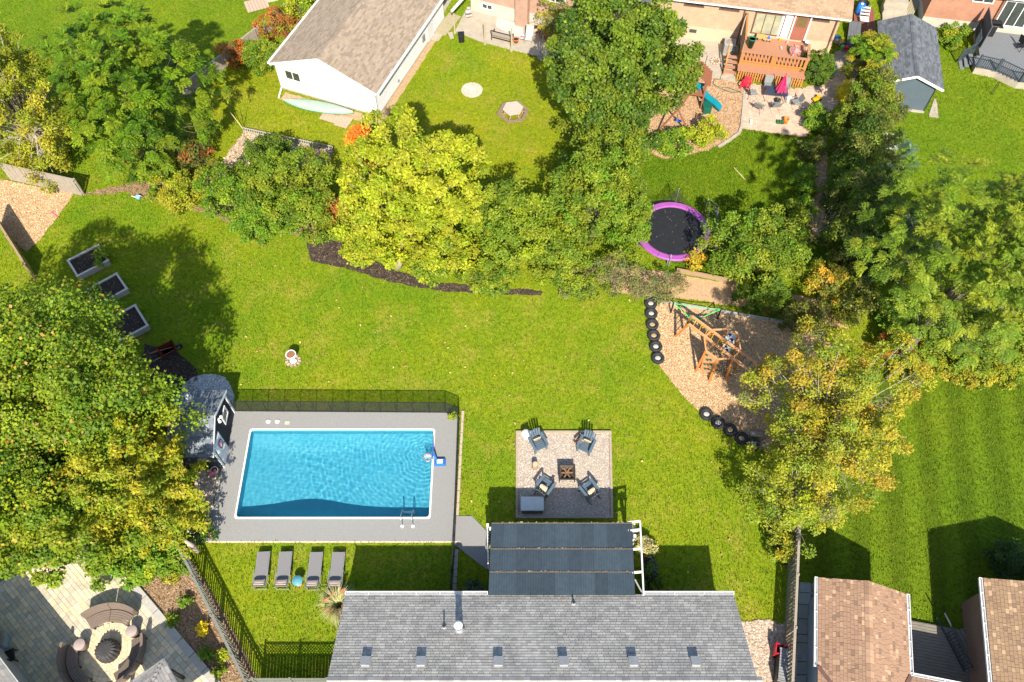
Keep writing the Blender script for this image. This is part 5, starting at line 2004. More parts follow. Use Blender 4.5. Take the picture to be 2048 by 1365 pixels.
def brick_mat(name, c1, c2, mortar, sc=1.0, rot=0.0):
    if name in MATS:
        return MATS[name]
    m = bpy.data.materials.new(name)
    m.use_nodes = True
    N, L = m.node_tree.nodes, m.node_tree.links
    b = N['Principled BSDF']
    b.inputs['Roughness'].default_value = .9
    tc = N.new('ShaderNodeTexCoord')
    sx = N.new('ShaderNodeSeparateXYZ')
    L.new(tc.outputs['Object'], sx.inputs[0])
    ad = N.new('ShaderNodeMath')
    L.new(sx.outputs[0], ad.inputs[0])
    L.new(sx.outputs[1], ad.inputs[1])
    cx = N.new('ShaderNodeCombineXYZ')
    L.new(ad.outputs[0], cx.inputs[0])
    L.new(sx.outputs[2], cx.inputs[1])
    br = N.new('ShaderNodeTexBrick')
    br.inputs['Color1'].default_value = (*c1, 1)
    br.inputs['Color2'].default_value = (*c2, 1)
    br.inputs['Mortar'].default_value = (*mortar, 1)
    br.inputs['Scale'].default_value = 1
    br.inputs['Brick Width'].default_value = .235 * sc
    br.inputs['Row Height'].default_value = .085 * sc
    br.inputs['Mortar Size'].default_value = .011 * sc
    L.new(cx.outputs[0], br.inputs['Vector'])
    nz = N.new('ShaderNodeTexNoise')
    nz.inputs['Scale'].default_value = 1.3
    L.new(tc.outputs['Object'], nz.inputs[0])
    mx = N.new('ShaderNodeMix')
    mx.data_type = 'RGBA'
    mx.blend_type = 'MULTIPLY'
    mx.inputs[0].default_value = .35
    L.new(br.outputs[0], mx.inputs[6])
    L.new(nz.outputs[0], mx.inputs[7])
    L.new(mx.outputs[2], b.inputs['Base Color'])
    bp = N.new('ShaderNodeBump')
    bp.inputs['Strength'].default_value = .6
    bp.inputs['Distance'].default_value = .02
    iv = N.new('ShaderNodeMath')
    iv.operation = 'SUBTRACT'
    iv.inputs[0].default_value = 1
    L.new(br.outputs['Fac'], iv.inputs[1])
    L.new(iv.outputs[0], bp.inputs['Height'])
    L.new(bp.outputs[0], b.inputs['Normal'])
    MATS[name] = m
    return m


PINKB = brick_mat('pink_brick', (.52, .29, .20), (.45, .24, .16), (.5, .4, .33))
STUC = mat('grey_stucco', (.46, .43, .37), (.40, .37, .31), scale=3, bump=.2)
p0, p1 = G(942, 22), G(1045, 48)
rz = math.atan2(p1.y - p0.y, p1.x - p0.x)
ph = thing('pink_brick_house', 'pink brick house with pale stucco base at the top edge', 'house', p0, rz)
Wp = 13.0
MB().box((Wp / 2, 4, .55), (Wp, 8, 1.1)).obj('stucco_base', STUC, ph)
MB().box((Wp / 2, 4.02, 2.6), (Wp - .02, 7.98, 3.0)).obj('wall', PINKB, ph)
MB().box((4.2, -.22, 2.4), (.95, .5, 4.8)).obj('chimney', PINKB, ph)
window(ph, 1.35, .75, .8, .42, y=0)
window(ph, 6.6, 2.9, 1.5, .7, y=0)
q = MB()
P = [(-.4, -.5, 4.05), (Wp + .4, -.5, 4.05), (Wp + .4, 4, 5.6), (-.4, 4, 5.6), (-.4, 8.5, 4.05), (Wp + .4, 8.5, 4.05)]
P += [(x, y, z - .12) for x, y, z in P]
q.add(P, [(0, 1, 2, 3), (3, 2, 5, 4), (0, 6, 7, 1), (0, 3, 9, 6), (3, 4, 10, 9), (1, 7, 8, 2), (2, 8, 11, 5)])
q.obj('roof', mat('dark_roof', (.10, .10, .11), (.07, .07, .08), scale=5), ph)
gutter(ph, (Wp, -.52, 4.0), (5.2, -.52, 4.0), hang=20)
# posts along the patio
POSTW = mat('post_wood', (.38, .33, .22), (.27, .23, .15), scale=5, aniso=(6, 6, 1))
for i, (bx_, by_, h) in enumerate(((910, 67, 1.7), (970, 89, 1.9), (1023, 102, 1.9), (1084, 120, 2.1))):
    c = G(bx_, by_)
    t = thing('patio_post', ['tall post under the white eave left of the patio', 'lone wooden post at left end of the patio edge', 'wooden post standing in front of the garden bench',
                             'slim post nearest the big dark tree'][i], 'post', c, 0, 'bare posts along the brick house patio')
    MB().box((0, 0, h / 2), (.11, .11, h)).obj('shaft', POSTW, t)
    MB().box((0, 0, .06), (.16, .16, .12)).obj('footing', CONCR, t)
t = thing('carport_beam', 'white painted eave beam sticking out above the wooden steps', 'beam', G(910, 67), 0)
MB().bar((-.15, .2, 1.75), (1.5, 3.2, 1.75), .14, .16).obj('fascia', GUTTER, t)
t = thing('wooden_ramp', 'weathered grey boardwalk beside the brick house patio', 'boardwalk', G(893, 52), ang((884, 55), (905, 30)))
for k in range(8):
    MB().box((-.9 + k * .3, 0, .05), (.28, 1.0, .05)).obj('plank', POSTW, t)
# bench, chair, pots, bin, planters
BRN = mat('bench_brown', (.045, .03, .025), (.03, .02, .017), rough=.6, scale=6)
LIN = mat('pale_linen', (.46, .40, .38), (.38, .33, .31), scale=6)
c = G(1005, 82)
t = thing('garden_bench', 'dark framed garden bench with pale cushions on patio', 'bench', c, math.radians(-21))
MB().box((0, .1, .45), (1.4, .5, .1)).obj('seat_cushion', LIN, t, bevel=.03)
MB().bar((0, -.2, .5), (0, -.38, .95), 1.4, .07).obj('backrest', LIN, t)
MB().bar((-.75, -.38, .97), (.75, -.38, .97), .06).obj('top_rail', BRN, t)
for s in (-1, 1):
    MB().tube([(s * .74, .3, 0), (s * .74, .3, .62), (s * .74, -.28, .66), (s * .74, -.38, .98)], .03, 6).obj('arm_frame', BRN, t)
    MB().tube([(s * .74, -.3, 0), (s * .74, -.25, .6)], .03, 6).obj('leg', BRN, t)
MB().box((0, -.22, .3), (1.4, .03, .08)).obj('apron', BRN, t)
c = G(1058, 84)
t = thing('patio_recliner', 'high backed pale grey sling chair beside the orange pot', 'chair', c, math.pi - .2)
GS = mat('pale_sling', (.45, .46, .42), (.38, .39, .36), scale=14)
MB().box((0, .12, .42), (.5, .5, .03)).obj('seat', GS, t)
MB().bar((0, -.12, .42), (0, -.42, 1.15), .5, .03).obj('backrest', GS, t)
for s in (-1, 1):
    MB().tube([(s * .28, .36, 0), (s * .28, .34, .6), (s * .28, -.3, .62)], .02, 6).obj('armrest', FRAME, t)
    MB().tube([(s * .27, -.4, 0), (s * .27, -.1, .42), (s * .27, -.44, 1.16)], .02, 6).obj('leg', FRAME, t)
TERRA = mat('terracotta', (.60, .20, .08), (.5, .16, .06), scale=8)


def pot(px, py, label, m, r_=.2, h=.3, name='flower_pot', fill=None):
    t_ = thing(name, label, 'pot', G(px, py) + Vector((0, 0, .06)), 0)
    MB().lathe([(r_ * .7, 0), (r_, h * .85), (r_ * 1.1, h * .85), (r_ * 1.1, h), (r_ * .92, h), (r_ * .88, h * .85)], n=18).obj('pot', m, t_, smooth=True)
    MB().lathe([(r_ * .9, h * .86), (0, h * .9)], n=18).obj('soil', fill or MULCH, t_)
    return t_


pot(1032, 86, 'round terracotta pot right of the garden bench', TERRA, .22, .3)
pot(1044, 80, 'white pot with pink flowers behind the pale chair', WHITE, .2, .25, fill=PINK)
t = thing('black_bin', 'small black box standing on grass by patio edge', 'box', G(923, 82), .1)
MB().box((0, 0, .3), (.42, .5, .6)).obj('body', BLK, t, bevel=.05)
MB().box((0, -.03, .62), (.46, .54, .05)).obj('lid', BLK, t, bevel=.02)
t = thing('white_sack', 'knobbly white sack slumped by the house corner', 'sack', G(937, 35) + Vector((0, 0, .06)), .3)
MB().cushion((0, 0, .28), (.5, .42, .55), puff=.5).obj('bag', LIN, t, smooth=True)
MB().cushion((.05, .05, .62), (.26, .24, .3), puff=.5).obj('knot', LIN, t, smooth=True)
t = thing('stone_fire_bowl', 'round stone fire bowl against the brick house wall', 'fire bowl', G(1066, 62) + Vector((0, 0, .06)), 0)
MB().lathe([(.42, 0), (.45, .35), (.33, .36), (.3, .2)], n=20).obj('ring', mat('tan_stone', (.45, .34, .22), (.33, .25, .16), scale=9), t, smooth=True)
MB().lathe([(.31, .23), (0, .24)], n=20).obj('ash', MULCH, t)
t = thing('wooden_planter', 'reddish wooden planter trough beside the big dark tree', 'planter', G(1100, 78) + Vector((0, 0, .06)), math.radians(-21))
RW = mat('red_wood', (.30, .10, .06), (.22, .08, .05), scale=4)
for s in (-1, 1):
    MB().box((0, s * .3, .25), (1.5, .05, .5)).obj('side_board', RW, t)
    MB().box((s * .75, 0, .25), (.05, .6, .5)).obj('end_board', RW, t)
MB().box((0, 0, .42), (1.45, .55, .06)).obj('soil', SOIL, t)
t = thing('leaning_pole', 'dark metal patio heater stand on the patio', 'stand', G(1081, 117) + Vector((0, 0, .06)), 0)
MB().tube([(0, 0, 0), (-.12, .05, 1.55), (.05, .1, 2.3)], .035, 6).obj('pole', GREYL, t)
MB().lathe([(.25, 0), (.22, .06), (0, .08)], n=14).obj('foot', GREYL, t)

# fire ring slab and hexagonal picnic table
c = G(944, 181)
t = thing('round_slab', 'round pale paved circle with white centre stone on lawn', 'paving', (c.x, c.y, 0))
rg = 0
for ri, (r0, r1, n) in enumerate(((.07, .24, 6), (.245, .45, 10), (.455, .74, 16))):
    for k in range(n):
        a0, a1 = 2 * math.pi * k / n + .012, 2 * math.pi * (k + 1) / n - .012
        pts = [(r1 * math.cos(a0 + (a1 - a0) * j / 4), r1 * math.sin(a0 + (a1 - a0) * j / 4)) for j in range(5)] + \
              [(r0 * math.cos(a1 - (a1 - a0) * j / 4), r0 * math.sin(a1 - (a1 - a0) * j / 4)) for j in range(5)]
        q = MB()
        q.prism(pts, 0, .05)
        q.obj('paving_stone', mat('round_paver', (.55, .47, .40), (.46, .39, .33), scale=6, rnd=.12), t)
MB().lathe([(.09, 0), (.09, .07), (0, .08)], n=12).obj('centre_stone', WHITE, t)
c = G(1026, 233)
t = thing('hexagonal_picnic_table', 'hexagonal wooden picnic table with joined ring bench on lawn', 'picnic table', (c.x, c.y, 0), math.radians(10))
PIC = mat('picnic_grey', (.26, .18, .13), (.18, .125, .09), scale=3, aniso=(9, 2, 9), bump=.3)
def hexpt(r_, k):
    a = math.radians(60 * k)
    return Vector((r_ * math.cos(a), r_ * math.sin(a), 0))
Rt = .72
for k in range(9):
    y0, y1 = -Rt * .866 + k * Rt * 1.732 / 9 + .006, -Rt * .866 + (k + 1) * Rt * 1.732 / 9 - .006
    w = lambda y: Rt - abs(y) / 1.732
    q = MB()
    q.prism([(-w(y0), y0), (w(y0), y0), (w(y1), y1), (-w(y1), y1)] if y0 * y1 > 0 else [(-w(y0), y0), (w(y0), y0), (Rt, 0), (w(y1), y1), (-w(y1), y1), (-Rt, 0)], .70, .745)
    q.obj('top_board', mat('picnic_top', (.52, .44, .37), (.36, .29, .24), scale=3, aniso=(2, 9, 9), bump=.3), t)
for k in range(6):
    for r0, r1 in ((.86, .98), (.99, 1.11)):
        a, b, c_, d2 = hexpt(r0, k), hexpt(r1, k), hexpt(r1, k + 1), hexpt(r0, k + 1)
        e_ = (d2 - a).normalized() * .006
        q = MB()
        q.prism([(a + e_)[:2], (b + e_)[:2], (c_ - e_)[:2], (d2 - e_)[:2]], .38, .42)
        q.obj('bench_board', PIC, t)
    p_ = hexpt(.98, k)
    MB().bar((p_.x * .7, p_.y * .7, 0), (p_.x * .55, p_.y * .55, .7), .07).obj('leg', TWOOD, t)
    MB().bar((p_.x * .3, p_.y * .3, .34), (p_.x, p_.y, .34), .06).obj('spoke', TWOOD, t)


# ------------------------------------------------------------------ tan brick house with red deck
TANB = brick_mat('tan_brick', (.56, .40, .26), (.50, .35, .22), (.48, .38, .28))
PLAST = mat('peach_plaster', (.56, .40, .28), (.49, .35, .24), scale=2)
SH_BRN = mat('brown_shingle', (.36, .245, .16), (.28, .19, .12), rough=.9, scale=22, tint=True)
BRNT = [(1, 1, 1), (.85, .83, .8), (1.14, 1.13, 1.1), (.93, .93, .93), (1.05, 1.04, 1.0)]
BROWN = mat('brown_trim', (.17, .075, .05), (.13, .06, .04), scale=5)
rz = math.radians(-10.5)
hb = G(1655, 112)                       # right rear corner at the ground
dirx = Vector((math.cos(rz), math.sin(rz), 0))
Wd = 14.5
oh = hb - dirx * Wd
dh = thing('tan_brick_house', 'tan brick house with brown shingle roof behind the red deck', 'house', oh, rz)
HWd = 3.55
MB().box((Wd / 2, 4.5, .55), (Wd, 9, 1.1)).obj('plaster_base', PLAST, dh)
MB().box((Wd / 2, 4.52, 2.3), (Wd - .04, 8.96, 2.5)).obj('wall', TANB, dh)
q = MB()
ze, zr = HWd - .02, 5.3
P = [(-.5, -.55, ze), (Wd + .55, -.55, ze), (Wd + .55, 4.5, zr), (-.5, 4.5, zr), (-.5, 9.5, ze), (Wd + .55, 9.5, ze)]
P += [(x, y, z - .12) for x, y, z in P]
q.add(P, [(0, 1, 2, 3), (3, 2, 5, 4), (0, 6, 7, 1), (0, 3, 9, 6), (3, 4, 10, 9), (1, 7, 8, 2), (2, 8, 11, 5), (6, 9, 8, 7), (9, 10, 11, 8)])
rf = q.obj('roof', MATS['tan_under'], dh)
shingles(rf, P[0], P[1], P[2], P[3], SH_BRN, BRNT, seed=21)
gutter(dh, (Wd + .5, -.57, ze - .03), (-.5, -.57, ze - .03), hang=9)
MB().box((Wd - 5.2, 2.0, 4.9), (.62, .5, 1.5)).obj('chimney', PLAST, dh)
MB().box((Wd - 5.2, 2.0, 5.66), (.7, .58, .08)).obj('chimney_cap', CONCR, dh)


def dl(px, py, y=0.0):
    """local x of a pixel on the rear wall plane"""
    # intersect the view ray with the wall plane
    a, b = G(px, py, 0), G(px, py, 3)
    inv = Matrix.Rotation(-rz, 3, 'Z')
    a, b = inv @ (a - Vector(oh)), inv @ (b - Vector(oh))
    t_ = (y - a.y) / (b.y - a.y)
    p = a.lerp(b, t_)
    return p.x, p.z


def wall_rect(x0, y0, x1, y1):
    a, b = dl(x0, y0), dl(x1, y1)
    return (a[0] + b[0]) / 2, (a[1] + b[1]) / 2, abs(b[0] - a[0]), abs(b[1] - a[1])


X, Z, w, h = wall_rect(1516, 38, 1553, 72)
WINP = mat('curtained_glass', (.40, .38, .24), (.22, .25, .2), rough=.12, spec=.7, scale=1.2)
window(dh, X, 2.05, 2.0, 1.7, y=0, panes=3, fr=BROWN, gl=WINP)
X, Z, w, h = wall_rect(1590, 50, 1604, 80)
dr = MB().box((X, -.03, 2.05), (.95, .06, 2.0)).obj('door', mat('door_brown', (.30, .11, .075), (.25, .09, .06), scale=5), dh)
MB().box((X, -.065, 2.55), (.66, .02, .8)).obj('door_pane', mat('door_mesh', (.16, .11, .04), scale=5), dr)
MB().box((X - .38, -.08, 2.0), (.05, .05, .12)).obj('handle', METAL, dr)
q = MB()
for u in (-.54, .54):
    q.box((X + u, -.03, 2.1), (.1, .08, 2.2))
q.box((X, -.03, 3.15), (1.18, .08, .1))
q.obj('door_frame', PT, dh)
MB().box((X - 1.05, -.02, 2.05), (.7, .05, 2.0)).obj('white_panel', PT, dh)
for px_, nm in ((1635, 'w'), (1457, 'w'), (1385, 'w')):
    X, Z = dl(px_, 52 if px_ > 1600 else 28)
    window(dh, X, 3.05, 1.3, .5, y=0, panes=2, fr=BROWN)
X, Z = dl(1384, 70)
window(dh, X, .75, .6, .4, y=0, panes=1, fr=PLAST)
for px_ in (1480, 1668):
    X, Z = dl(px_, 60)
    MB().bar((min(X, Wd - .05), -.05, .1), (min(X, Wd - .05), -.05, 3.4), .08).obj('downspout', BROWN, dh)

# deck ------------------------------------------------------------
DECK = mat('red_deck', (.40, .20, .12), (.30, .145, .085), scale=3, aniso=(1.5, 9, 9), rough=.75)
DECKO = mat('orange_rail', (.46, .20, .065), (.36, .15, .05), scale=4, aniso=(6, 6, 1.5), rough=.7)
df = G(1471, 160)
Dw, Dd, Hd = 4.55, 2.75, 1.05
dk = thing('wooden_deck', 'raised red brown wooden deck with orange baluster railing', 'deck', df, math.radians(-11))
off = .75          # bench ledge depth in front of the upper floor
for k in range(19):
    MB().box((Dw / 2, off + .075 + k * .145, Hd), (Dw, .135, .04)).obj('deck_board', DECK, dk)
MB().box((Dw / 2, off - .03, Hd - .14), (Dw, .05, .24)).obj('fascia', DECKO, dk)
# lower ledge (bench) with vertical skirting in front
for k in range(4):
    MB().box((Dw / 2, .10 + k * .165, .80), (Dw + .1, .155, .045)).obj('ledge_board', DECK, dk)
n = 27
for k in range(n):
    if k in (13,):
        continue
    MB().box((.08 + k * (Dw - .16) / (n - 1), .03, .40), (.10, .035, .76)).obj('skirt_slat', DECKO, dk)
for k in range(18):
    MB().box((.16 + k * (Dw - .32) / 17, off - .06, 1.48), (.12, .04, .86)).obj('baluster', DECKO, dk)
MB().box((Dw / 2, off - .06, 1.93), (Dw + .1, .2, .05)).obj('handrail', DECK, dk)
MB().box((Dw / 2, off - .08, 1.16), (Dw, .05, .08)).obj('lower_rail', DECKO, dk)
for k in range(3):
    MB().box((.05 + k * (Dw - .1) / 2, off - .03, 1.0), (.11, .11, 1.95)).obj('post', DECKO, dk)
# right side rail
for k in range(9):
    MB().box((Dw - .03, off + .15 + k * .16, 1.48), (.04, .12, .86)).obj('baluster', DECKO, dk)
MB().box((Dw - .03, off + .75, 1.93), (.2, 1.5, .05)).obj('handrail', DECK, dk)
# privacy screen on the left
for k in range(16):
    MB().box((0.0, off + .1 + k * .17, 1.9), (.04, .15, 1.9)).obj('screen_board', mat('screen_grey', (.34, .25, .17), (.24, .18, .12), scale=4, aniso=(6, 6, 1)), dk)
MB().box((0.02, off + 1.4, 2.88), (.12, 2.8, .05)).obj('screen_cap', DECKO, dk)
# stairs on the left, coming down towards the lawn
for k in range(4):
    MB().box((-.45, off + .55 - k * .26, Hd - .2 - k * .22), (.75, .28, .045)).obj('tread', DECK, dk)
for s in (-.06, -.84):
    MB().bar((s, off + .75, Hd - .02), (s - .02, off - .45, .05), .05, .22).obj('stringer', DECKO, dk)
MB().bar((-.86, off + .75, Hd + .85), (-.88, off - .45, .95), .09, .06).obj('stair_rail', DECKO, dk)
MB().box((-.88, off - .45, .5), (.1, .1, 1.0)).obj('post', DECKO, dk)
MB().box((-.86, off + .75, .95), (.1, .1, 1.9)).obj('post', DECKO, dk)


def on_deck(px, py, z=Hd + .02):
    return G(px, py, z)


def simple(name, label, cat, loc, rz=0.0, group=None):
    return thing(name, label, cat, loc, rz, group)


GBIN = mat('bin_green', (.005, .16, .085), (.004, .13, .07), rough=.4, scale=5)
t = simple('green_bin', 'tall green plastic bin in left corner of the red deck', 'bin', on_deck(1500, 95))
MB().lathe([(.17, 0), (.25, .72), (.27, .72), (.27, .78), (.23, .78), (.22, .7)], n=18).obj('bin', GBIN, t, smooth=True)
MB().lathe([(.225, .70), (0, .68)], n=18).obj('contents', BLK, t)
PKL = mat('pale_pink_plastic', (.72, .33, .33), (.62, .27, .27), rough=.45, scale=5)
t = simple('pink_garden_chair', 'pale pink plastic armchair tipped on the red deck', 'chair', on_deck(1588, 112), math.radians(-80))
MB().cushion((0, .05, .38), (.48, .5, .07), puff=.6).obj('seat', PKL, t, smooth=True)
MB().cushion((0, -.25, .62), (.5, .6, .08), puff=.6, M=Matrix.Rotation(math.radians(72), 3, 'X')).obj('backrest', PKL, t, smooth=True)
for s in (-1, 1):
    MB().tube([(s * .26, .26, 0), (s * .27, .24, .58), (s * .27, -.25, .62)], .03, 7).obj('arm', PKL, t, smooth=True)
    MB().tube([(s * .24, -.26, 0), (s * .23, -.2, .4)], .03, 7).obj('leg', PKL, t, smooth=True)
WOODT = mat('toy_wood', (.5, .32, .12), (.4, .25, .09), scale=6)
t = simple('toy_wagon', 'small wooden toy wagon by the sliding door', 'toy', on_deck(1520, 78), -.2)
MB().box((0, 0, .2), (.6, .3, .2)).obj('box', WOODT, t)
for sx in (-.22, .22):
    for sy in (-.17, .17):
        MB().lathe([(.09, -.02), (.09, .02)], n=12).obj('wheel', BLK, t).matrix_local = Matrix.Translation((sx, sy, .09)) @ Matrix.Rotation(math.pi / 2, 4, 'X')
t = simple('toy_train', 'low wooden toy train right of the toy wagon', 'toy', on_deck(1533, 82), -.15)
MB().box((0, 0, .14), (.55, .18, .14)).obj('carriage', WOODT, t)
MB().box((.1, 0, .27), (.16, .16, .14)).obj('cabin', BLUEP, t)
for sx in (-.2, 0, .2):
    MB().lathe([(.06, -.1), (.06, .1)], n=10).obj('wheel', BLK, t).matrix_local = Matrix.Translation((sx, 0, .06)) @ Matrix.Rotation(math.pi / 2, 4, 'X')
t = simple('white_bucket', 'white plastic bucket by the brown door', 'bucket', on_deck(1612, 92))
MB().lathe([(.12, 0), (.15, .32), (.165, .32), (.165, .35), (.14, .35), (.13, .05)], n=16).obj('pail', WHITE, t, smooth=True)
MB().tube([(-.16, 0, .33), (-.1, .1, .24), (0, .16, .2), (.1, .1, .24), (.16, 0, .33)], .008, 5).obj('handle', METAL, t)
for i, (px_, py_, m_, lb) in enumerate(((1560, 82, YELP, 'small yellow toy truck on the deck boards'), (1578, 98, GRL, 'flat lime green toy slipper on the deck boards'),
                                        (1562, 98, LIN, 'flat cream toy slipper on the deck boards'), (1574, 88, PKL, 'small pink toy ball near the door'))):
    t = simple('deck_toy', lb, 'toy', on_deck(px_, py_), R.uniform(0, 3), 'small toys scattered on the deck')
    MB().cushion((0, 0, .07), (.3, .14, .13) if i < 3 else (.18, .18, .17), puff=.45).obj('body', m_, t, smooth=True)
    MB().cushion((.04, 0, .14), (.13, .11, .08), puff=.5).obj('top', m_, t, smooth=True)
# AC unit, fire circle, curb, walkway -----------------------------
c = G(1456, 103)
t = thing('air_conditioner', 'grey louvred air conditioner box beside the deck screen', 'air conditioner', c, math.radians(-10.5))
ACM = mat('ac_grey', (.33, .34, .33), (.27, .28, .27), rough=.5, scale=8)
MB().box((0, 0, .4), (.72, .72, .76)).obj('core', DARKMETAL, t)
for k in range(7):
    MB().box((0, 0, .1 + k * .1), (.8, .8, .05)).obj('louvre', ACM, t)
MB().box((0, 0, .8), (.82, .82, .05)).obj('top_panel', ACM, t, bevel=.02)
MB().lathe([(.3, .83), (.28, .85), (.05, .88), (0, .88)], n=18).obj('fan_grille', METAL, t)
o_, p_ = sheet('tan_house_slab', [(1340, 72), (1478, 90), (1470, 165), (1395, 150), (1370, 140)], .05, CONCR)
NOGRASS.append(p_)
PAVB = mat('patio_bricks', (.55, .40, .30), (.45, .32, .24), scale=2, tint=True)
pv_px = [(1487, 168), (1600, 180), (1690, 150), (1700, 175), (1650, 235), (1609, 275), (1482, 258)]
o_, pv = sheet('paver_patio_base', pv_px, .03, mat('patio_joint', (.40, .30, .23), scale=6))
NOGRASS.append(pv)
# brick pavers in rows
px_a, px_b = G(1487, 168), G(1600, 180)
ux = (px_b - px_a).normalized()
uy = Vector((-ux.y, ux.x, 0))
mb = MB()
singles = []
me_pv = []
for v in range(5):
    q = MB()
    q.box((0, 0, .02), (.235, .115, .04), tint=[(1, 1, 1), (.85, .85, .85), (1.12, 1.1, 1.06), (.95, .9, .88), (1.05, 1.0, .95)][v])
    me_pv.append(q.mesh('paver', PAVB))
pt = thing('paver_patio', 'tan brick patio under the pink parasol', 'patio', px_a, math.atan2(ux.y, ux.x))
cells = []
for j in range(-45, 22):
    for i in range(-4, 34):
        lx, ly = (i + (.5 if j % 2 else 0)) * .245, j * .125
        w_ = px_a + ux * lx + uy * ly
        if inside(pv, np.array([w_.x]), np.array([w_.y]))[0]:
            cells.append((lx, ly, w_.y))
cells.sort(key=lambda c_: c_[2])
for k, (lx, ly, _) in enumerate(cells):
    if k < 300:
        piece('paver', me_pv[R.randrange(5)], pt, (lx, ly, .03))
    else:
        mb.box((lx, ly, .05), (.235, .115, .04), tint=R.choice([(1, 1, 1), (.85, .85, .85), (1.12, 1.1, 1.06), (.95, .9, .88)]))
mb.obj('paver_field', PAVB, pt, kind='stuff')
t = thing('concrete_curb', 'pale curved concrete kerb between chips and paver patio', 'kerb', (0, 0, 0))
cp = [G(1489, 180), G(1487, 215), G(1483, 255), G(1478, 268), G(1462, 280), G(1436, 296)]
for k in range(len(cp) - 1):
    MB().bar(cp[k].lerp(cp[k + 1], .01) + Vector((0, 0, .06)), cp[k].lerp(cp[k + 1], .99) + Vector((0, 0, .06)), .2, .14).obj('kerb_stone', CONCR, t)
t = thing('garden_border_kerb', 'curved pale kerb round the clipped bush bed', 'kerb', (0, 0, 0))
cp = [G(1604, 180), G(1625, 180), G(1645, 170), G(1660, 155), G(1672, 130)]
for k in range(len(cp) - 1):
    MB().bar(cp[k].lerp(cp[k + 1], .01) + Vector((0, 0, .06)), cp[k].lerp(cp[k + 1], .99) + Vector((0, 0, .06)), .14, .12).obj('kerb_stone', CONCR, t)
o_, p_ = sheet('side_walk', [(1655, 115), (1690, 95), (1720, 140), (1700, 180), (1670, 215), (1640, 240), (1672, 165)], .024, mat('stained_concrete', (.42, .35, .27), (.26, .22, .18), scale=2.2, bump=.3))
NOGRASS.append(p_)
t = thing('stone_ring', 'small ring of pale stones around a hole on the slab', 'fire ring', G(1431, 126) + Vector((0, 0, .05)), 0)
for k in range(9):
    a = k * .7
    MB().cushion((.3 * math.cos(a), .3 * math.sin(a), .08), (.22, .16, .16), rz=a, puff=.5).obj('ring_stone', mat('pale_ring', (.55, .44, .33), (.4, .32, .24), scale=9), t, smooth=True)
MB().lathe([(.22, .02), (0, .01)], n=12).obj('ash', SOIL, t)
t = thing('lamp_stake', 'thin black stake with pale lantern left of the stone ring', 'lantern', G(1405, 147) + Vector((0, 0, .02)), 0)
MB().tube([(0, 0, 0), (.08, .1, 1.55)], .022, 6).obj('stake', BLK, t)
MB().box((.08, .1, 1.65), (.2, .16, .26)).obj('lantern', PKL, t, bevel=.03)
# garden table, parasol and chairs --------------------------------
PCH = mat('patio_chair_grey', (.20, .21, .20), (.16, .17, .16), rough=.6, scale=12)


def sling_chair(px, py, face, label):
    t_ = thing('patio_chair', label, 'chair', G(px, py) + Vector((0, 0, .07)), face, 'grey sling chairs round the parasol table')
    MB().box((0, .05, .42), (.5, .48, .03)).obj('seat', PCH, t_)
    MB().bar((0, -.18, .43), (0, -.36, .92), .5, .03).obj('backrest', PCH, t_)
    for s in (-1, 1):
        MB().tube([(s * .28, .3, 0), (s * .28, .28, .6), (s * .28, -.3, .62)], .018, 6).obj('armrest', FRAME, t_)
        MB().tube([(s * .27, -.4, 0), (s * .27, -.15, .42), (s * .27, -.38, .94)], .018, 6).obj('leg', FRAME, t_)


sling_chair(1502, 196, math.radians(-80), 'grey patio chair left of the parasol table, beside red chair')
sling_chair(1516, 224, math.radians(-35), 'grey patio chair at the lower left corner of parasol table')
sling_chair(1548, 222, math.radians(5), 'grey patio chair directly below the parasol table')
sling_chair(1590, 215, math.radians(100), 'lone grey patio chair turned away on the right side')
sling_chair(1533, 180, math.radians(170), 'grey patio chair between deck skirt and parasol table')
sling_chair(1568, 184, math.radians(175), 'grey patio chair half hidden behind the pink parasol')
TT = mat('table_navy', (.04, .05, .075), (.03, .035, .05), rough=.25, scale=6, spec=.7)
t = thing('patio_table', 'dark glass topped patio table under the closed parasol', 'table', G(1548, 200) + Vector((0, 0, .07)), math.radians(-8))
MB().box((0, 0, .71), (1.45, .9, .03)).obj('table_top', TT, t, bevel=.01)
q = MB()
for sx in (-1, 1):
    MB().bar((sx * .66, -.42, .68), (sx * .66, .42, .68), .05).obj('frame_bar', FRAME, t)
    for sy in (-1, 1):
        MB().bar((sx * .64, sy * .38, 0), (sx * .62, sy * .36, .7), .04).obj('leg', FRAME, t)
HOT = mat('parasol_pink', (.72, .03, .14), (.55, .02, .10), rough=.7, scale=6)
t = thing('parasol', 'closed hot pink parasol standing over the patio table', 'parasol', G(1554, 203) + Vector((0, 0, .07)), 0)
MB().tube([(0, 0, 0), (.02, 0, 2.35)], .024, 8).obj('pole', FRAME, t)
MB().lathe([(.25, 0), (.25, .06), (.05, .1)], n=16).obj('base', DARKMETAL, t)
for k in range(8):
    a = k * math.pi / 4
    q = MB()
    c_, s_ = math.cos(a), math.sin(a)
    rr = .30 + .06 * (k % 2)
    P = [(0, 0, 2.3), (rr * .45 * math.cos(a - .3), rr * .45 * math.sin(a - .3), 1.7), (rr * .5 * c_ * 1.2, rr * .5 * s_ * 1.2, 1.7), (rr * .45 * math.cos(a + .3), rr * .45 * math.sin(a + .3), 1.7),
         (rr * math.cos(a - .32), rr * math.sin(a - .32), 1.0), (rr * 1.25 * c_, rr * 1.25 * s_, .95), (rr * math.cos(a + .32), rr * math.sin(a + .32), 1.0)]
    q.add(P, [(0, 1, 2), (0, 2, 3), (1, 4, 5, 2), (2, 5, 6, 3)])
    q.obj('canopy_fold', HOT, t)
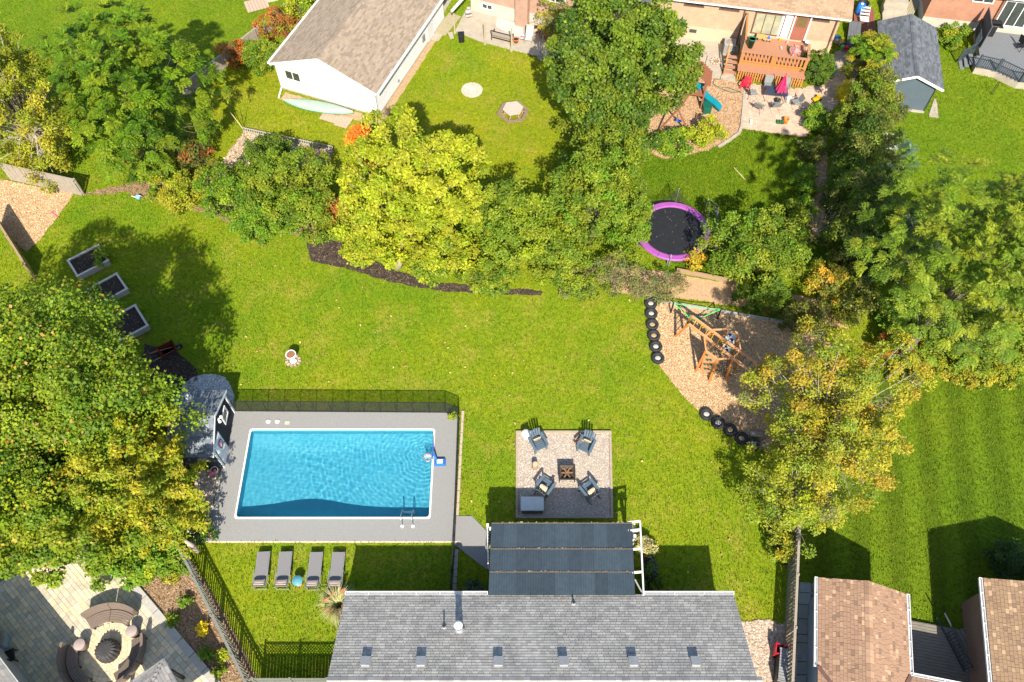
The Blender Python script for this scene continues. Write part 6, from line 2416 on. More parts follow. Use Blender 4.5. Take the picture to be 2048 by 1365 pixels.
MB().lathe([(.05, 2.28), (.03, 2.38), (0, 2.4)], n=10).obj('finial', HOT, t)
t = thing('red_plastic_chair', 'bright red plastic chair beside the deck skirt', 'chair', G(1489, 178) + Vector((0, 0, .06)), math.radians(150))
t.scale = (.78, .78, .78)
RPL = mat('red_plastic', (.62, .02, .05), (.5, .015, .04), rough=.4, scale=5)
for k in range(5):
    MB().box(((k - 2) * .12, .05, .38), (.1, .52, .03)).obj('seat_slat', RPL, t)
    MB().bar(((k - 2) * .12, -.2, .35), ((k - 2) * .13, -.5, .98), .1, .03).obj('back_slat', RPL, t)
for s in (-1, 1):
    MB().box((s * .37, 0, .58), (.12, .7, .03)).obj('armrest', RPL, t)
    MB().bar((s * .34, .3, 0), (s * .34, .3, .58), .04, .1).obj('leg', RPL, t)
    MB().bar((s * .34, -.35, 0), (s * .34, -.3, .58), .04, .1).obj('leg', RPL, t)
t = thing('white_stool', 'white plastic stool right of the patio table', 'stool', G(1574, 205) + Vector((0, 0, .07)), 0)
MB().lathe([(.2, 0), (.15, .38), (.18, .42), (0, .43)], n=14).obj('drum', WHITE, t, smooth=True)
MB().lathe([(.19, .42), (.19, .45), (0, .46)], n=14).obj('seat', WHITE, t, smooth=True)
t = thing('orange_pail', 'orange bucket on the lower edge of paver patio', 'bucket', G(1570, 247) + Vector((0, 0, .07)), 0)
MB().lathe([(.14, 0), (.18, .38), (.16, .38), (.13, .04)], n=16).obj('pail', mat('orange_plastic', (.75, .17, .01), scale=5, rough=.4), t, smooth=True)
MB().tube([(-.17, 0, .36), (0, .2, .3), (.17, 0, .36)], .01, 5).obj('handle', METAL, t)
t = thing('plant_tray', 'dark green seedling tray left of the orange bucket', 'tray', G(1559, 247) + Vector((0, 0, .07)), -.15)
MB().box((0, 0, .04), (.5, .3, .08)).obj('tray', DGREEN, t)
q = MB()
for k in range(14):
    q.box((R.uniform(-.2, .2), R.uniform(-.12, .12), .13), (.05, .05, .12), R.uniform(0, 2), tint=(.08, .18, .03))
q.obj('seedlings', CHIP_T, t, kind='stuff')
t = thing('yellow_toy_truck', 'yellow toy digger on the path beside the hedge', 'toy', G(1632, 203) + Vector((0, 0, .05)), .5)
MB().box((0, 0, .18), (.6, .3, .16)).obj('body', YELP, t, bevel=.04)
MB().box((.12, 0, .33), (.2, .26, .16)).obj('cab', YELP, t, bevel=.03)
for sx in (-.2, .2):
    MB().lathe([(.1, -.18), (.1, .18)], n=12).obj('wheel', BLK, t).matrix_local = Matrix.Translation((sx, 0, .1)) @ Matrix.Rotation(math.pi / 2, 4, 'X')
t = thing('push_broom', 'broom lying across the kerb with white bristle head', 'broom', G(1480, 244) + Vector((0, 0, .12)), ang((1459, 240), (1503, 247)))
MB().tube([(-.75, 0, .02), (.65, 0, .02)], .016, 6).obj('handle', TWOOD, t)
MB().box((.72, 0, .03), (.16, .36, .08)).obj('head', WHITE, t)
t = thing('garden_hose', 'thin green garden hose curling across the bare soil', 'hose', (0, 0, 0))
pts = [(1447, 130), (1444, 145), (1440, 160), (1428, 160), (1426, 170), (1440, 178), (1452, 176), (1470, 182), (1482, 186), (1460, 186), (1445, 180)]
MB().tube([G(*p_) + Vector((0, 0, .05)) for p_ in pts], .025, 6).obj('tube', DGREEN, t, smooth=True)
MB().tube([G(1447, 130) + Vector((0, 0, .06)), G(1448, 126) + Vector((0, 0, .1))], .035, 6).obj('nozzle', METAL, t)
t = thing('pale_bag', 'small blue white bag lying on the lawn by the hedge', 'bag', G(1598, 286), 0)
MB().cushion((0, 0, .1), (.3, .2, .2), puff=.5).obj('body', mat('pale_blue', (.5, .6, .66), scale=8), t, smooth=True)
MB().tube([(-.08, 0, .18), (0, .05, .28), (.08, 0, .18)], .012, 5).obj('strap', BLK, t)
# playset with slide ---------------------------------------------
RDW = mat('playset_red', (.27, .10, .05), (.2, .075, .04), scale=4, aniso=(6, 6, 1.5))
c = G(1385, 205)
t = thing('wooden_playset', 'red brown wooden play tower with pitched roof under big tree', 'playset', c, math.radians(-12))
for sx in (-.6, .6):
    for sy in (-.55, .55):
        MB().box((sx, sy, 1.15), (.1, .1, 2.3)).obj('post', RDW, t)
for k in range(7):
    MB().box((0, -.55 + k * .185, 1.2), (1.3, .17, .04)).obj('floor_board', RDW, t)
for s in (-1, 1):
    for k in range(5):
        a = Vector((s * .85, 0, 2.2)).lerp(Vector((0, 0, 2.95)), k / 5 + .1)
        MB().bar((a.x, -.75, a.z), (a.x, .75, a.z), .21, .03).obj('roof_board', RDW, t)
for k in range(5):
    MB().box((-.62, -.4 + k * .2, 1.6), (.03, .15, .7)).obj('wall_board', RDW, t)
MB().bar((0, -.6, 2.25), (-1.0, -3.2, 2.1), .1, .14).obj('swing_beam', RDW, t)
for s in (-1, 1):
    MB().bar((-1.0, -3.2, 2.1), (-1.0 + s * 1.1, -3.3 + s * .15, 0), .09).obj('a_frame_leg', RDW, t)
for s in (-.15, .15):
    MB().tube([(-.75 + s, -2.5, 2.05), (-.75 + s, -2.5, .5)], .012, 5).obj('chain', METAL, t)
MB().box((-.75, -2.5, .5), (.4, .18, .03)).obj('swing_seat', BLUEP, t)
TEAL = mat('teal_slide', (.006, .20, .26), (.005, .17, .22), rough=.35, scale=4)
s0, s1 = G(1391, 172, 1.3), G(1440, 222, .1)
t = thing('slide', 'wavy teal plastic slide running down from the play tower', 'slide', (s1.x, s1.y, .02), 0)
P, F = [], []
dv = (s0 - s1)
dh_ = Vector((dv.x, dv.y, 0)).normalized()
sd_ = Vector((-dh_.y, dh_.x, 0))
for i in range(17):
    t_ = i / 16
    c_ = Vector((dv.x * t_, dv.y * t_, .18 + 1.15 * t_ + .07 * math.sin(t_ * 9.4)))
    for w_, hz in ((-.25, .15), (-.22, .16), (-.17, .0), (.17, .0), (.22, .16), (.25, .15), (.19, -.06), (-.19, -.06)):
        P.append(c_ + sd_ * w_ + Vector((0, 0, hz)))
for i in range(16):
    for j in range(8):
        j2 = (j + 1) % 8
        F.append((i * 8 + j, (i + 1) * 8 + j, (i + 1) * 8 + j2, i * 8 + j2))
q = MB()
q.add(P, F)
q.obj('chute', TEAL, t, smooth=False)
e_ = dv * .55
MB().box((e_.x, e_.y, .4), (.1, .1, .8)).obj('support', TEAL, t)
t = thing('toy_chest', 'dark green toy chest on the chips below the slide', 'chest', G(1411, 222) + Vector((0, 0, .02)), .1)
MB().box((0, 0, .25), (.55, .7, .5)).obj('body', DGREEN, t, bevel=.03)
MB().box((0, 0, .53), (.6, .75, .06)).obj('lid', DGREEN, t, bevel=.02)


# ------------------------------------------------------------------ grey garden shed, upper right
SH_DK = mat('charcoal_shingle', (.115, .125, .14), (.085, .095, .105), rough=.9, scale=20, tint=True)
DKT = [(1, 1, 1), (.78, .78, .8), (1.25, 1.24, 1.22), (.9, .9, .92), (1.12, 1.1, 1.08), (1.4, 1.38, 1.35)]
GBL = mat('slate_siding', (.085, .115, .14), (.07, .098, .12), scale=2)
e0, e1 = G(1763, 165, 2.3), G(1888, 180, 2.3)
We = (e1 - e0).length
rz = math.atan2(e1.y - e0.y, e1.x - e0.x)
gs = thing('grey_garden_shed', 'slate grey garden shed with charcoal shingle gable roof', 'shed', (e0.x, e0.y, 0), rz)
Ls = 6.3
ov = .42
q = MB()
hr = 3.15
q.ext([(ov, 0), (We - ov, 0), (We - ov, 2.35), (We / 2, hr - .1), (ov, 2.35)], .3, Ls - .2)
q.obj('wall', GBL, gs)
MB().box((We / 2, Ls / 2, .05), (We - 2 * ov + .1, Ls - .3, .12)).obj('slab', CONCR, gs)
q = MB()
ze = 2.28
for x0 in (0, We):
    P = [(x0, 0, ze), (We / 2, 0, hr), (We / 2, Ls, hr), (x0, Ls, ze)]
    P += [(x, y, z - .08) for x, y, z in P]
    q.add(P, [(0, 1, 2, 3), (7, 6, 5, 4), (0, 4, 5, 1), (3, 2, 6, 7), (0, 3, 7, 4)])
rf = q.obj('roof', ROOF_UNDER, gs)
for x0 in (0, We):
    shingles(rf, (x0, 0, ze + .01), (x0, Ls, ze + .01), (We / 2, Ls, hr + .01), (We / 2, 0, hr + .01), SH_DK, DKT, tab=.3, exp_=.14, seed=31)
    MB().bar((x0, -.02, ze - .07), (We / 2, -.02, hr - .07), .035, .16).obj('barge_board', WHITE, gs)
q = MB()
for k in range(16):
    q.add([(We / 2 - .15, k * Ls / 16, hr - .01), (We / 2 - .15, (k + 1) * Ls / 16 - .02, hr - .01), (We / 2, (k + 1) * Ls / 16 - .02, hr + .05), (We / 2, k * Ls / 16, hr + .05),
           (We / 2 + .15, k * Ls / 16, hr - .01), (We / 2 + .15, (k + 1) * Ls / 16 - .02, hr - .01)], [(3, 2, 1, 0), (4, 5, 2, 3)], R.choice(DKT))
q.obj('ridge_cap', SH_DK, rf)
for k in range(3):
    MB().box((We / 2 - .6 + k * .6, .29, 2.55), (.55, .03, .2)).obj('gable_vent', GBL, gs)
MB().box((We - ov + .02, .28, 1.15), (.05, .05, 2.3)).obj('corner_trim', DARKMETAL, gs)
t = thing('shed_step', 'pale concrete slab beside the grey garden shed', 'slab', G(1860, 222), rz)
MB().prism([(-.1, -.4), (.5, -.4), (.5, 1.2), (.35, 1.2)], 0, .06).obj('slab', CONCR, t)
MB().prism([(-.1, -.62), (.5, -.62), (.5, -.42), (-.1, -.42)], 0, .05).obj('edge_slab', CONCR, t)
# planter frame south of the shed
t = thing('cold_frame', 'small white timber cold frame at hedge edge', 'cold frame', G(1778, 288), math.radians(-12))
for s in (-1, 1):
    MB().box((0, s * .5, .22), (.95, .06, .4)).obj('side_board', GWOOD, t)
    MB().box((s * .45, 0, .22), (.06, .95, .4)).obj('end_board', GWOOD, t)
for k in range(3):
    MB().box((0, -.3 + k * .25, .44), (.95, .06, .04)).obj('bar', GWOOD, t)
MB().box((0, 0, .12), (.86, .9, .1)).obj('soil', SOIL, t)
# beige steps and boards above the shed
t = thing('beige_steps', 'pale beige concrete steps above the grey shed', 'steps', G(1786, 40), math.radians(-10))
for k in range(3):
    MB().box((0, k * .55, .12 + k * .17), (1.7, .56, .24 + k * .34)).obj('step', CONCR, t)
t = thing('plank_stack', 'stack of long planks leaning beside the pink house', 'planks', G(1825, 30), math.radians(60))
for k in range(5):
    MB().bar((-1.3, k * .14, .1 + k * .03), (1.3, k * .14, .35 + k * .03), .12, .04).obj('plank', POSTW, t)
# red side deck with sun chair and clutter
RDK = mat('brick_red_deck', (.26, .09, .055), (.2, .07, .045), scale=3)
t = thing('red_side_deck', 'narrow brick red deck between the two houses', 'deck', G(1722, 90), math.radians(-10.5))
for k in range(10):
    MB().box((-.55 + k * .15, 1.0, .5), (.14, 5.0, .04)).obj('deck_board', RDK, t)
MB().box((.1, -1.48, .25), (1.5, .05, .46)).obj('fascia', RDK, t)
t = thing('deck_recliner', 'white striped folding recliner on the red side deck', 'chair', G(1726, 40, .55), math.radians(-10))
for k in range(6):
    MB().bar((-.3, -.5 + k * .2, .3 + max(0, k - 2) * .13), (.3, -.5 + k * .2, .3 + max(0, k - 2) * .13), .15, .02).obj('slat', WHITE, t)
for s in (-1, 1):
    MB().tube([(s * .32, -.6, 0), (s * .32, 0, .3), (s * .32, .6, .8)], .02, 6).obj('frame', FRAME, t)
t = thing('blue_barrel', 'bright blue round barrel behind the folding recliner', 'barrel', G(1717, 28, .5), 0)
MB().lathe([(.28, 0), (.32, .3), (.32, .55), (.28, .8), (.2, .84), (0, .84)], n=18).obj('drum', BLUEP, t, smooth=True)
MB().lathe([(.1, .84), (.1, .88), (0, .88)], n=12).obj('bung', WHITE, t)
t = thing('black_tub', 'round black tub left of the plank fence', 'tub', G(1724, 14, .5), 0)
MB().lathe([(.35, 0), (.42, .35), (.38, .35), (.32, .08), (0, .08)], n=18).obj('tub', BLK, t, smooth=True)
MB().lathe([(.43, .33), (.43, .37), (.4, .37), (.4, .33), (.43, .33)], n=18).obj('rim', BLK, t)
t = thing('side_alley_boards', 'dark leaning boards in the alley by the tan house', 'boards', G(1700, 85), math.radians(75))
for k in range(4):
    MB().bar((-.9 + k * .1, -.5 + k * .2, .05), (1.2, -.3 + k * .18, .9), .3, .04).obj('board', mat('dark_board', (.10, .11, .12), scale=4), t)
t = thing('garden_sacks', 'heap of coloured bags and tools in the alley', 'sacks', G(1680, 95), 0)
for k, m_ in enumerate((RPL, GRL, BLK, WOODT, LIN, BLUEP)):
    MB().cushion((R.uniform(-.3, .3), -.5 + k * .22, .2 + R.uniform(0, .15)), (.35, .3, .35), puff=.5, rz=k).obj('bag', m_, t, smooth=True)

# ------------------------------------------------------------------ pink brick house, upper right
SALM = brick_mat('salmon_brick', (.50, .22, .13), (.43, .18, .10), (.45, .3, .22))
a0 = G(1838, 52)
rz = math.radians(-10.5)
sh = thing('salmon_brick_house', 'salmon brick house with charcoal roof in the upper right corner', 'house', a0, rz)
Ws = 14
MB().box((Ws / 2, 4, .4), (Ws, 8, .8)).obj('stucco_base', STUC, sh)
MB().box((Ws / 2, 4.02, 2.1), (Ws - .03, 7.97, 2.7)).obj('wall', SALM, sh)
q = MB()
P = [(-.4, -.5, 3.45), (Ws + .4, -.5, 3.45), (Ws + .4, 4, 5.1), (-.4, 4, 5.1), (-.4, 8.5, 3.45), (Ws + .4, 8.5, 3.45)]
P += [(x, y, z - .14) for x, y, z in P]
q.add(P, [(0, 1, 2, 3), (3, 2, 5, 4), (0, 6, 7, 1), (0, 3, 9, 6), (3, 4, 10, 9), (1, 7, 8, 2), (2, 8, 11, 5), (6, 9, 8, 7)])
rf = q.obj('roof', ROOF_UNDER, sh)
shingles(rf, P[0], P[1], P[2], P[3], SH_DK, DKT, seed=33)
MB().box((Ws / 2, -.52, 3.38), (Ws + .8, .04, .2)).obj('fascia', WHITE, sh)
window(sh, 3.4, 2.75, 1.35, .5, y=0)
window(sh, 5.95, 1.85, 2.0, 2.0, y=0, panes=3)
MB().bar((4.75, -.05, .2), (4.75, -.05, 3.3), .08).obj('downspout', BROWN, sh)
# grey composite deck
GD = mat('grey_deck_board', (.17, .18, .19), (.13, .14, .15), scale=3, aniso=(2, 9, 9))
DGR = mat('charcoal_rail', (.055, .07, .085), (.04, .05, .065), rough=.5, scale=6)
c0 = G(1950, 150)
t = thing('grey_deck', 'dark grey composite deck with charcoal railings, upper right', 'deck', c0, math.radians(-11))
Hk = .6
zone = [(-.2, .1), (1.2, -.1), (2.6, -.9), (6.5, -1.0), (6.5, 4.2), (.2, 4.2), (.2, 1.3), (-.2, 1.2)]
q = MB()
q.prism(zone, .0, Hk - .06)
q.obj('skirting', CONCR, t)
for k in range(36):
    y = -1.0 + k * .145
    xs_ = []
    yy = y + .07
    for i in range(len(zone)):
        p_, r_ = zone[i], zone[(i + 1) % len(zone)]
        if (p_[1] > yy) != (r_[1] > yy):
            xs_.append(p_[0] + (yy - p_[1]) * (r_[0] - p_[0]) / (r_[1] - p_[1]))
    xs_.sort()
    if len(xs_) >= 2:
        MB().box(((xs_[0] + xs_[-1]) / 2, yy, Hk - .02), (xs_[-1] - xs_[0] + .06, .135, .045)).obj('deck_board', GD, t)


def railing(parent, a, b, z, h=.95, pitch=.14):
    a, b = Vector((*a, z)), Vector((*b, z))
    n = max(2, int((b - a).length / pitch))
    for k in range(n + 1):
        p_ = a.lerp(b, k / n)
        MB().box((p_.x, p_.y, z + h / 2), (.035, .035, h)).obj('baluster', DGR, parent)
    for zz in (.08, h):
        MB().bar(a + Vector((0, 0, zz)), b + Vector((0, 0, zz)), .07, .05).obj('rail', DGR, parent)
    for p_ in (a, b):
        MB().box((p_.x, p_.y, z + h / 2 + .05), (.1, .1, h + .1)).obj('post', DGR, parent)


railing(t, (1.2, -.1), (2.6, -.9), Hk)
railing(t, (2.6, -.9), (6.4, -1.0), Hk)
railing(t, (-.2, .1), (1.1, -.1), Hk)
railing(t, (-.1, 2.0), (.1, 4.0), Hk)
railing(t, (-1.2, .9), (-.1, 2.0), .2)
for k in range(3):
    MB().box((-.35 - k * .28, 1.1 - k * .1, Hk - .2 - k * .17), (.3, 1.1, .05)).obj('tread', GD, t)
MB().box((.25, 3.2, 1.5), (.05, 2.2, 1.9)).obj('privacy_panel', mat('lattice_grey', (.12, .12, .125), scale=14), t)
c = G(1975, 70, Hk)
t = thing('gas_barbecue', 'black covered barbecue on the grey deck', 'barbecue', c, math.radians(-10))
MB().box((0, 0, .45), (.6, .5, .8)).obj('cart', BLK, t)
MB().cushion((0, 0, .98), (1.1, .56, .42), puff=.6).obj('hood', BLK, t, smooth=True)
for s in (-1, 1):
    MB().box((s * .55, 0, .82), (.3, .45, .04)).obj('side_shelf', BLK, t)
c = G(2040, 100, Hk)
t = thing('deck_chair', 'dark folding chair at the right edge of grey deck', 'chair', c, .3)
MB().box((0, 0, .42), (.5, .5, .05)).obj('seat', BLK, t)
MB().bar((0, .24, .42), (0, .36, .95), .5, .04).obj('backrest', BLK, t)
for sx in (-1, 1):
    for sy in (-1, 1):
        MB().bar((sx * .22, sy * .22, 0), (sx * .22, sy * .22, .42), .03).obj('leg', BLK, t)
t = thing('garden_stakes', 'pair of short black stakes standing on the lawn below deck', 'stakes', G(1981, 190), 0)
for s in (0, .12):
    MB().tube([(s, 0, 0), (s + .02, .05, 1.1)], .02, 6).obj('stake', BLK, t)
MB().tube([(0, .02, .6), (.14, .02, .6)], .014, 5).obj('tie', BLK, t)
# wire frames beside the hedge
t = thing('white_trellis', 'thin white wire trellis frames along the hedge gap', 'trellis', (0, 0, 0))
fr = [G(1662, 330), G(1655, 380), G(1670, 390), G(1652, 420), G(1670, 400)]
for k in range(4):
    MB().bar(fr[k] + Vector((0, 0, .6)), fr[k + 1] + Vector((0, 0, .6)), .04).obj('bar', GWOOD, t)
for k in range(5):
    MB().bar(fr[k], fr[k] + Vector((0, 0, .62)), .04).obj('leg', GWOOD, t)

# ------------------------------------------------------------------ neighbour with brown roof, lower right
SH_RED = mat('red_tan_shingle', (.33, .205, .135), (.27, .165, .105), rough=.9, scale=20, tint=True)
REDT = [(1, 1, 1)] * 9 + [(.9, .88, .85), (1.05, 1.04, 1.0), (1.45, 1.55, 1.5), (1.2, 1.25, 1.22), (.68, .7, .72)]
BLUW = mat('pale_blue_siding', (.36, .44, .52), (.31, .39, .47), scale=2)
e0 = G(1637, 1155, 2.7)
e1 = G(1813, 1188, 2.7)
We = (e1 - e0).length
rz = math.atan2(e1.y - e0.y, e1.x - e0.x)
mh = thing('brown_roofed_house', 'house with red brown shingle gable roof right of the board fence', 'house', (e0.x, e0.y, 0), rz)
Lm = 12.0
ov = .35
hr = 3.45
q = MB()
q.ext([(ov, 0), (We - ov, 0), (We - ov, 2.6), (We / 2, hr - .15), (ov, 2.6)], -Lm, -.35)
q.obj('wall', BLUW, mh)
q = MB()
for x0 in (0, We):
    P = [(x0, 0, 2.68), (We / 2, .0, hr), (We / 2, -Lm, hr), (x0, -Lm, 2.68)]
    P += [(x, y, z - .1) for x, y, z in P]
    q.add(P, [(0, 1, 2, 3), (7, 6, 5, 4), (0, 4, 5, 1), (3, 2, 6, 7), (0, 3, 7, 4)])
rf = q.obj('roof', MATS['tan_under'], mh)
nearp = Vector((We / 2, -2, 3))
for x0 in (0, We):
    shingles(rf, (x0, 0, 2.70), (x0, -Lm, 2.70), (We / 2, -Lm, hr + .01), (We / 2, 0, hr + .01), SH_RED, REDT, tab=.2, exp_=.15, single=150, near=nearp, seed=41)
q = MB()
for k in range(40):
    y = -k * .3
    ti = R.choice([(1, 1, 1), (1.2, 1.2, 1.15), (.85, .85, .82), (1.35, 1.35, 1.3)])
    q.add([(We / 2 - .17, y, hr - .03), (We / 2 - .17, y - .29, hr - .03), (We / 2, y - .29, hr + .05), (We / 2, y, hr + .05), (We / 2 + .17, y, hr - .03), (We / 2 + .17, y - .29, hr - .03)],
          [(0, 1, 2, 3), (3, 2, 5, 4)], ti)
q.obj('ridge_cap', SH_RED, rf)
gutter(mh, (-.02, 0, 2.62), (-.02, -3.95, 2.62), hang=4)
gutter(mh, (We + .02, -Lm, 2.62), (We + .02, 0, 2.62), hang=4)
MB().box((ov - .03, -6, 1.3), (.05, 10, 2.4)).obj('siding', BLUW, mh)
MB().bar((0, -3.95, 2.74), (1.6, -6.0, 3.3), .16, .05).obj('valley_flashing', mat('valley_brown', (.17, .09, .075), scale=5), rf)
# second wing at the bottom
q = MB()
P = [(We, -3.6, 2.66), (We + 5, -3.6, 2.66), (We + 5, -7.0, 3.4), (We - 1.9, -7.0, 3.4)]
q.add(P + [(x, y, z - .1) for x, y, z in P], [(0, 3, 2, 1), (0, 1, 5, 4)])
wr_ = q.obj('wing_roof', MATS['tan_under'], mh)
shingles(wr_, (We + .02, -3.6, 2.68), (We + 5, -3.6, 2.68), (We + 5, -7.0, 3.42), (We - 1.9, -7.0, 3.42), SH_RED, REDT, tab=.2, exp_=.15, seed=43)
gutter(mh, (We + 5, -3.56, 2.62), (We + .05, -3.56, 2.62), hang=4)
MB().bar((We, -3.6, 2.76), (We - 1.5, -6.2, 3.3), .16, .05).obj('valley_flashing', MATS['valley_brown'], rf)
# path of slabs between fence and house
t = thing('slab_path', 'row of grey concrete slabs between board fence and house', 'path', (0, 0, 0))
SLAB = mat('wet_slab', (.26, .30, .30), (.2, .235, .235), rough=.7, scale=2, bump=.15)
l0, l1, r0, r1 = G(1599, 1164), G(1587, 1372), G(1621, 1166), G(1612, 1372)
cuts = [0, .11, .23, .37, .52, .60, .78, .9, 1.0]
for k in range(8):
    a, b, c_, d2 = l0.lerp(l1, cuts[k] + .004), l0.lerp(l1, cuts[k + 1] - .004), r0.lerp(r1, cuts[k + 1] - .004), r0.lerp(r1, cuts[k] + .004)
    MB().prism([a[:2], b[:2], c_[:2], d2[:2]], 0, .05).obj('slab', SLAB, t)
gp_ = [G(1621, 1170)[:2], G(1640, 1160)[:2], G(1640, 1372)[:2], G(1612, 1372)[:2]]
struct(MB().prism(gp_, 0, .02).obj('gravel_strip', mat('dark_gravel', (.16, .16, .15), (.08, .08, .075), scale=20, bump=.8)))
scatter('gravel_strip_stones', gp_, 2000, .07, STONE_T, [(.2, .2, .19), (.3, .3, .28), (.12, .12, .12)], z=.02, seed=66)
NOGRASS.append(gp_)
NOGRASS.append([l0[:2], l1[:2], r1[:2], r0[:2]])
# black lidded bin with red crates
c = G(1566, 1340)
t = thing('storage_chest', 'long black slatted storage chest on the river stones', 'storage chest', c, ang((1548, 1365), (1553, 1302)) - math.pi / 2)
MB().box((0, 0, .4), (.85, 1.5, .8)).obj('body', BLK, t, bevel=.03)
for k in range(11):
    MB().box((0, -.66 + k * .13, .84), (.8, .11, .05)).obj('lid_slat', mat('grey_slat', (.26, .27, .28), scale=5), t)
for k in range(2):
    MB().box((0, -.72 + k * 1.44, .85), (.86, .05, .08)).obj('lid_edge', GREYL, t)
t = thing('red_crate', 'open red plastic crate at the upper end of black chest', 'crate', G(1562, 1308), ang((1548, 1365), (1553, 1302)) - math.pi / 2)
for k in range(4):
    for s in (-1, 1):
        MB().box((-.36 + k * .24, s * .22, .5), (.16, .03, .6)).obj('side_slat', RPL, t)
for s in (-1, 1):
    MB().box((s * .42, 0, .5), (.03, .56, .6)).obj('end_panel', RPL, t)
MB().box((0, 0, .1), (.8, .56, .06)).obj('base', BLK, t)

# ------------------------------------------------------------------ brick house, right edge
DBRK = brick_mat('dark_red_brick', (.34, .15, .10), (.27, .12, .08), (.36, .28, .23))
b0 = G(1922, 1207)
rz = math.radians(-11)
bh = thing('red_brick_house', 'red brick house with brown shingle roof at the right picture edge', 'house', b0, rz)
Lb = 12
MB().box((3.3, -Lb / 2, 1.42), (6.6, Lb, 2.84)).obj('wall', DBRK, bh)
MB().box((3.3, -Lb / 2 - .01, 2.86), (6.7, Lb + .1, .12)).obj('frieze', BROWN, bh)
q = MB()
zE, zR = 3.02, 4.25
P = [(-.32, .32, zE), (3.3, .32, zR), (3.3, -Lb, zR), (-.32, -Lb, zE), (6.92, .32, zE), (6.92, -Lb, zE)]
P += [(x, y, z - .1) for x, y, z in P]
q.add(P, [(0, 1, 2, 3), (1, 4, 5, 2), (0, 6, 7, 1), (1, 7, 10, 4), (0, 3, 9, 6), (6, 9, 8, 7), (7, 8, 11, 10)])
rf = q.obj('roof', MATS['tan_under'], bh)
BRT = [(.92, .98, .9)] * 9 + [(.8, .82, .75), (1.02, 1.06, 1.0), (1.4, 1.52, 1.42), (1.18, 1.28, 1.2), (.72, .75, .75)]
shingles(rf, (-.32, .32, zE + .01), (-.32, -Lb, zE + .01), (3.3, -Lb, zR + .01), (3.3, .32, zR + .01), SH_RED, BRT, tab=.2, exp_=.15, single=300, near=Vector((1.2, -2, 3)), seed=45)
gutter(bh, (-.36, .3, zE - .06), (-.36, -Lb, zE - .06), hang=4, name='gutter')
# back deck between the two houses
t = thing('shaded_deck', 'dark weathered deck in shadow between the two right houses', 'deck', G(1815, 1244), math.radians(-11))
SD = mat('shaded_deck_board', (.24, .215, .18), (.15, .135, .115), scale=2, aniso=(1.2, 9, 9))
for k in range(36):
    MB().box((1.9, -.07 - k * .145, .2), (4.3, .13, .05)).obj('deck_board', SD, t)
MB().box((1.9, .02, .1), (4.3, .03, .2)).obj('fascia', SD, t)
t2 = thing('deck_stair_rail', 'dark blue railing crossing the shaded deck', 'railing', G(1905, 1300, .2), math.radians(-75))
for k in range(12):
    MB().box((-.7 + k * .15, 0, .45), (.035, .035, .9)).obj('baluster', DGR, t2)
for z in (.06, .92):
    MB().bar((-1.5, 0, z), (1.0, 0, z), .06).obj('rail', DGR, t2)
for k in range(5):
    MB().box((0.0, .25 + k * .2, .06), (1.5, .16, .05)).obj('tread', SD, t2)


# ------------------------------------------------------------------ stone patio, lower left
ppx = [(-60, 1190), (120, 1110), (200, 1098), (262, 1166), (275, 1170), (440, 1372), (440, 1480), (-60, 1480)]
o_, pp = sheet('stone_patio_base', ppx, .03, mat('paver_joint', (.26, .23, .18), (.2, .18, .14), scale=8))
NOGRASS.append(pp)
PAV = mat('stone_paver', (.58, .50, .37), (.48, .41, .30), scale=7, tint=True, rough=.85, bump=.25, bscale=25)
PT_ = [(1, 1, 1), (.85, .88, .9), (1.15, 1.12, 1.02), (.92, .98, 1.02), (1.22, 1.18, 1.08), (.78, .82, .85), (1.05, 1.0, .88)]
ptr = thing('stone_patio', 'stone paved patio with curved wicker seating', 'patio', G(218, 1305), ang((200, 1098), (440, 1372)))
o3, rz3 = Vector(ptr.location), ptr.rotation_euler[2]
ca, sa = math.cos(rz3), math.sin(rz3)
cen = Vector((0, 0, 0))
cells = []
Rring = 1.35
# modular pattern of mixed stones
y = -9.0
rr3 = random.Random(77)
while y < 6:
    hgt = rr3.choice((.2, .2, .27))
    x = -9.0 + rr3.random() * .3
    while x < 9:
        w_ = rr3.choice((.2, .27, .27, .36))
        cx, cy = x + w_ / 2, y + hgt / 2
        wx, wy = o3.x + cx * ca - cy * sa, o3.y + cx * sa + cy * ca
        if inside(pp, np.array([wx]), np.array([wy]))[0] and math.hypot(cx, cy) > Rring + .05:
            cells.append((cx, cy, w_, hgt))
        x += w_
    y += hgt
# rings of wedge stones inside the seating
wedges = []
for r0, r1, n in ((.35, .62, 12), (.63, .88, 18), (.89, 1.11, 24), (1.12, 1.34, 30)):
    for k in range(n):
        wedges.append((r0, r1, 2 * math.pi * k / n, 2 * math.pi * (k + 1) / n))
cells.sort(key=lambda c_: math.hypot(c_[0] - 1.0, c_[1] + .5))
cache = {}
fld = MB()
for k, (cx, cy, w_, hgt) in enumerate(cells):
    v = rr3.randrange(len(PT_))
    if k < 300 - len(wedges):
        key = (w_, hgt, v)
        if key not in cache:
            cache[key] = MB().box((0, 0, .02), (w_ - .014, hgt - .014, .04), tint=PT_[v]).mesh('paver', PAV)
        piece('paver', cache[key], ptr, (cx, cy, .03 + rr3.uniform(0, .006)))
    else:
        fld.box((cx, cy, .05 + rr3.uniform(0, .006)), (w_ - .014, hgt - .014, .04), tint=PT_[v])
fld.obj('paver_field', PAV, ptr, kind='stuff')
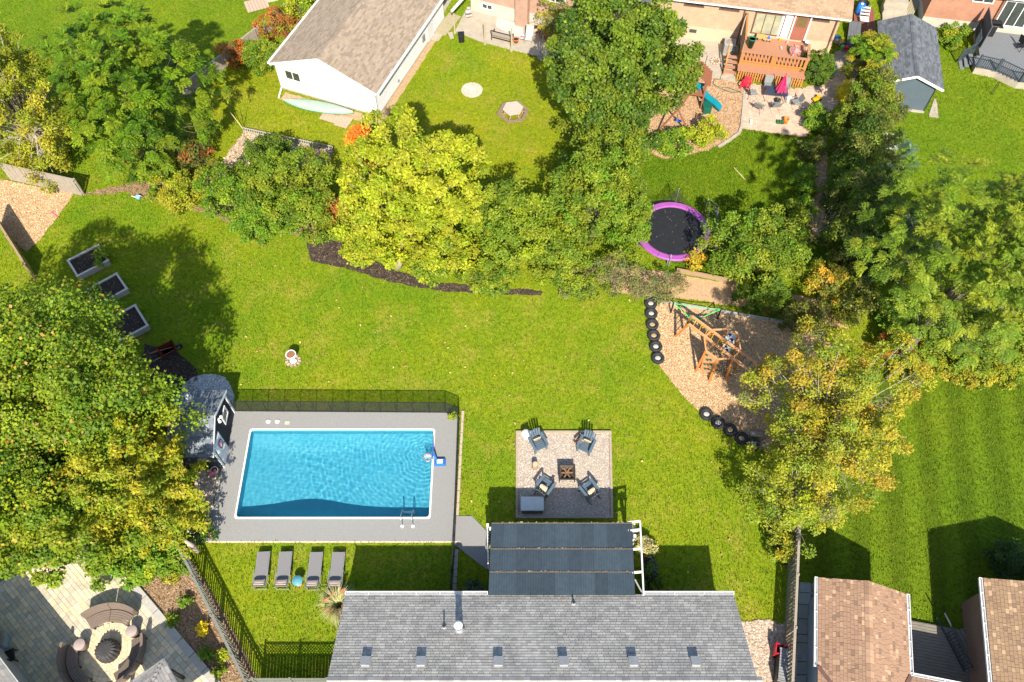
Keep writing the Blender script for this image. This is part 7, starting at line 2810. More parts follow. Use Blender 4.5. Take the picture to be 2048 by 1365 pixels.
for r0, r1, a0, a1 in wedges:
    g = .006
    pts = [(r1 * math.cos(a0 + g + (a1 - a0 - 2 * g) * j / 3), r1 * math.sin(a0 + g + (a1 - a0 - 2 * g) * j / 3)) for j in range(4)] + \
          [(r0 * math.cos(a1 - g - (a1 - a0 - 2 * g) * j / 3), r0 * math.sin(a1 - g - (a1 - a0 - 2 * g) * j / 3)) for j in range(4)]
    MB().prism(pts, .03, .07, tint=rr3.choice([(1.1, 1.05, .92), (1.2, 1.12, .98), (1, .95, .85)])).obj('paver', PAV, ptr)
t = thing('patio_coping', 'line of smooth grey coping slabs along patio edge', 'coping', (0, 0, 0))
a, b = G(266, 1170), G(436, 1372)
COP = mat('grey_coping', (.40, .38, .34), (.34, .32, .29), scale=5)
for k in range(7):
    MB().bar(a.lerp(b, k / 7 + .003) + Vector((0, 0, .09)), a.lerp(b, (k + 1) / 7 - .003) + Vector((0, 0, .09)), .36, .12).obj('coping_slab', COP, t)

WICK = mat('brown_wicker', (.20, .155, .125), (.12, .09, .07), rough=.7, scale=30, aniso=(1, 1, 6), bump=.4)
c0 = G(218, 1305)


def curved_sofa(name, label, a0, a1, r0=1.28, r1=2.02):
    t_ = thing(name, label, 'sofa', c0 + Vector((0, 0, .07)), 0, 'curved wicker sofas round the covered fire table')
    n = 12
    mid_ = (a0 + a1) / 2
    for (s0, s1) in ((a0, mid_ - .006), (mid_ + .006, a1)):
        # woven seat bands
        for b_ in range(5):
            ra, rb = r0 + (r1 - .22 - r0) * b_ / 5 + .006, r0 + (r1 - .22 - r0) * (b_ + 1) / 5 - .006
            P, F = [], []
            for i in range(n + 1):
                a_ = s0 + (s1 - s0) * i / n
                for r_, z in ((ra, .30), (ra, .42), (rb, .43), (rb, .30)):
                    P.append((r_ * math.cos(a_), r_ * math.sin(a_), z))
            for i in range(n):
                for j in range(4):
                    j2 = (j + 1) % 4
                    F.append((i * 4 + j, (i + 1) * 4 + j, (i + 1) * 4 + j2, i * 4 + j2)[::-1])
            F += [(0, 1, 2, 3)[::-1], (n * 4, n * 4 + 1, n * 4 + 2, n * 4 + 3)]
            q_ = MB()
            q_.add(P, F)
            q_.obj('seat_band', WICK, t_)
        P, F = [], []
        for i in range(n + 1):
            a_ = s0 + (s1 - s0) * i / n
            for r_, z in ((r1 - .2, .3), (r1 - .1, .82), (r1 + .02, .84), (r1 - .02, .25)):
                P.append((r_ * math.cos(a_), r_ * math.sin(a_), z))
        for i in range(n):
            for j in range(4):
                j2 = (j + 1) % 4
                F.append((i * 4 + j, (i + 1) * 4 + j, (i + 1) * 4 + j2, i * 4 + j2)[::-1])
        F += [(0, 1, 2, 3)[::-1], (n * 4, n * 4 + 1, n * 4 + 2, n * 4 + 3)]
        q_ = MB()
        q_.add(P, F)
        q_.obj('backrest', WICK, t_)
    for a_ in (a0 + .04, mid_, a1 - .04):
        for r_ in (r0 + .05, r1 - .08):
            MB().box((r_ * math.cos(a_), r_ * math.sin(a_), .16), (.06, .06, .32), a_).obj('leg', DARKMETAL, t_)
    return t_


curved_sofa('curved_sofa', 'sunlit curved wicker sofa at the top of the seating circle', math.radians(58), math.radians(132), 1.3, 2.05)
curved_sofa('curved_sofa', 'curved wicker sofa on the right of circle, half in shade', math.radians(-58), math.radians(22), 1.2, 1.85)
curved_sofa('curved_sofa', 'shaded curved wicker sofa on the left of the circle', math.radians(172), math.radians(252), 1.25, 1.95)
TAUPE = mat('taupe_table', (.36, .29, .27), (.30, .24, .22), rough=.6, scale=6)
for (px_, py_, lb) in ((264, 1263, 'round taupe side table on right between curved sofas'), (160, 1290, 'round taupe side table on left between curved sofas')):
    t = thing('drum_side_table', lb, 'side table', G(px_, py_, .5) * 1 - Vector((0, 0, .43)), 0, 'taupe side tables between the sofas')
    MB().lathe([(0, .5), (.25, .5), (.27, .515), (.25, .53), (0, .532)], n=24).obj('table_top', TAUPE, t, smooth=True)
    MB().lathe([(.24, 0), (.24, .5)], n=24).obj('drum', WICK, t, smooth=True)
t = thing('covered_fire_table', 'round fire table under a pleated black cover', 'fire table', c0 + Vector((.03, .02, .07)), 0)
COV = mat('black_cover', (.055, .052, .052), (.035, .033, .034), rough=.6, scale=8)
P, F = [], []
n = 72
for r_, z, am in ((.0, .56, 0), (.16, .56, .0), (.34, .55, .02), (.45, .5, .05), (.5, .35, .045), (.53, .1, .04), (.54, 0, .03)):
    for k in range(n):
        a_ = 2 * math.pi * k / n
        f_ = 1 + am * math.sin(a_ * 18)
        P.append((r_ * f_ * math.cos(a_), r_ * f_ * math.sin(a_), z + am * .6 * math.sin(a_ * 18)))
for i in range(6):
    for k in range(n):
        k2 = (k + 1) % n
        F.append((i * n + k, (i + 1) * n + k, (i + 1) * n + k2, i * n + k2))
q = MB()
q.add(P, F)
q.obj('cover', COV, t, smooth=True)
MB().lathe([(.52, 0), (.54, .03), (.545, .06)], n=24).obj('hem', COV, t)
# covered grill and black chair at left edge
BG = mat('grey_blue_cover', (.28, .33, .35), (.22, .26, .28), rough=.6, scale=4)
t = thing('covered_grill', 'large blue grey covered grill on the left picture edge', 'grill', G(0, 1290), math.radians(20))
MB().cushion((-.1, 0, .6), (1.3, .8, 1.2), puff=.75).obj('cover', BG, t, smooth=True)
MB().box((.15, .1, 1.2), (.5, .3, .06)).obj('top_flap', BLK, t)
t = thing('black_patio_seat', 'black cushioned patio seat below the covered grill', 'chair', G(25, 1318), math.radians(25))
MB().cushion((0, 0, .45), (.62, .6, .16), puff=.6).obj('seat', BLK, t, smooth=True)
MB().cushion((-.1, -.3, .7), (.6, .14, .5), puff=.6).obj('backrest', BLK, t, smooth=True)
for sx in (-1, 1):
    for sy in (-1, 1):
        MB().bar((sx * .25, sy * .25, 0), (sx * .25, sy * .25, .42), .035).obj('leg', BLK, t)
    MB().tube([(sx * .33, .25, .1), (sx * .34, .22, .66), (sx * .34, -.3, .68)], .02, 6).obj('arm', BLK, t)
# gazebo roof and house roof corner at the bottom edge
ap = G(327, 1318, 3.0)
gz = thing('gazebo', 'grey shingled gazebo roof corner at the bottom edge', 'gazebo', (ap.x, ap.y, 0), math.radians(-52))
SG = mat('gazebo_shingle', (.33, .31, .29), (.26, .245, .23), rough=.9, scale=18, tint=True)
S_ = 3.2
z0, zt_ = 2.3, 3.1
# eave corner sits under the apex pixel: a hip roof whose corner points at the pool
cor = [(0, 0), (S_, 0), (S_, -S_), (0, -S_)]
rot = math.radians(0)
C_ = (S_ / 2, -S_ / 2, zt_ + .6)
cz = 3.0
q = MB()
P = [(x, y, cz) for x, y in cor] + [C_] + [(x, y, cz - .12) for x, y in cor]
q.add(P, [(1, 0, 4), (2, 1, 4), (3, 2, 4), (0, 3, 4), (0, 1, 6, 5), (1, 2, 7, 6), (2, 3, 8, 7), (3, 0, 5, 8)])
rf = q.obj('roof', ROOF_UNDER, gz)
apx = Vector(C_)
for i in range(4):
    a, b = Vector((*cor[i], cz + .01)), Vector((*cor[(i + 1) % 4], cz + .01))
    shingles(rf, a, b, apx + Vector((0, 0, .01)), apx + Vector((0, 0, .01)), SG, GREYT, tab=.3, exp_=.15, seed=51 + i)
for i in range(4):
    a, b = Vector((*cor[i], cz - .05)), Vector((*cor[(i + 1) % 4], cz - .05))
    MB().bar(a, b, .05, .1).obj('drip_edge', GUTTER, gz)
    MB().box((cor[i][0] * .88 + .2, cor[i][1] * .88 - .2, 1.45), (.13, .13, 2.9)).obj('post', BLK, gz)
nr0, nr1 = G(0, 1320, 3.0), G(36, 1368, 3.0)
rh = thing('corner_house_roof', 'grey shingled house roof corner in the lower left', 'house', (nr0.x, nr0.y, 0), math.atan2(nr1.y - nr0.y, nr1.x - nr0.x))
MB().box((0, -3, 1.4), (9, 5.4, 2.8)).obj('wall', WALLW, rh)
q = MB()
q.add([(-5, 0, 2.98), (6, 0, 2.98), (6, -4, 4.6), (-5, -4, 4.6), (-5, 0, 2.86), (6, 0, 2.86)], [(0, 3, 2, 1), (0, 1, 5, 4)])
rf = q.obj('roof', ROOF_UNDER, rh)
shingles(rf, (-5, 0, 3), (6, 0, 3), (6, -4, 4.62), (-5, -4, 4.62), SG, GREYT, seed=58)
MB().bar((-5, .02, 2.93), (6, .02, 2.93), .05, .12).obj('drip_edge', GUTTER, rh)
# things along the fence and the pool corner
t = thing('folded_parasol', 'folded beige garden parasol leaning beside the fence', 'parasol', (0, 0, 0))
MB().tube([G(368, 1080, 1.9), G(382, 1092, 1.5), G(396, 1104, 1.0)], [.05, .16, .1], 10).obj('canopy', mat('beige_cloth', (.42, .33, .27), (.34, .26, .21), scale=8), t, smooth=True)
MB().tube([G(396, 1104, 1.0), G(402, 1110, .05)], .03, 6).obj('pole', BLK, t)
t = thing('white_statue', 'white garden statue with basin under the cedar', 'statue', G(396, 1062), 0)
MB().lathe([(.3, 0), (.28, .12), (.14, .2), (.12, .5), (.36, .62), (.4, .7), (.3, .7), (.1, .64)], n=20).obj('basin', WHITE, t, smooth=True)
MB().lathe([(.1, .62), (.14, .8), (.1, 1.0), (.13, 1.12), (.08, 1.28), (0, 1.3)], n=14).obj('figure', WHITE, t, smooth=True)
for i, (px_, py_, lb) in enumerate(((421, 1078, 'pink lawn flamingo ornament at the lower left deck corner'), (429, 953, 'pink ornament beside the shed planter'))):
    t = thing('flamingo_ornament', lb, 'ornament', G(px_, py_), .4, 'pink garden ornaments beside the pool')
    MB().cushion((0, 0, .38), (.36, .2, .22), puff=.4).obj('body', PINK, t, smooth=True)
    MB().tube([(.14, 0, .42), (.22, 0, .6), (.18, 0, .72), (.26, 0, .7)], .03, 6).obj('neck', PINK, t, smooth=True)
    for s in (-.04, .04):
        MB().tube([(0, s, 0), (0, s, .32)], .012, 5).obj('leg', BLK, t)
pot(432, 945, 'white planter box by the shed corner', WHITE, .18, .28)
pot(412, 1072, 'white round pot with dark plant at the pool corner', WHITE, .26, .35)
pot(908, 836, 'white pot with yellow plant at the upper right fence corner', WHITE, .13, .2)


# ------------------------------------------------------------------ trees and shrubs
# left side
plant('maple_tree', 'huge yellow green maple filling the left side above the stone patio', 'tree', 44, 815, 6.6, (6.4, 5.6, 5.4), 130000, .145, MAPLE, seed=1, K=400, clump=.86, tips=[(.34, .15, .03), (.3, .2, .03), (.4, .2, .08)], trunk=.34, lobes=.24, wide=.75, fill=.6)
plant('maple_tree', 'lower maple overhanging the top of the stone patio', 'tree', 105, 1045, 4.6, (3.3, 2.5, 2.9), 30000, .145, MAPLE, seed=2, K=110, tips=[(.3, .2, .03)], trunk=.2, wide=.75)
plant('cedar_tree', 'golden green cedar hanging over the pool shed', 'tree', 268, 975, 4.0, (2.8, 2.5, 3.6), 30000, .17, CEDAR, seed=3, K=130, style='spray', trunk=.2, wide=.42, tips=[(.34, .22, .02)])
plant('cedar_tree', 'shorter golden cedar touching the upper shed roof', 'tree', 255, 815, 3.2, (1.9, 1.8, 2.8), 13000, .17, CEDAR, seed=4, K=60, style='spray', trunk=.15, wide=.42)
plant('cedar_shrub', 'low golden cedar shrub by white statue', 'shrub', 325, 1035, 1.8, (1.6, 1.6, 1.7), 8000, .16, CEDAR, seed=5, K=40, style='spray', trunk=.08, wide=.45)
plant('leafy_shrub', 'bright green creeper mass between patio and garden bed', 'shrub', 262, 1118, .8, (2.1, 1.3, .9), 9000, .15, FRESH + LIME[:1], seed=6, K=46, trunk=.05, wide=.7)
plant('leafy_shrub', 'bright green shrub at the top of the slanting fence', 'shrub', 325, 1098, .8, (1.0, 1.0, .9), 3500, .14, FRESH, seed=7, K=22, trunk=.05)
# upper left
plant('cottonwood_tree', 'yellowish tree at the upper left picture edge', 'tree', 30, 215, 5.0, (3.6, 3.3, 5.0), 34000, .15, YEL, seed=8, K=160, trunk=.22, bark='bark_pale', bare=1, wide=.6)
plant('walnut_tree', 'tall fresh green tree with feathery leaf fronds, upper left', 'tree', 262, 190, 5.8, (4.4, 4.0, 5.4), 60000, .22, DEEP, seed=9, K=280, style='frond', trunk=.28, fat=1.1)
plant('leafy_shrub', 'yellow leaved shrub right of the blue watering can', 'shrub', 362, 385, 1.2, (1.7, 1.3, 1.3), 6500, .14, YEL + LIME[:1], seed=10, K=34, trunk=.06)
plant('leafy_shrub', 'dark twiggy shrub under right side of tall green tree', 'shrub', 385, 315, 1.2, (1.2, 1.0, 1.2), 2500, .14, OLIVE + RUST[:1], seed=11, K=20, trunk=.06, bare=2)
plant('leafy_shrub', 'green shrub behind the compost bed corner', 'shrub', 470, 390, 1.7, (2.1, 1.6, 1.8), 10000, .15, MID + FRESH, seed=12, K=48, trunk=.07)
plant('leafy_shrub', 'large rounded green shrub over the compost bed', 'shrub', 570, 365, 2.1, (2.6, 1.9, 2.2), 15000, .15, MID, seed=13, K=64, trunk=.08)
plant('leafy_shrub', 'green shrub left of the red leaved sapling', 'shrub', 610, 430, 1.5, (2.0, 1.4, 1.6), 9000, .15, MID + FRESH[:2], seed=14, K=42, trunk=.07)
plant('leafy_shrub', 'fresh green shrub at lower front of hedge belt', 'shrub', 520, 450, 1.0, (1.6, 1.0, 1.1), 6000, .14, FRESH, seed=15, K=30, trunk=.06)
plant('leafy_shrub', 'dark shaded shrub at upper back of compost bed', 'shrub', 545, 312, 1.2, (1.5, 1.0, 1.3), 5000, .15, DARK, seed=16, K=28, trunk=.06)
plant('orange_sapling', 'small orange leaved sapling beside the garage corner', 'tree', 722, 296, 2.3, (.75, .7, 1.5), 2600, .17, ORANGE, seed=17, K=18, trunk=.05, wide=.7)
plant('red_sapling', 'rust red sapling in front of the green hedge', 'tree', 664, 418, 1.3, (.6, .55, .9), 1300, .15, RUST + ORANGE[:1], seed=18, K=12, trunk=.04)
plant('lime_tree', 'bright yellow lime tree in the middle above mulch bed', 'tree', 832, 395, 5.0, (3.7, 3.3, 5.0), 52000, .16, LIME, seed=19, K=230, trunk=.2, bark='bark_pale', wide=.65, lobes=.28, base=(795, 535))
plant('lime_tree', 'smaller yellow green tree left of the bright lime tree', 'tree', 745, 440, 2.6, (1.7, 1.6, 2.4), 9000, .17, LIME + MID[:1], seed=20, K=44, trunk=.09, wide=.65)
plant('leafy_tree', 'mid green tree right of the bright lime tree', 'tree', 1012, 455, 2.9, (2.6, 2.2, 2.9), 17000, .15, MID + LIME[2:3], seed=21, K=76, trunk=.12)
plant('leafy_tree', 'dark green tree left of the trampoline', 'tree', 1195, 410, 3.6, (3.0, 2.7, 3.7), 22000, .15, MID + FRESH[:1], seed=22, K=96, trunk=.15)
plant('leafy_shrub', 'yellow green shrub between mulch bed and wispy bushes', 'shrub', 1110, 520, 1.5, (1.7, 1.3, 1.6), 8500, .15, MID + LIME[2:3], seed=23, K=38, trunk=.07)
plant('leafy_shrub', 'green shrub leaning over left rim of trampoline', 'shrub', 1262, 440, 2.2, (1.2, 1.4, 1.7), 6500, .15, FRESH + LIME[2:3], seed=24, K=30, trunk=.07)
plant('norway_maple', 'big dark green maple beside the pink brick house', 'tree', 1243, 135, 6.3, (4.3, 3.9, 5.8), 52000, .17, DARK + MID[:1], seed=25, K=170, trunk=.3, wide=.8, tips=[(.16, .18, .02)], lobes=.16)
plant('leafy_tree', 'green tree joining big maple to the trampoline hedge', 'tree', 1210, 285, 3.0, (2.5, 2.2, 3.0), 14000, .16, DARK + MID, seed=26, K=64, trunk=.13)
plant('wispy_shrub', 'grey green wispy shrub below the trampoline', 'shrub', 1225, 548, 1.0, (1.9, 1.0, 1.1), 4200, .12, GREYG + MID[:1], seed=27, K=34, trunk=.05, bare=2, wide=.4)
plant('wispy_shrub', 'thin grey green shrub at left end of play border', 'shrub', 1320, 575, .9, (1.7, .7, .9), 3000, .12, GREYG, seed=28, K=28, trunk=.05, bare=2, wide=.4)
plant('leafy_shrub', 'yellow orange sprig in front of the trampoline', 'shrub', 1388, 520, .8, (.5, .45, .7), 500, .15, ORANGE[3:] + AUT[:2], seed=29, K=8, trunk=.03)
plant('leafy_tree', 'green bushy tree right of the trampoline', 'tree', 1520, 500, 2.4, (2.7, 2.2, 2.4), 17000, .14, MID + FRESH[:1] + YEL[3:], seed=30, K=74, trunk=.12, bare=1)
plant('leafy_shrub', 'dark shrub below the bushy tree at play border', 'shrub', 1530, 595, 1.0, (1.7, 1.0, 1.1), 6500, .14, MID + DARK, seed=31, K=32, trunk=.06)
plant('autumn_sapling', 'small orange autumn tree above the play area corner', 'tree', 1655, 565, 1.9, (1.0, .9, 1.6), 2400, .13, AUT + ORANGE[3:] + OLIVE[:2], seed=32, K=26, trunk=.06, bare=2, bark='bark_pale')
plant('dead_tree', 'bare pale dead tree in the hedge gap', 'tree', 1645, 450, 1.8, (1.1, .8, 1.5), 60, .1, AUT, seed=33, K=26, trunk=.06, bare=5, bark='bark_pale', base=(1618, 485))
plant('olive_shrub', 'brown green shrub mass beside the orange autumn tree', 'shrub', 1700, 600, 1.1, (1.7, 1.3, 1.2), 6000, .13, OLIVE + AUT[2:4], seed=34, K=34, trunk=.06, bare=2)
plant('olive_shrub', 'dark brown green shrub at top of autumn tree', 'shrub', 1610, 635, 1.0, (1.3, .9, 1.0), 3500, .13, OLIVE, seed=35, K=24, trunk=.05, bare=2)
plant('leafy_shrub', 'lime green lower skirt right of the lime tree trunk', 'shrub', 880, 525, 1.5, (2.2, 1.2, 1.6), 10000, .16, LIME + MID[:1], seed=90, K=46, trunk=.06)
plant('leafy_shrub', 'mid green shrub at right end of the mulch bed', 'shrub', 985, 555, 1.2, (1.6, .9, 1.2), 6500, .15, MID + LIME[2:3], seed=91, K=32, trunk=.06)
plant('leafy_shrub', 'yellow green shrub at left of lime tree trunk', 'shrub', 725, 500, 1.0, (1.1, .8, 1.1), 3600, .15, LIME, seed=92, K=20, trunk=.05)
plant('leafy_shrub', 'pale green weeds left of the wispy shrubs', 'shrub', 1160, 572, .7, (1.2, .6, .8), 3000, .13, MID + GREYG[:1], seed=93, K=20, trunk=.04)
# right side
plant('cedar_shrub', 'yellow cedar left of the charcoal shed roof', 'tree', 1738, 118, 1.9, (1.25, 1.3, 1.9), 8000, .2, YEL + FRESH, seed=36, K=34, style='frond', trunk=.08)
plant('hedge_tree', 'olive green hedge tree below the yellow cedar', 'tree', 1748, 205, 2.6, (1.8, 1.6, 2.4), 11000, .14, OLIVE + MID, seed=37, K=50, trunk=.1)
plant('hedge_tree', 'dark hedge tree in the middle of right hedge column', 'tree', 1738, 305, 2.7, (1.8, 1.7, 2.5), 11000, .14, OLIVE + DARK, seed=38, K=50, trunk=.1)
plant('hedge_tree', 'dark hedge tree at the lower end of hedge column', 'tree', 1728, 415, 2.7, (1.9, 1.8, 2.6), 12000, .14, DARK + OLIVE, seed=39, K=54, trunk=.1)
plant('hedge_tree', 'olive hedge tree beside the white trellis frames', 'tree', 1700, 255, 2.0, (1.2, 1.4, 1.9), 7000, .14, MID + OLIVE, seed=94, K=36, trunk=.08)
plant('hedge_tree', 'dark hedge tree right of the bare dead tree', 'tree', 1695, 370, 2.0, (1.2, 1.5, 2.0), 7500, .14, DARK + MID[:1], seed=95, K=36, trunk=.08)
plant('hedge_tree', 'shaded hedge tree above the orange autumn tree', 'tree', 1700, 490, 1.8, (1.4, 1.2, 1.8), 7000, .14, DARK + OLIVE, seed=96, K=36, trunk=.08)
plant('blue_spruce', 'small blue green spruce poking out of hedge column', 'tree', 1790, 322, 1.6, (.8, .8, 1.6), 3200, .16, BLUEG, seed=40, K=18, style='frond', trunk=.06)
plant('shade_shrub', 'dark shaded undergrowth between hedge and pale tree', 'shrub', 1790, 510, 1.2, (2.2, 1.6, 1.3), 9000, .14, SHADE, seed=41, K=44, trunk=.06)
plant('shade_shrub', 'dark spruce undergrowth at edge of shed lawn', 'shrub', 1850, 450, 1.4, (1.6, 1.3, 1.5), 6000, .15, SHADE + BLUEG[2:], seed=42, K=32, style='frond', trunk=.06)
plant('honey_locust', 'large pale green feathery tree at the right edge', 'tree', 1955, 520, 9.5, (4.8, 3.8, 5.2), 76000, .17, PALE, seed=43, K=420, style='frond', trunk=.26, lobes=.3, fat=1.0)
plant('leafy_shrub', 'mid green shrub under the pale feathery tree', 'shrub', 1830, 655, 1.5, (2.0, 1.5, 1.6), 9500, .15, MID + FRESH, seed=44, K=44, trunk=.07)
plant('leafy_shrub', 'dark green shrub below the pale feathery tree', 'shrub', 1930, 690, 1.7, (2.2, 1.6, 1.8), 11000, .16, DARK + MID, seed=45, K=50, trunk=.07)
plant('leafy_shrub', 'yellowish green shrub at the right picture edge', 'shrub', 2030, 665, 2.0, (2.3, 1.9, 2.1), 12000, .16, MID + YEL[2:], seed=46, K=54, trunk=.08)
plant('goldenrod_patch', 'low yellow weeds along the top of the striped lawn', 'shrub', 1850, 738, .6, (2.0, .9, .7), 6500, .12, YEL, seed=47, K=40, trunk=.04)
plant('goldenrod_patch', 'low yellow weeds at right end of the striped lawn edge', 'shrub', 1970, 748, .6, (2.0, .9, .7), 6500, .12, YEL + MID[:1], seed=48, K=40, trunk=.04)
plant('goldenrod_patch', 'rust brown weeds right of the autumn tree', 'shrub', 1790, 690, .7, (1.3, .8, .7), 3500, .12, RUST + AUT[:2], seed=49, K=26, trunk=.04, bare=1)
plant('autumn_tree', 'sparse yellow orange tree with grey twigs over play area', 'tree', 1662, 830, 4.9, (4.0, 4.4, 4.0), 48000, .125, AUT + YEL + AUT + GREYG[:1] + PALE[:2], seed=50, K=210, trunk=.2, bark='bark_pale', bare=3, wide=.55, shell=.35, lobes=.3)
plant('autumn_tree', 'yellow green tree over the mulch bed by board fence', 'tree', 1590, 980, 3.2, (2.5, 2.3, 2.4), 15000, .12, YEL + LIME[:2] + PALE + AUT[3:4], seed=51, K=80, trunk=.13, bark='bark_pale', bare=2, wide=.55, shell=.4, lobes=.3)
plant('leafy_shrub', 'small yellow shrub at the lower end of mulch bed', 'shrub', 1566, 1092, .7, (.75, .7, .7), 1900, .12, YEL + FRESH[:1], seed=52, K=14, trunk=.04)
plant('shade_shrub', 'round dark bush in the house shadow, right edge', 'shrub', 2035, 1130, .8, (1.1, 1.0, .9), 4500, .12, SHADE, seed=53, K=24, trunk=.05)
# upper right gardens
plant('clipped_bush', 'large clipped rounded evergreen beside the red deck', 'shrub', 1634, 135, .95, (1.05, 1.15, 1.25), 9000, .1, DARK[:2] + [(.05, .10, .012)], seed=54, K=70, trunk=.05, lobes=.03, shell=.85)
plant('leafy_shrub', 'low green shrub below the swing frame', 'shrub', 1345, 285, .7, (1.5, .8, .8), 4500, .14, FRESH + LIME[:1], seed=55, K=28, trunk=.05)
plant('leafy_shrub', 'bright yellow shrub below the green toy chest', 'shrub', 1418, 268, .9, (1.0, .8, .95), 2600, .14, LIME, seed=56, K=18, trunk=.05)
plant('leafy_shrub', 'green hedge shrub at right edge of paver patio', 'shrub', 1628, 235, .7, (.75, .9, .8), 3500, .12, FRESH, seed=57, K=18, trunk=.05, group=None)
plant('leafy_shrub', 'brownish green shrub below the paver patio hedge', 'shrub', 1622, 300, .6, (.7, .9, .7), 2600, .12, OLIVE + FRESH[:1], seed=58, K=18, trunk=.05)
plant('leafy_shrub', 'fresh green shrub beside the white trellis', 'shrub', 1612, 365, .7, (.8, 1.1, .8), 3800, .12, FRESH, seed=59, K=22, trunk=.05)
plant('leafy_shrub', 'fresh green shrub at bottom of the hedge strip', 'shrub', 1598, 430, .9, (.9, 1.0, 1.0), 3800, .13, FRESH + MID, seed=60, K=22, trunk=.05)
plant('goldenrod_patch', 'bright yellow flowering clump beside the path', 'shrub', 1688, 185, .7, (.4, .6, .7), 1200, .12, [(.5, .4, .01), (.4, .34, .01)], seed=61, K=10, trunk=.03)
plant('leafy_shrub', 'green shrub between charcoal shed and salmon brick house', 'shrub', 1905, 72, .8, (.9, .8, .9), 3000, .14, FRESH + YEL[:1], seed=62, K=18, trunk=.05)
plant('leafy_shrub', 'round green shrub left of the white garage', 'shrub', 525, 112, 1.2, (1.25, 1.15, 1.3), 6500, .12, FRESH + MID, seed=63, K=36, trunk=.06, lobes=.08)
plant('creeper', 'rust red creeper on fence left of the round shrub', 'shrub', 480, 108, .9, (1.4, .8, .9), 3000, .13, RUST + ORANGE[2:3] + OLIVE[:1], seed=64, K=24, trunk=.04, bare=1)
plant('creeper', 'rust red creeper on fence above the round shrub', 'shrub', 552, 52, .9, (1.5, .8, 1.0), 3200, .13, RUST + OLIVE[:1] + YEL[:1], seed=65, K=24, trunk=.04, bare=1)
plant('leafy_shrub', 'yellow shrub at the top edge beside the garage roof', 'shrub', 596, 8, 1.4, (1.1, .9, 1.3), 3500, .14, LIME + FRESH[:1], seed=66, K=20, trunk=.05)
plant('leafy_shrub', 'pale twiggy shrub against the pink brick wall', 'shrub', 1115, 40, 2.0, (1.2, .9, 1.8), 3000, .13, YEL + GREYG[:1], seed=67, K=22, trunk=.06, bare=2)
# small plants
plant('round_shrub', 'variegated round shrub beside pergola frame', 'shrub', 1292, 1093, .45, (.48, .48, .45), 1500, .10, [(.30, .28, .12), (.22, .24, .07), (.36, .30, .14)], seed=68, K=14, trunk=.03)
plant('hosta', 'blue green low plant in middle of porch bed', 'plant', 1300, 1140, .25, (.36, .36, .28), 500, .13, BLUEG + DARK, seed=69, K=9, trunk=0, part='leaves')
plant('hosta', 'blue green low plant at lower end of porch bed', 'plant', 1302, 1175, .25, (.42, .40, .28), 600, .13, DARK, seed=70, K=9, trunk=0, part='leaves')
plant('hosta', 'dark green plant left of the pergola in house shadow', 'plant', 948, 1180, .3, (.5, .36, .32), 700, .13, BLUEG + SHADE, seed=71, K=10, trunk=0, part='leaves')
plant('potted_plant', 'yellow green plant in the fence corner pot', 'plant', 908, 832, .4, (.24, .24, .26), 300, .09, LIME + FRESH, seed=72, K=6, trunk=0, part='leaves')
plant('potted_plant', 'dark leafy plant in white pot at pool corner', 'plant', 404, 1068, .6, (.6, .5, .5), 1000, .14, SHADE + MID[:1], seed=73, K=10, trunk=0, part='leaves')
plant('bed_vegetable', 'green leafy vegetables in the largest raised bed', 'plant', 203, 512, .6, (.35, .6, .25), 600, .12, FRESH, seed=74, K=9, trunk=0, part='leaves')
for i, (px_, py_, pal, lb) in enumerate(((340, 1155, YEL, 'yellow plant at the top of the soil bed'), (372, 1203, FRESH, 'small white flowered plant in the soil bed'),
                                         (407, 1258, [(.5, .4, .01), (.4, .3, .01)], 'bright yellow flower clump in the soil bed'), (345, 1240, MID, 'green plant beside the coping slabs'),
                                         (412, 1312, FRESH, 'grassy plant near the lower soil bed'), (448, 1310, LIME, 'lime plant beside the wire basket'), (440, 1345, MID, 'dark green plant at bottom of soil bed'),
                                         (365, 1140, FRESH, 'green plant next to the slanting fence'))):
    plant('bed_plant', lb, 'plant', px_, py_, .2, (.32, .28, .24), 320, .11, pal, seed=80 + i, K=6, trunk=0, part='leaves', group='small plants in the soil bed')


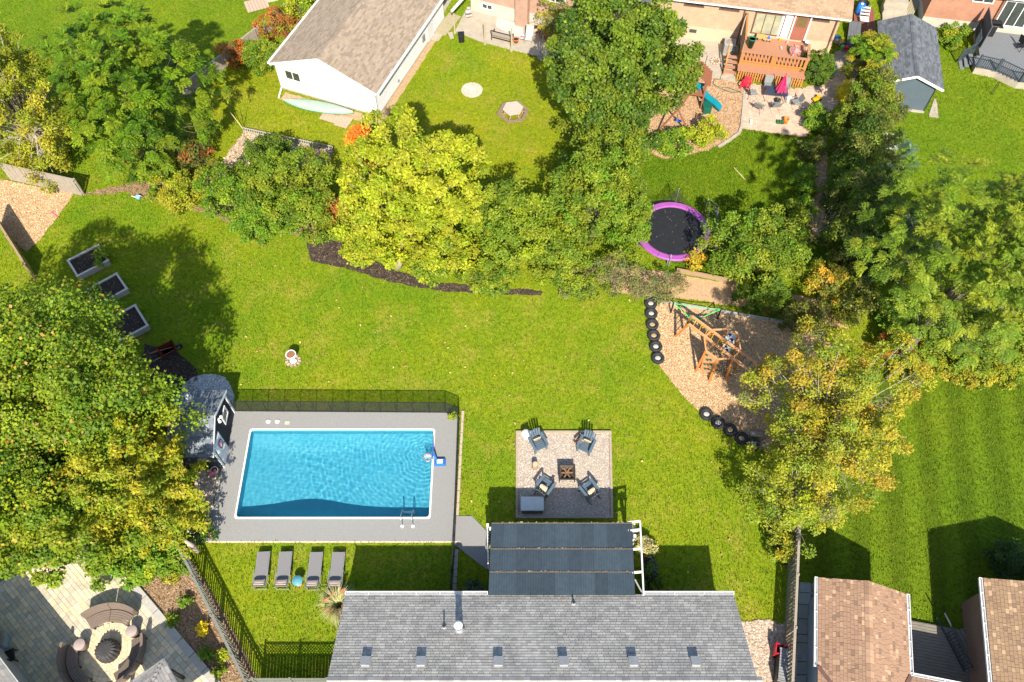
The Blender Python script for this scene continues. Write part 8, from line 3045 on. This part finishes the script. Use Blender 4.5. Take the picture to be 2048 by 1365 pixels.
def grass_clump(px, py, label, r=.9, h=1.1, n=900, cols=((.55, .50, .28), (.48, .46, .22), (.38, .42, .14)), plume=None, seed=1):
    c = G(px, py)
    t_ = thing('ornamental_grass', label, 'plant', c)
    r_ = np.random.default_rng(seed)
    a = r_.uniform(0, 6.283, n)
    le = h * r_.uniform(.6, 1.1, n)
    out = r_.uniform(.25, 1, n)
    V, T = [], []
    base = np.stack([np.cos(a) * .1, np.sin(a) * .1, np.zeros(n)], 1)
    d1 = np.stack([np.cos(a) * out * .45, np.sin(a) * out * .45, np.full(n, .62)], 1) * le[:, None]
    d2 = np.stack([np.cos(a) * out * r, np.sin(a) * out * r, .45 + .25 * (1 - out)], 1) * le[:, None]
    sd_ = np.stack([-np.sin(a), np.cos(a), np.zeros(n)], 1) * .012
    V = np.stack([base - sd_, base + sd_, base + d1 - sd_, base + d1 + sd_, base + d2], 1).reshape(-1, 3)
    k = np.arange(n) * 5
    F = np.stack([np.stack([k, k + 1, k + 3], 1), np.stack([k, k + 3, k + 2], 1), np.stack([k + 2, k + 3, k + 4], 1)], 1).reshape(-1, 3)
    C = np.array(cols)[r_.integers(0, len(cols), n)] * r_.uniform(.8, 1.2, (n, 1))
    np_mesh('blades', V, F, np.repeat(C, 3, 0), leaf_mat('leaf'), t_)
    if plume:
        q_ = MB()
        for i in range(36):
            a_ = R.uniform(0, 6.28)
            o_ = R.uniform(.5, 1.0)
            p0_ = Vector((math.cos(a_) * o_ * r * .6, math.sin(a_) * o_ * r * .6, h * .75))
            q_.tube([p0_, p0_ + Vector((math.cos(a_) * .16, math.sin(a_) * .16, .1))], [.03, .012], 5, tint=R.choice(plume))
        q_.obj('plumes', LEAFLET, t_)


grass_clump(680, 1215, 'pale ornamental grass with red plumes at the house corner', .95, 1.25, 1100, plume=[(.5, .12, .08), (.42, .16, .08), (.5, .25, .12)])


# ------------------------------------------------------------------ grass blades and fallen leaves over the lawns
area = px_poly([(-20, 0), (2070, 0), (2070, 1380), (-20, 1380)])
TUFT = [(1, 1, 1), (.7, .76, .65), (1.25, 1.2, 1.15), (.85, .95, .7), (1.1, 1.1, 1.0)]
greens = [LAWNPOLY[k] for k in ('neighbour_lawn', 'trampoline_lawn', 'shed_lawn', 'corner_lawn')]
scatter('grass', area, 240000, .095, LAWN_T, TUFT, z=.0, shape='blade', seed=51, holes=NOGRASS + greens)
for i, gpoly in enumerate(greens):
    scatter('grass', gpoly, 45000, .095, LAWN_TG, TUFT, z=.0, shape='blade', seed=53 + i, holes=NOGRASS)
main_lawn = px_poly([(420, 420), (640, 520), (900, 590), (1290, 600), (1400, 820), (1520, 920), (1580, 1200), (1480, 1240), (1290, 1190), (1290, 1040), (920, 1040), (920, 780), (480, 780), (300, 640)])
scatter('fallen_leaves', main_lawn, 190, .12, LEAFLET, [(.5, .33, .16), (.42, .25, .1), (.55, .42, .12), (.36, .2, .1)], z=.06, shape='leaf', seed=52, holes=NOGRASS)
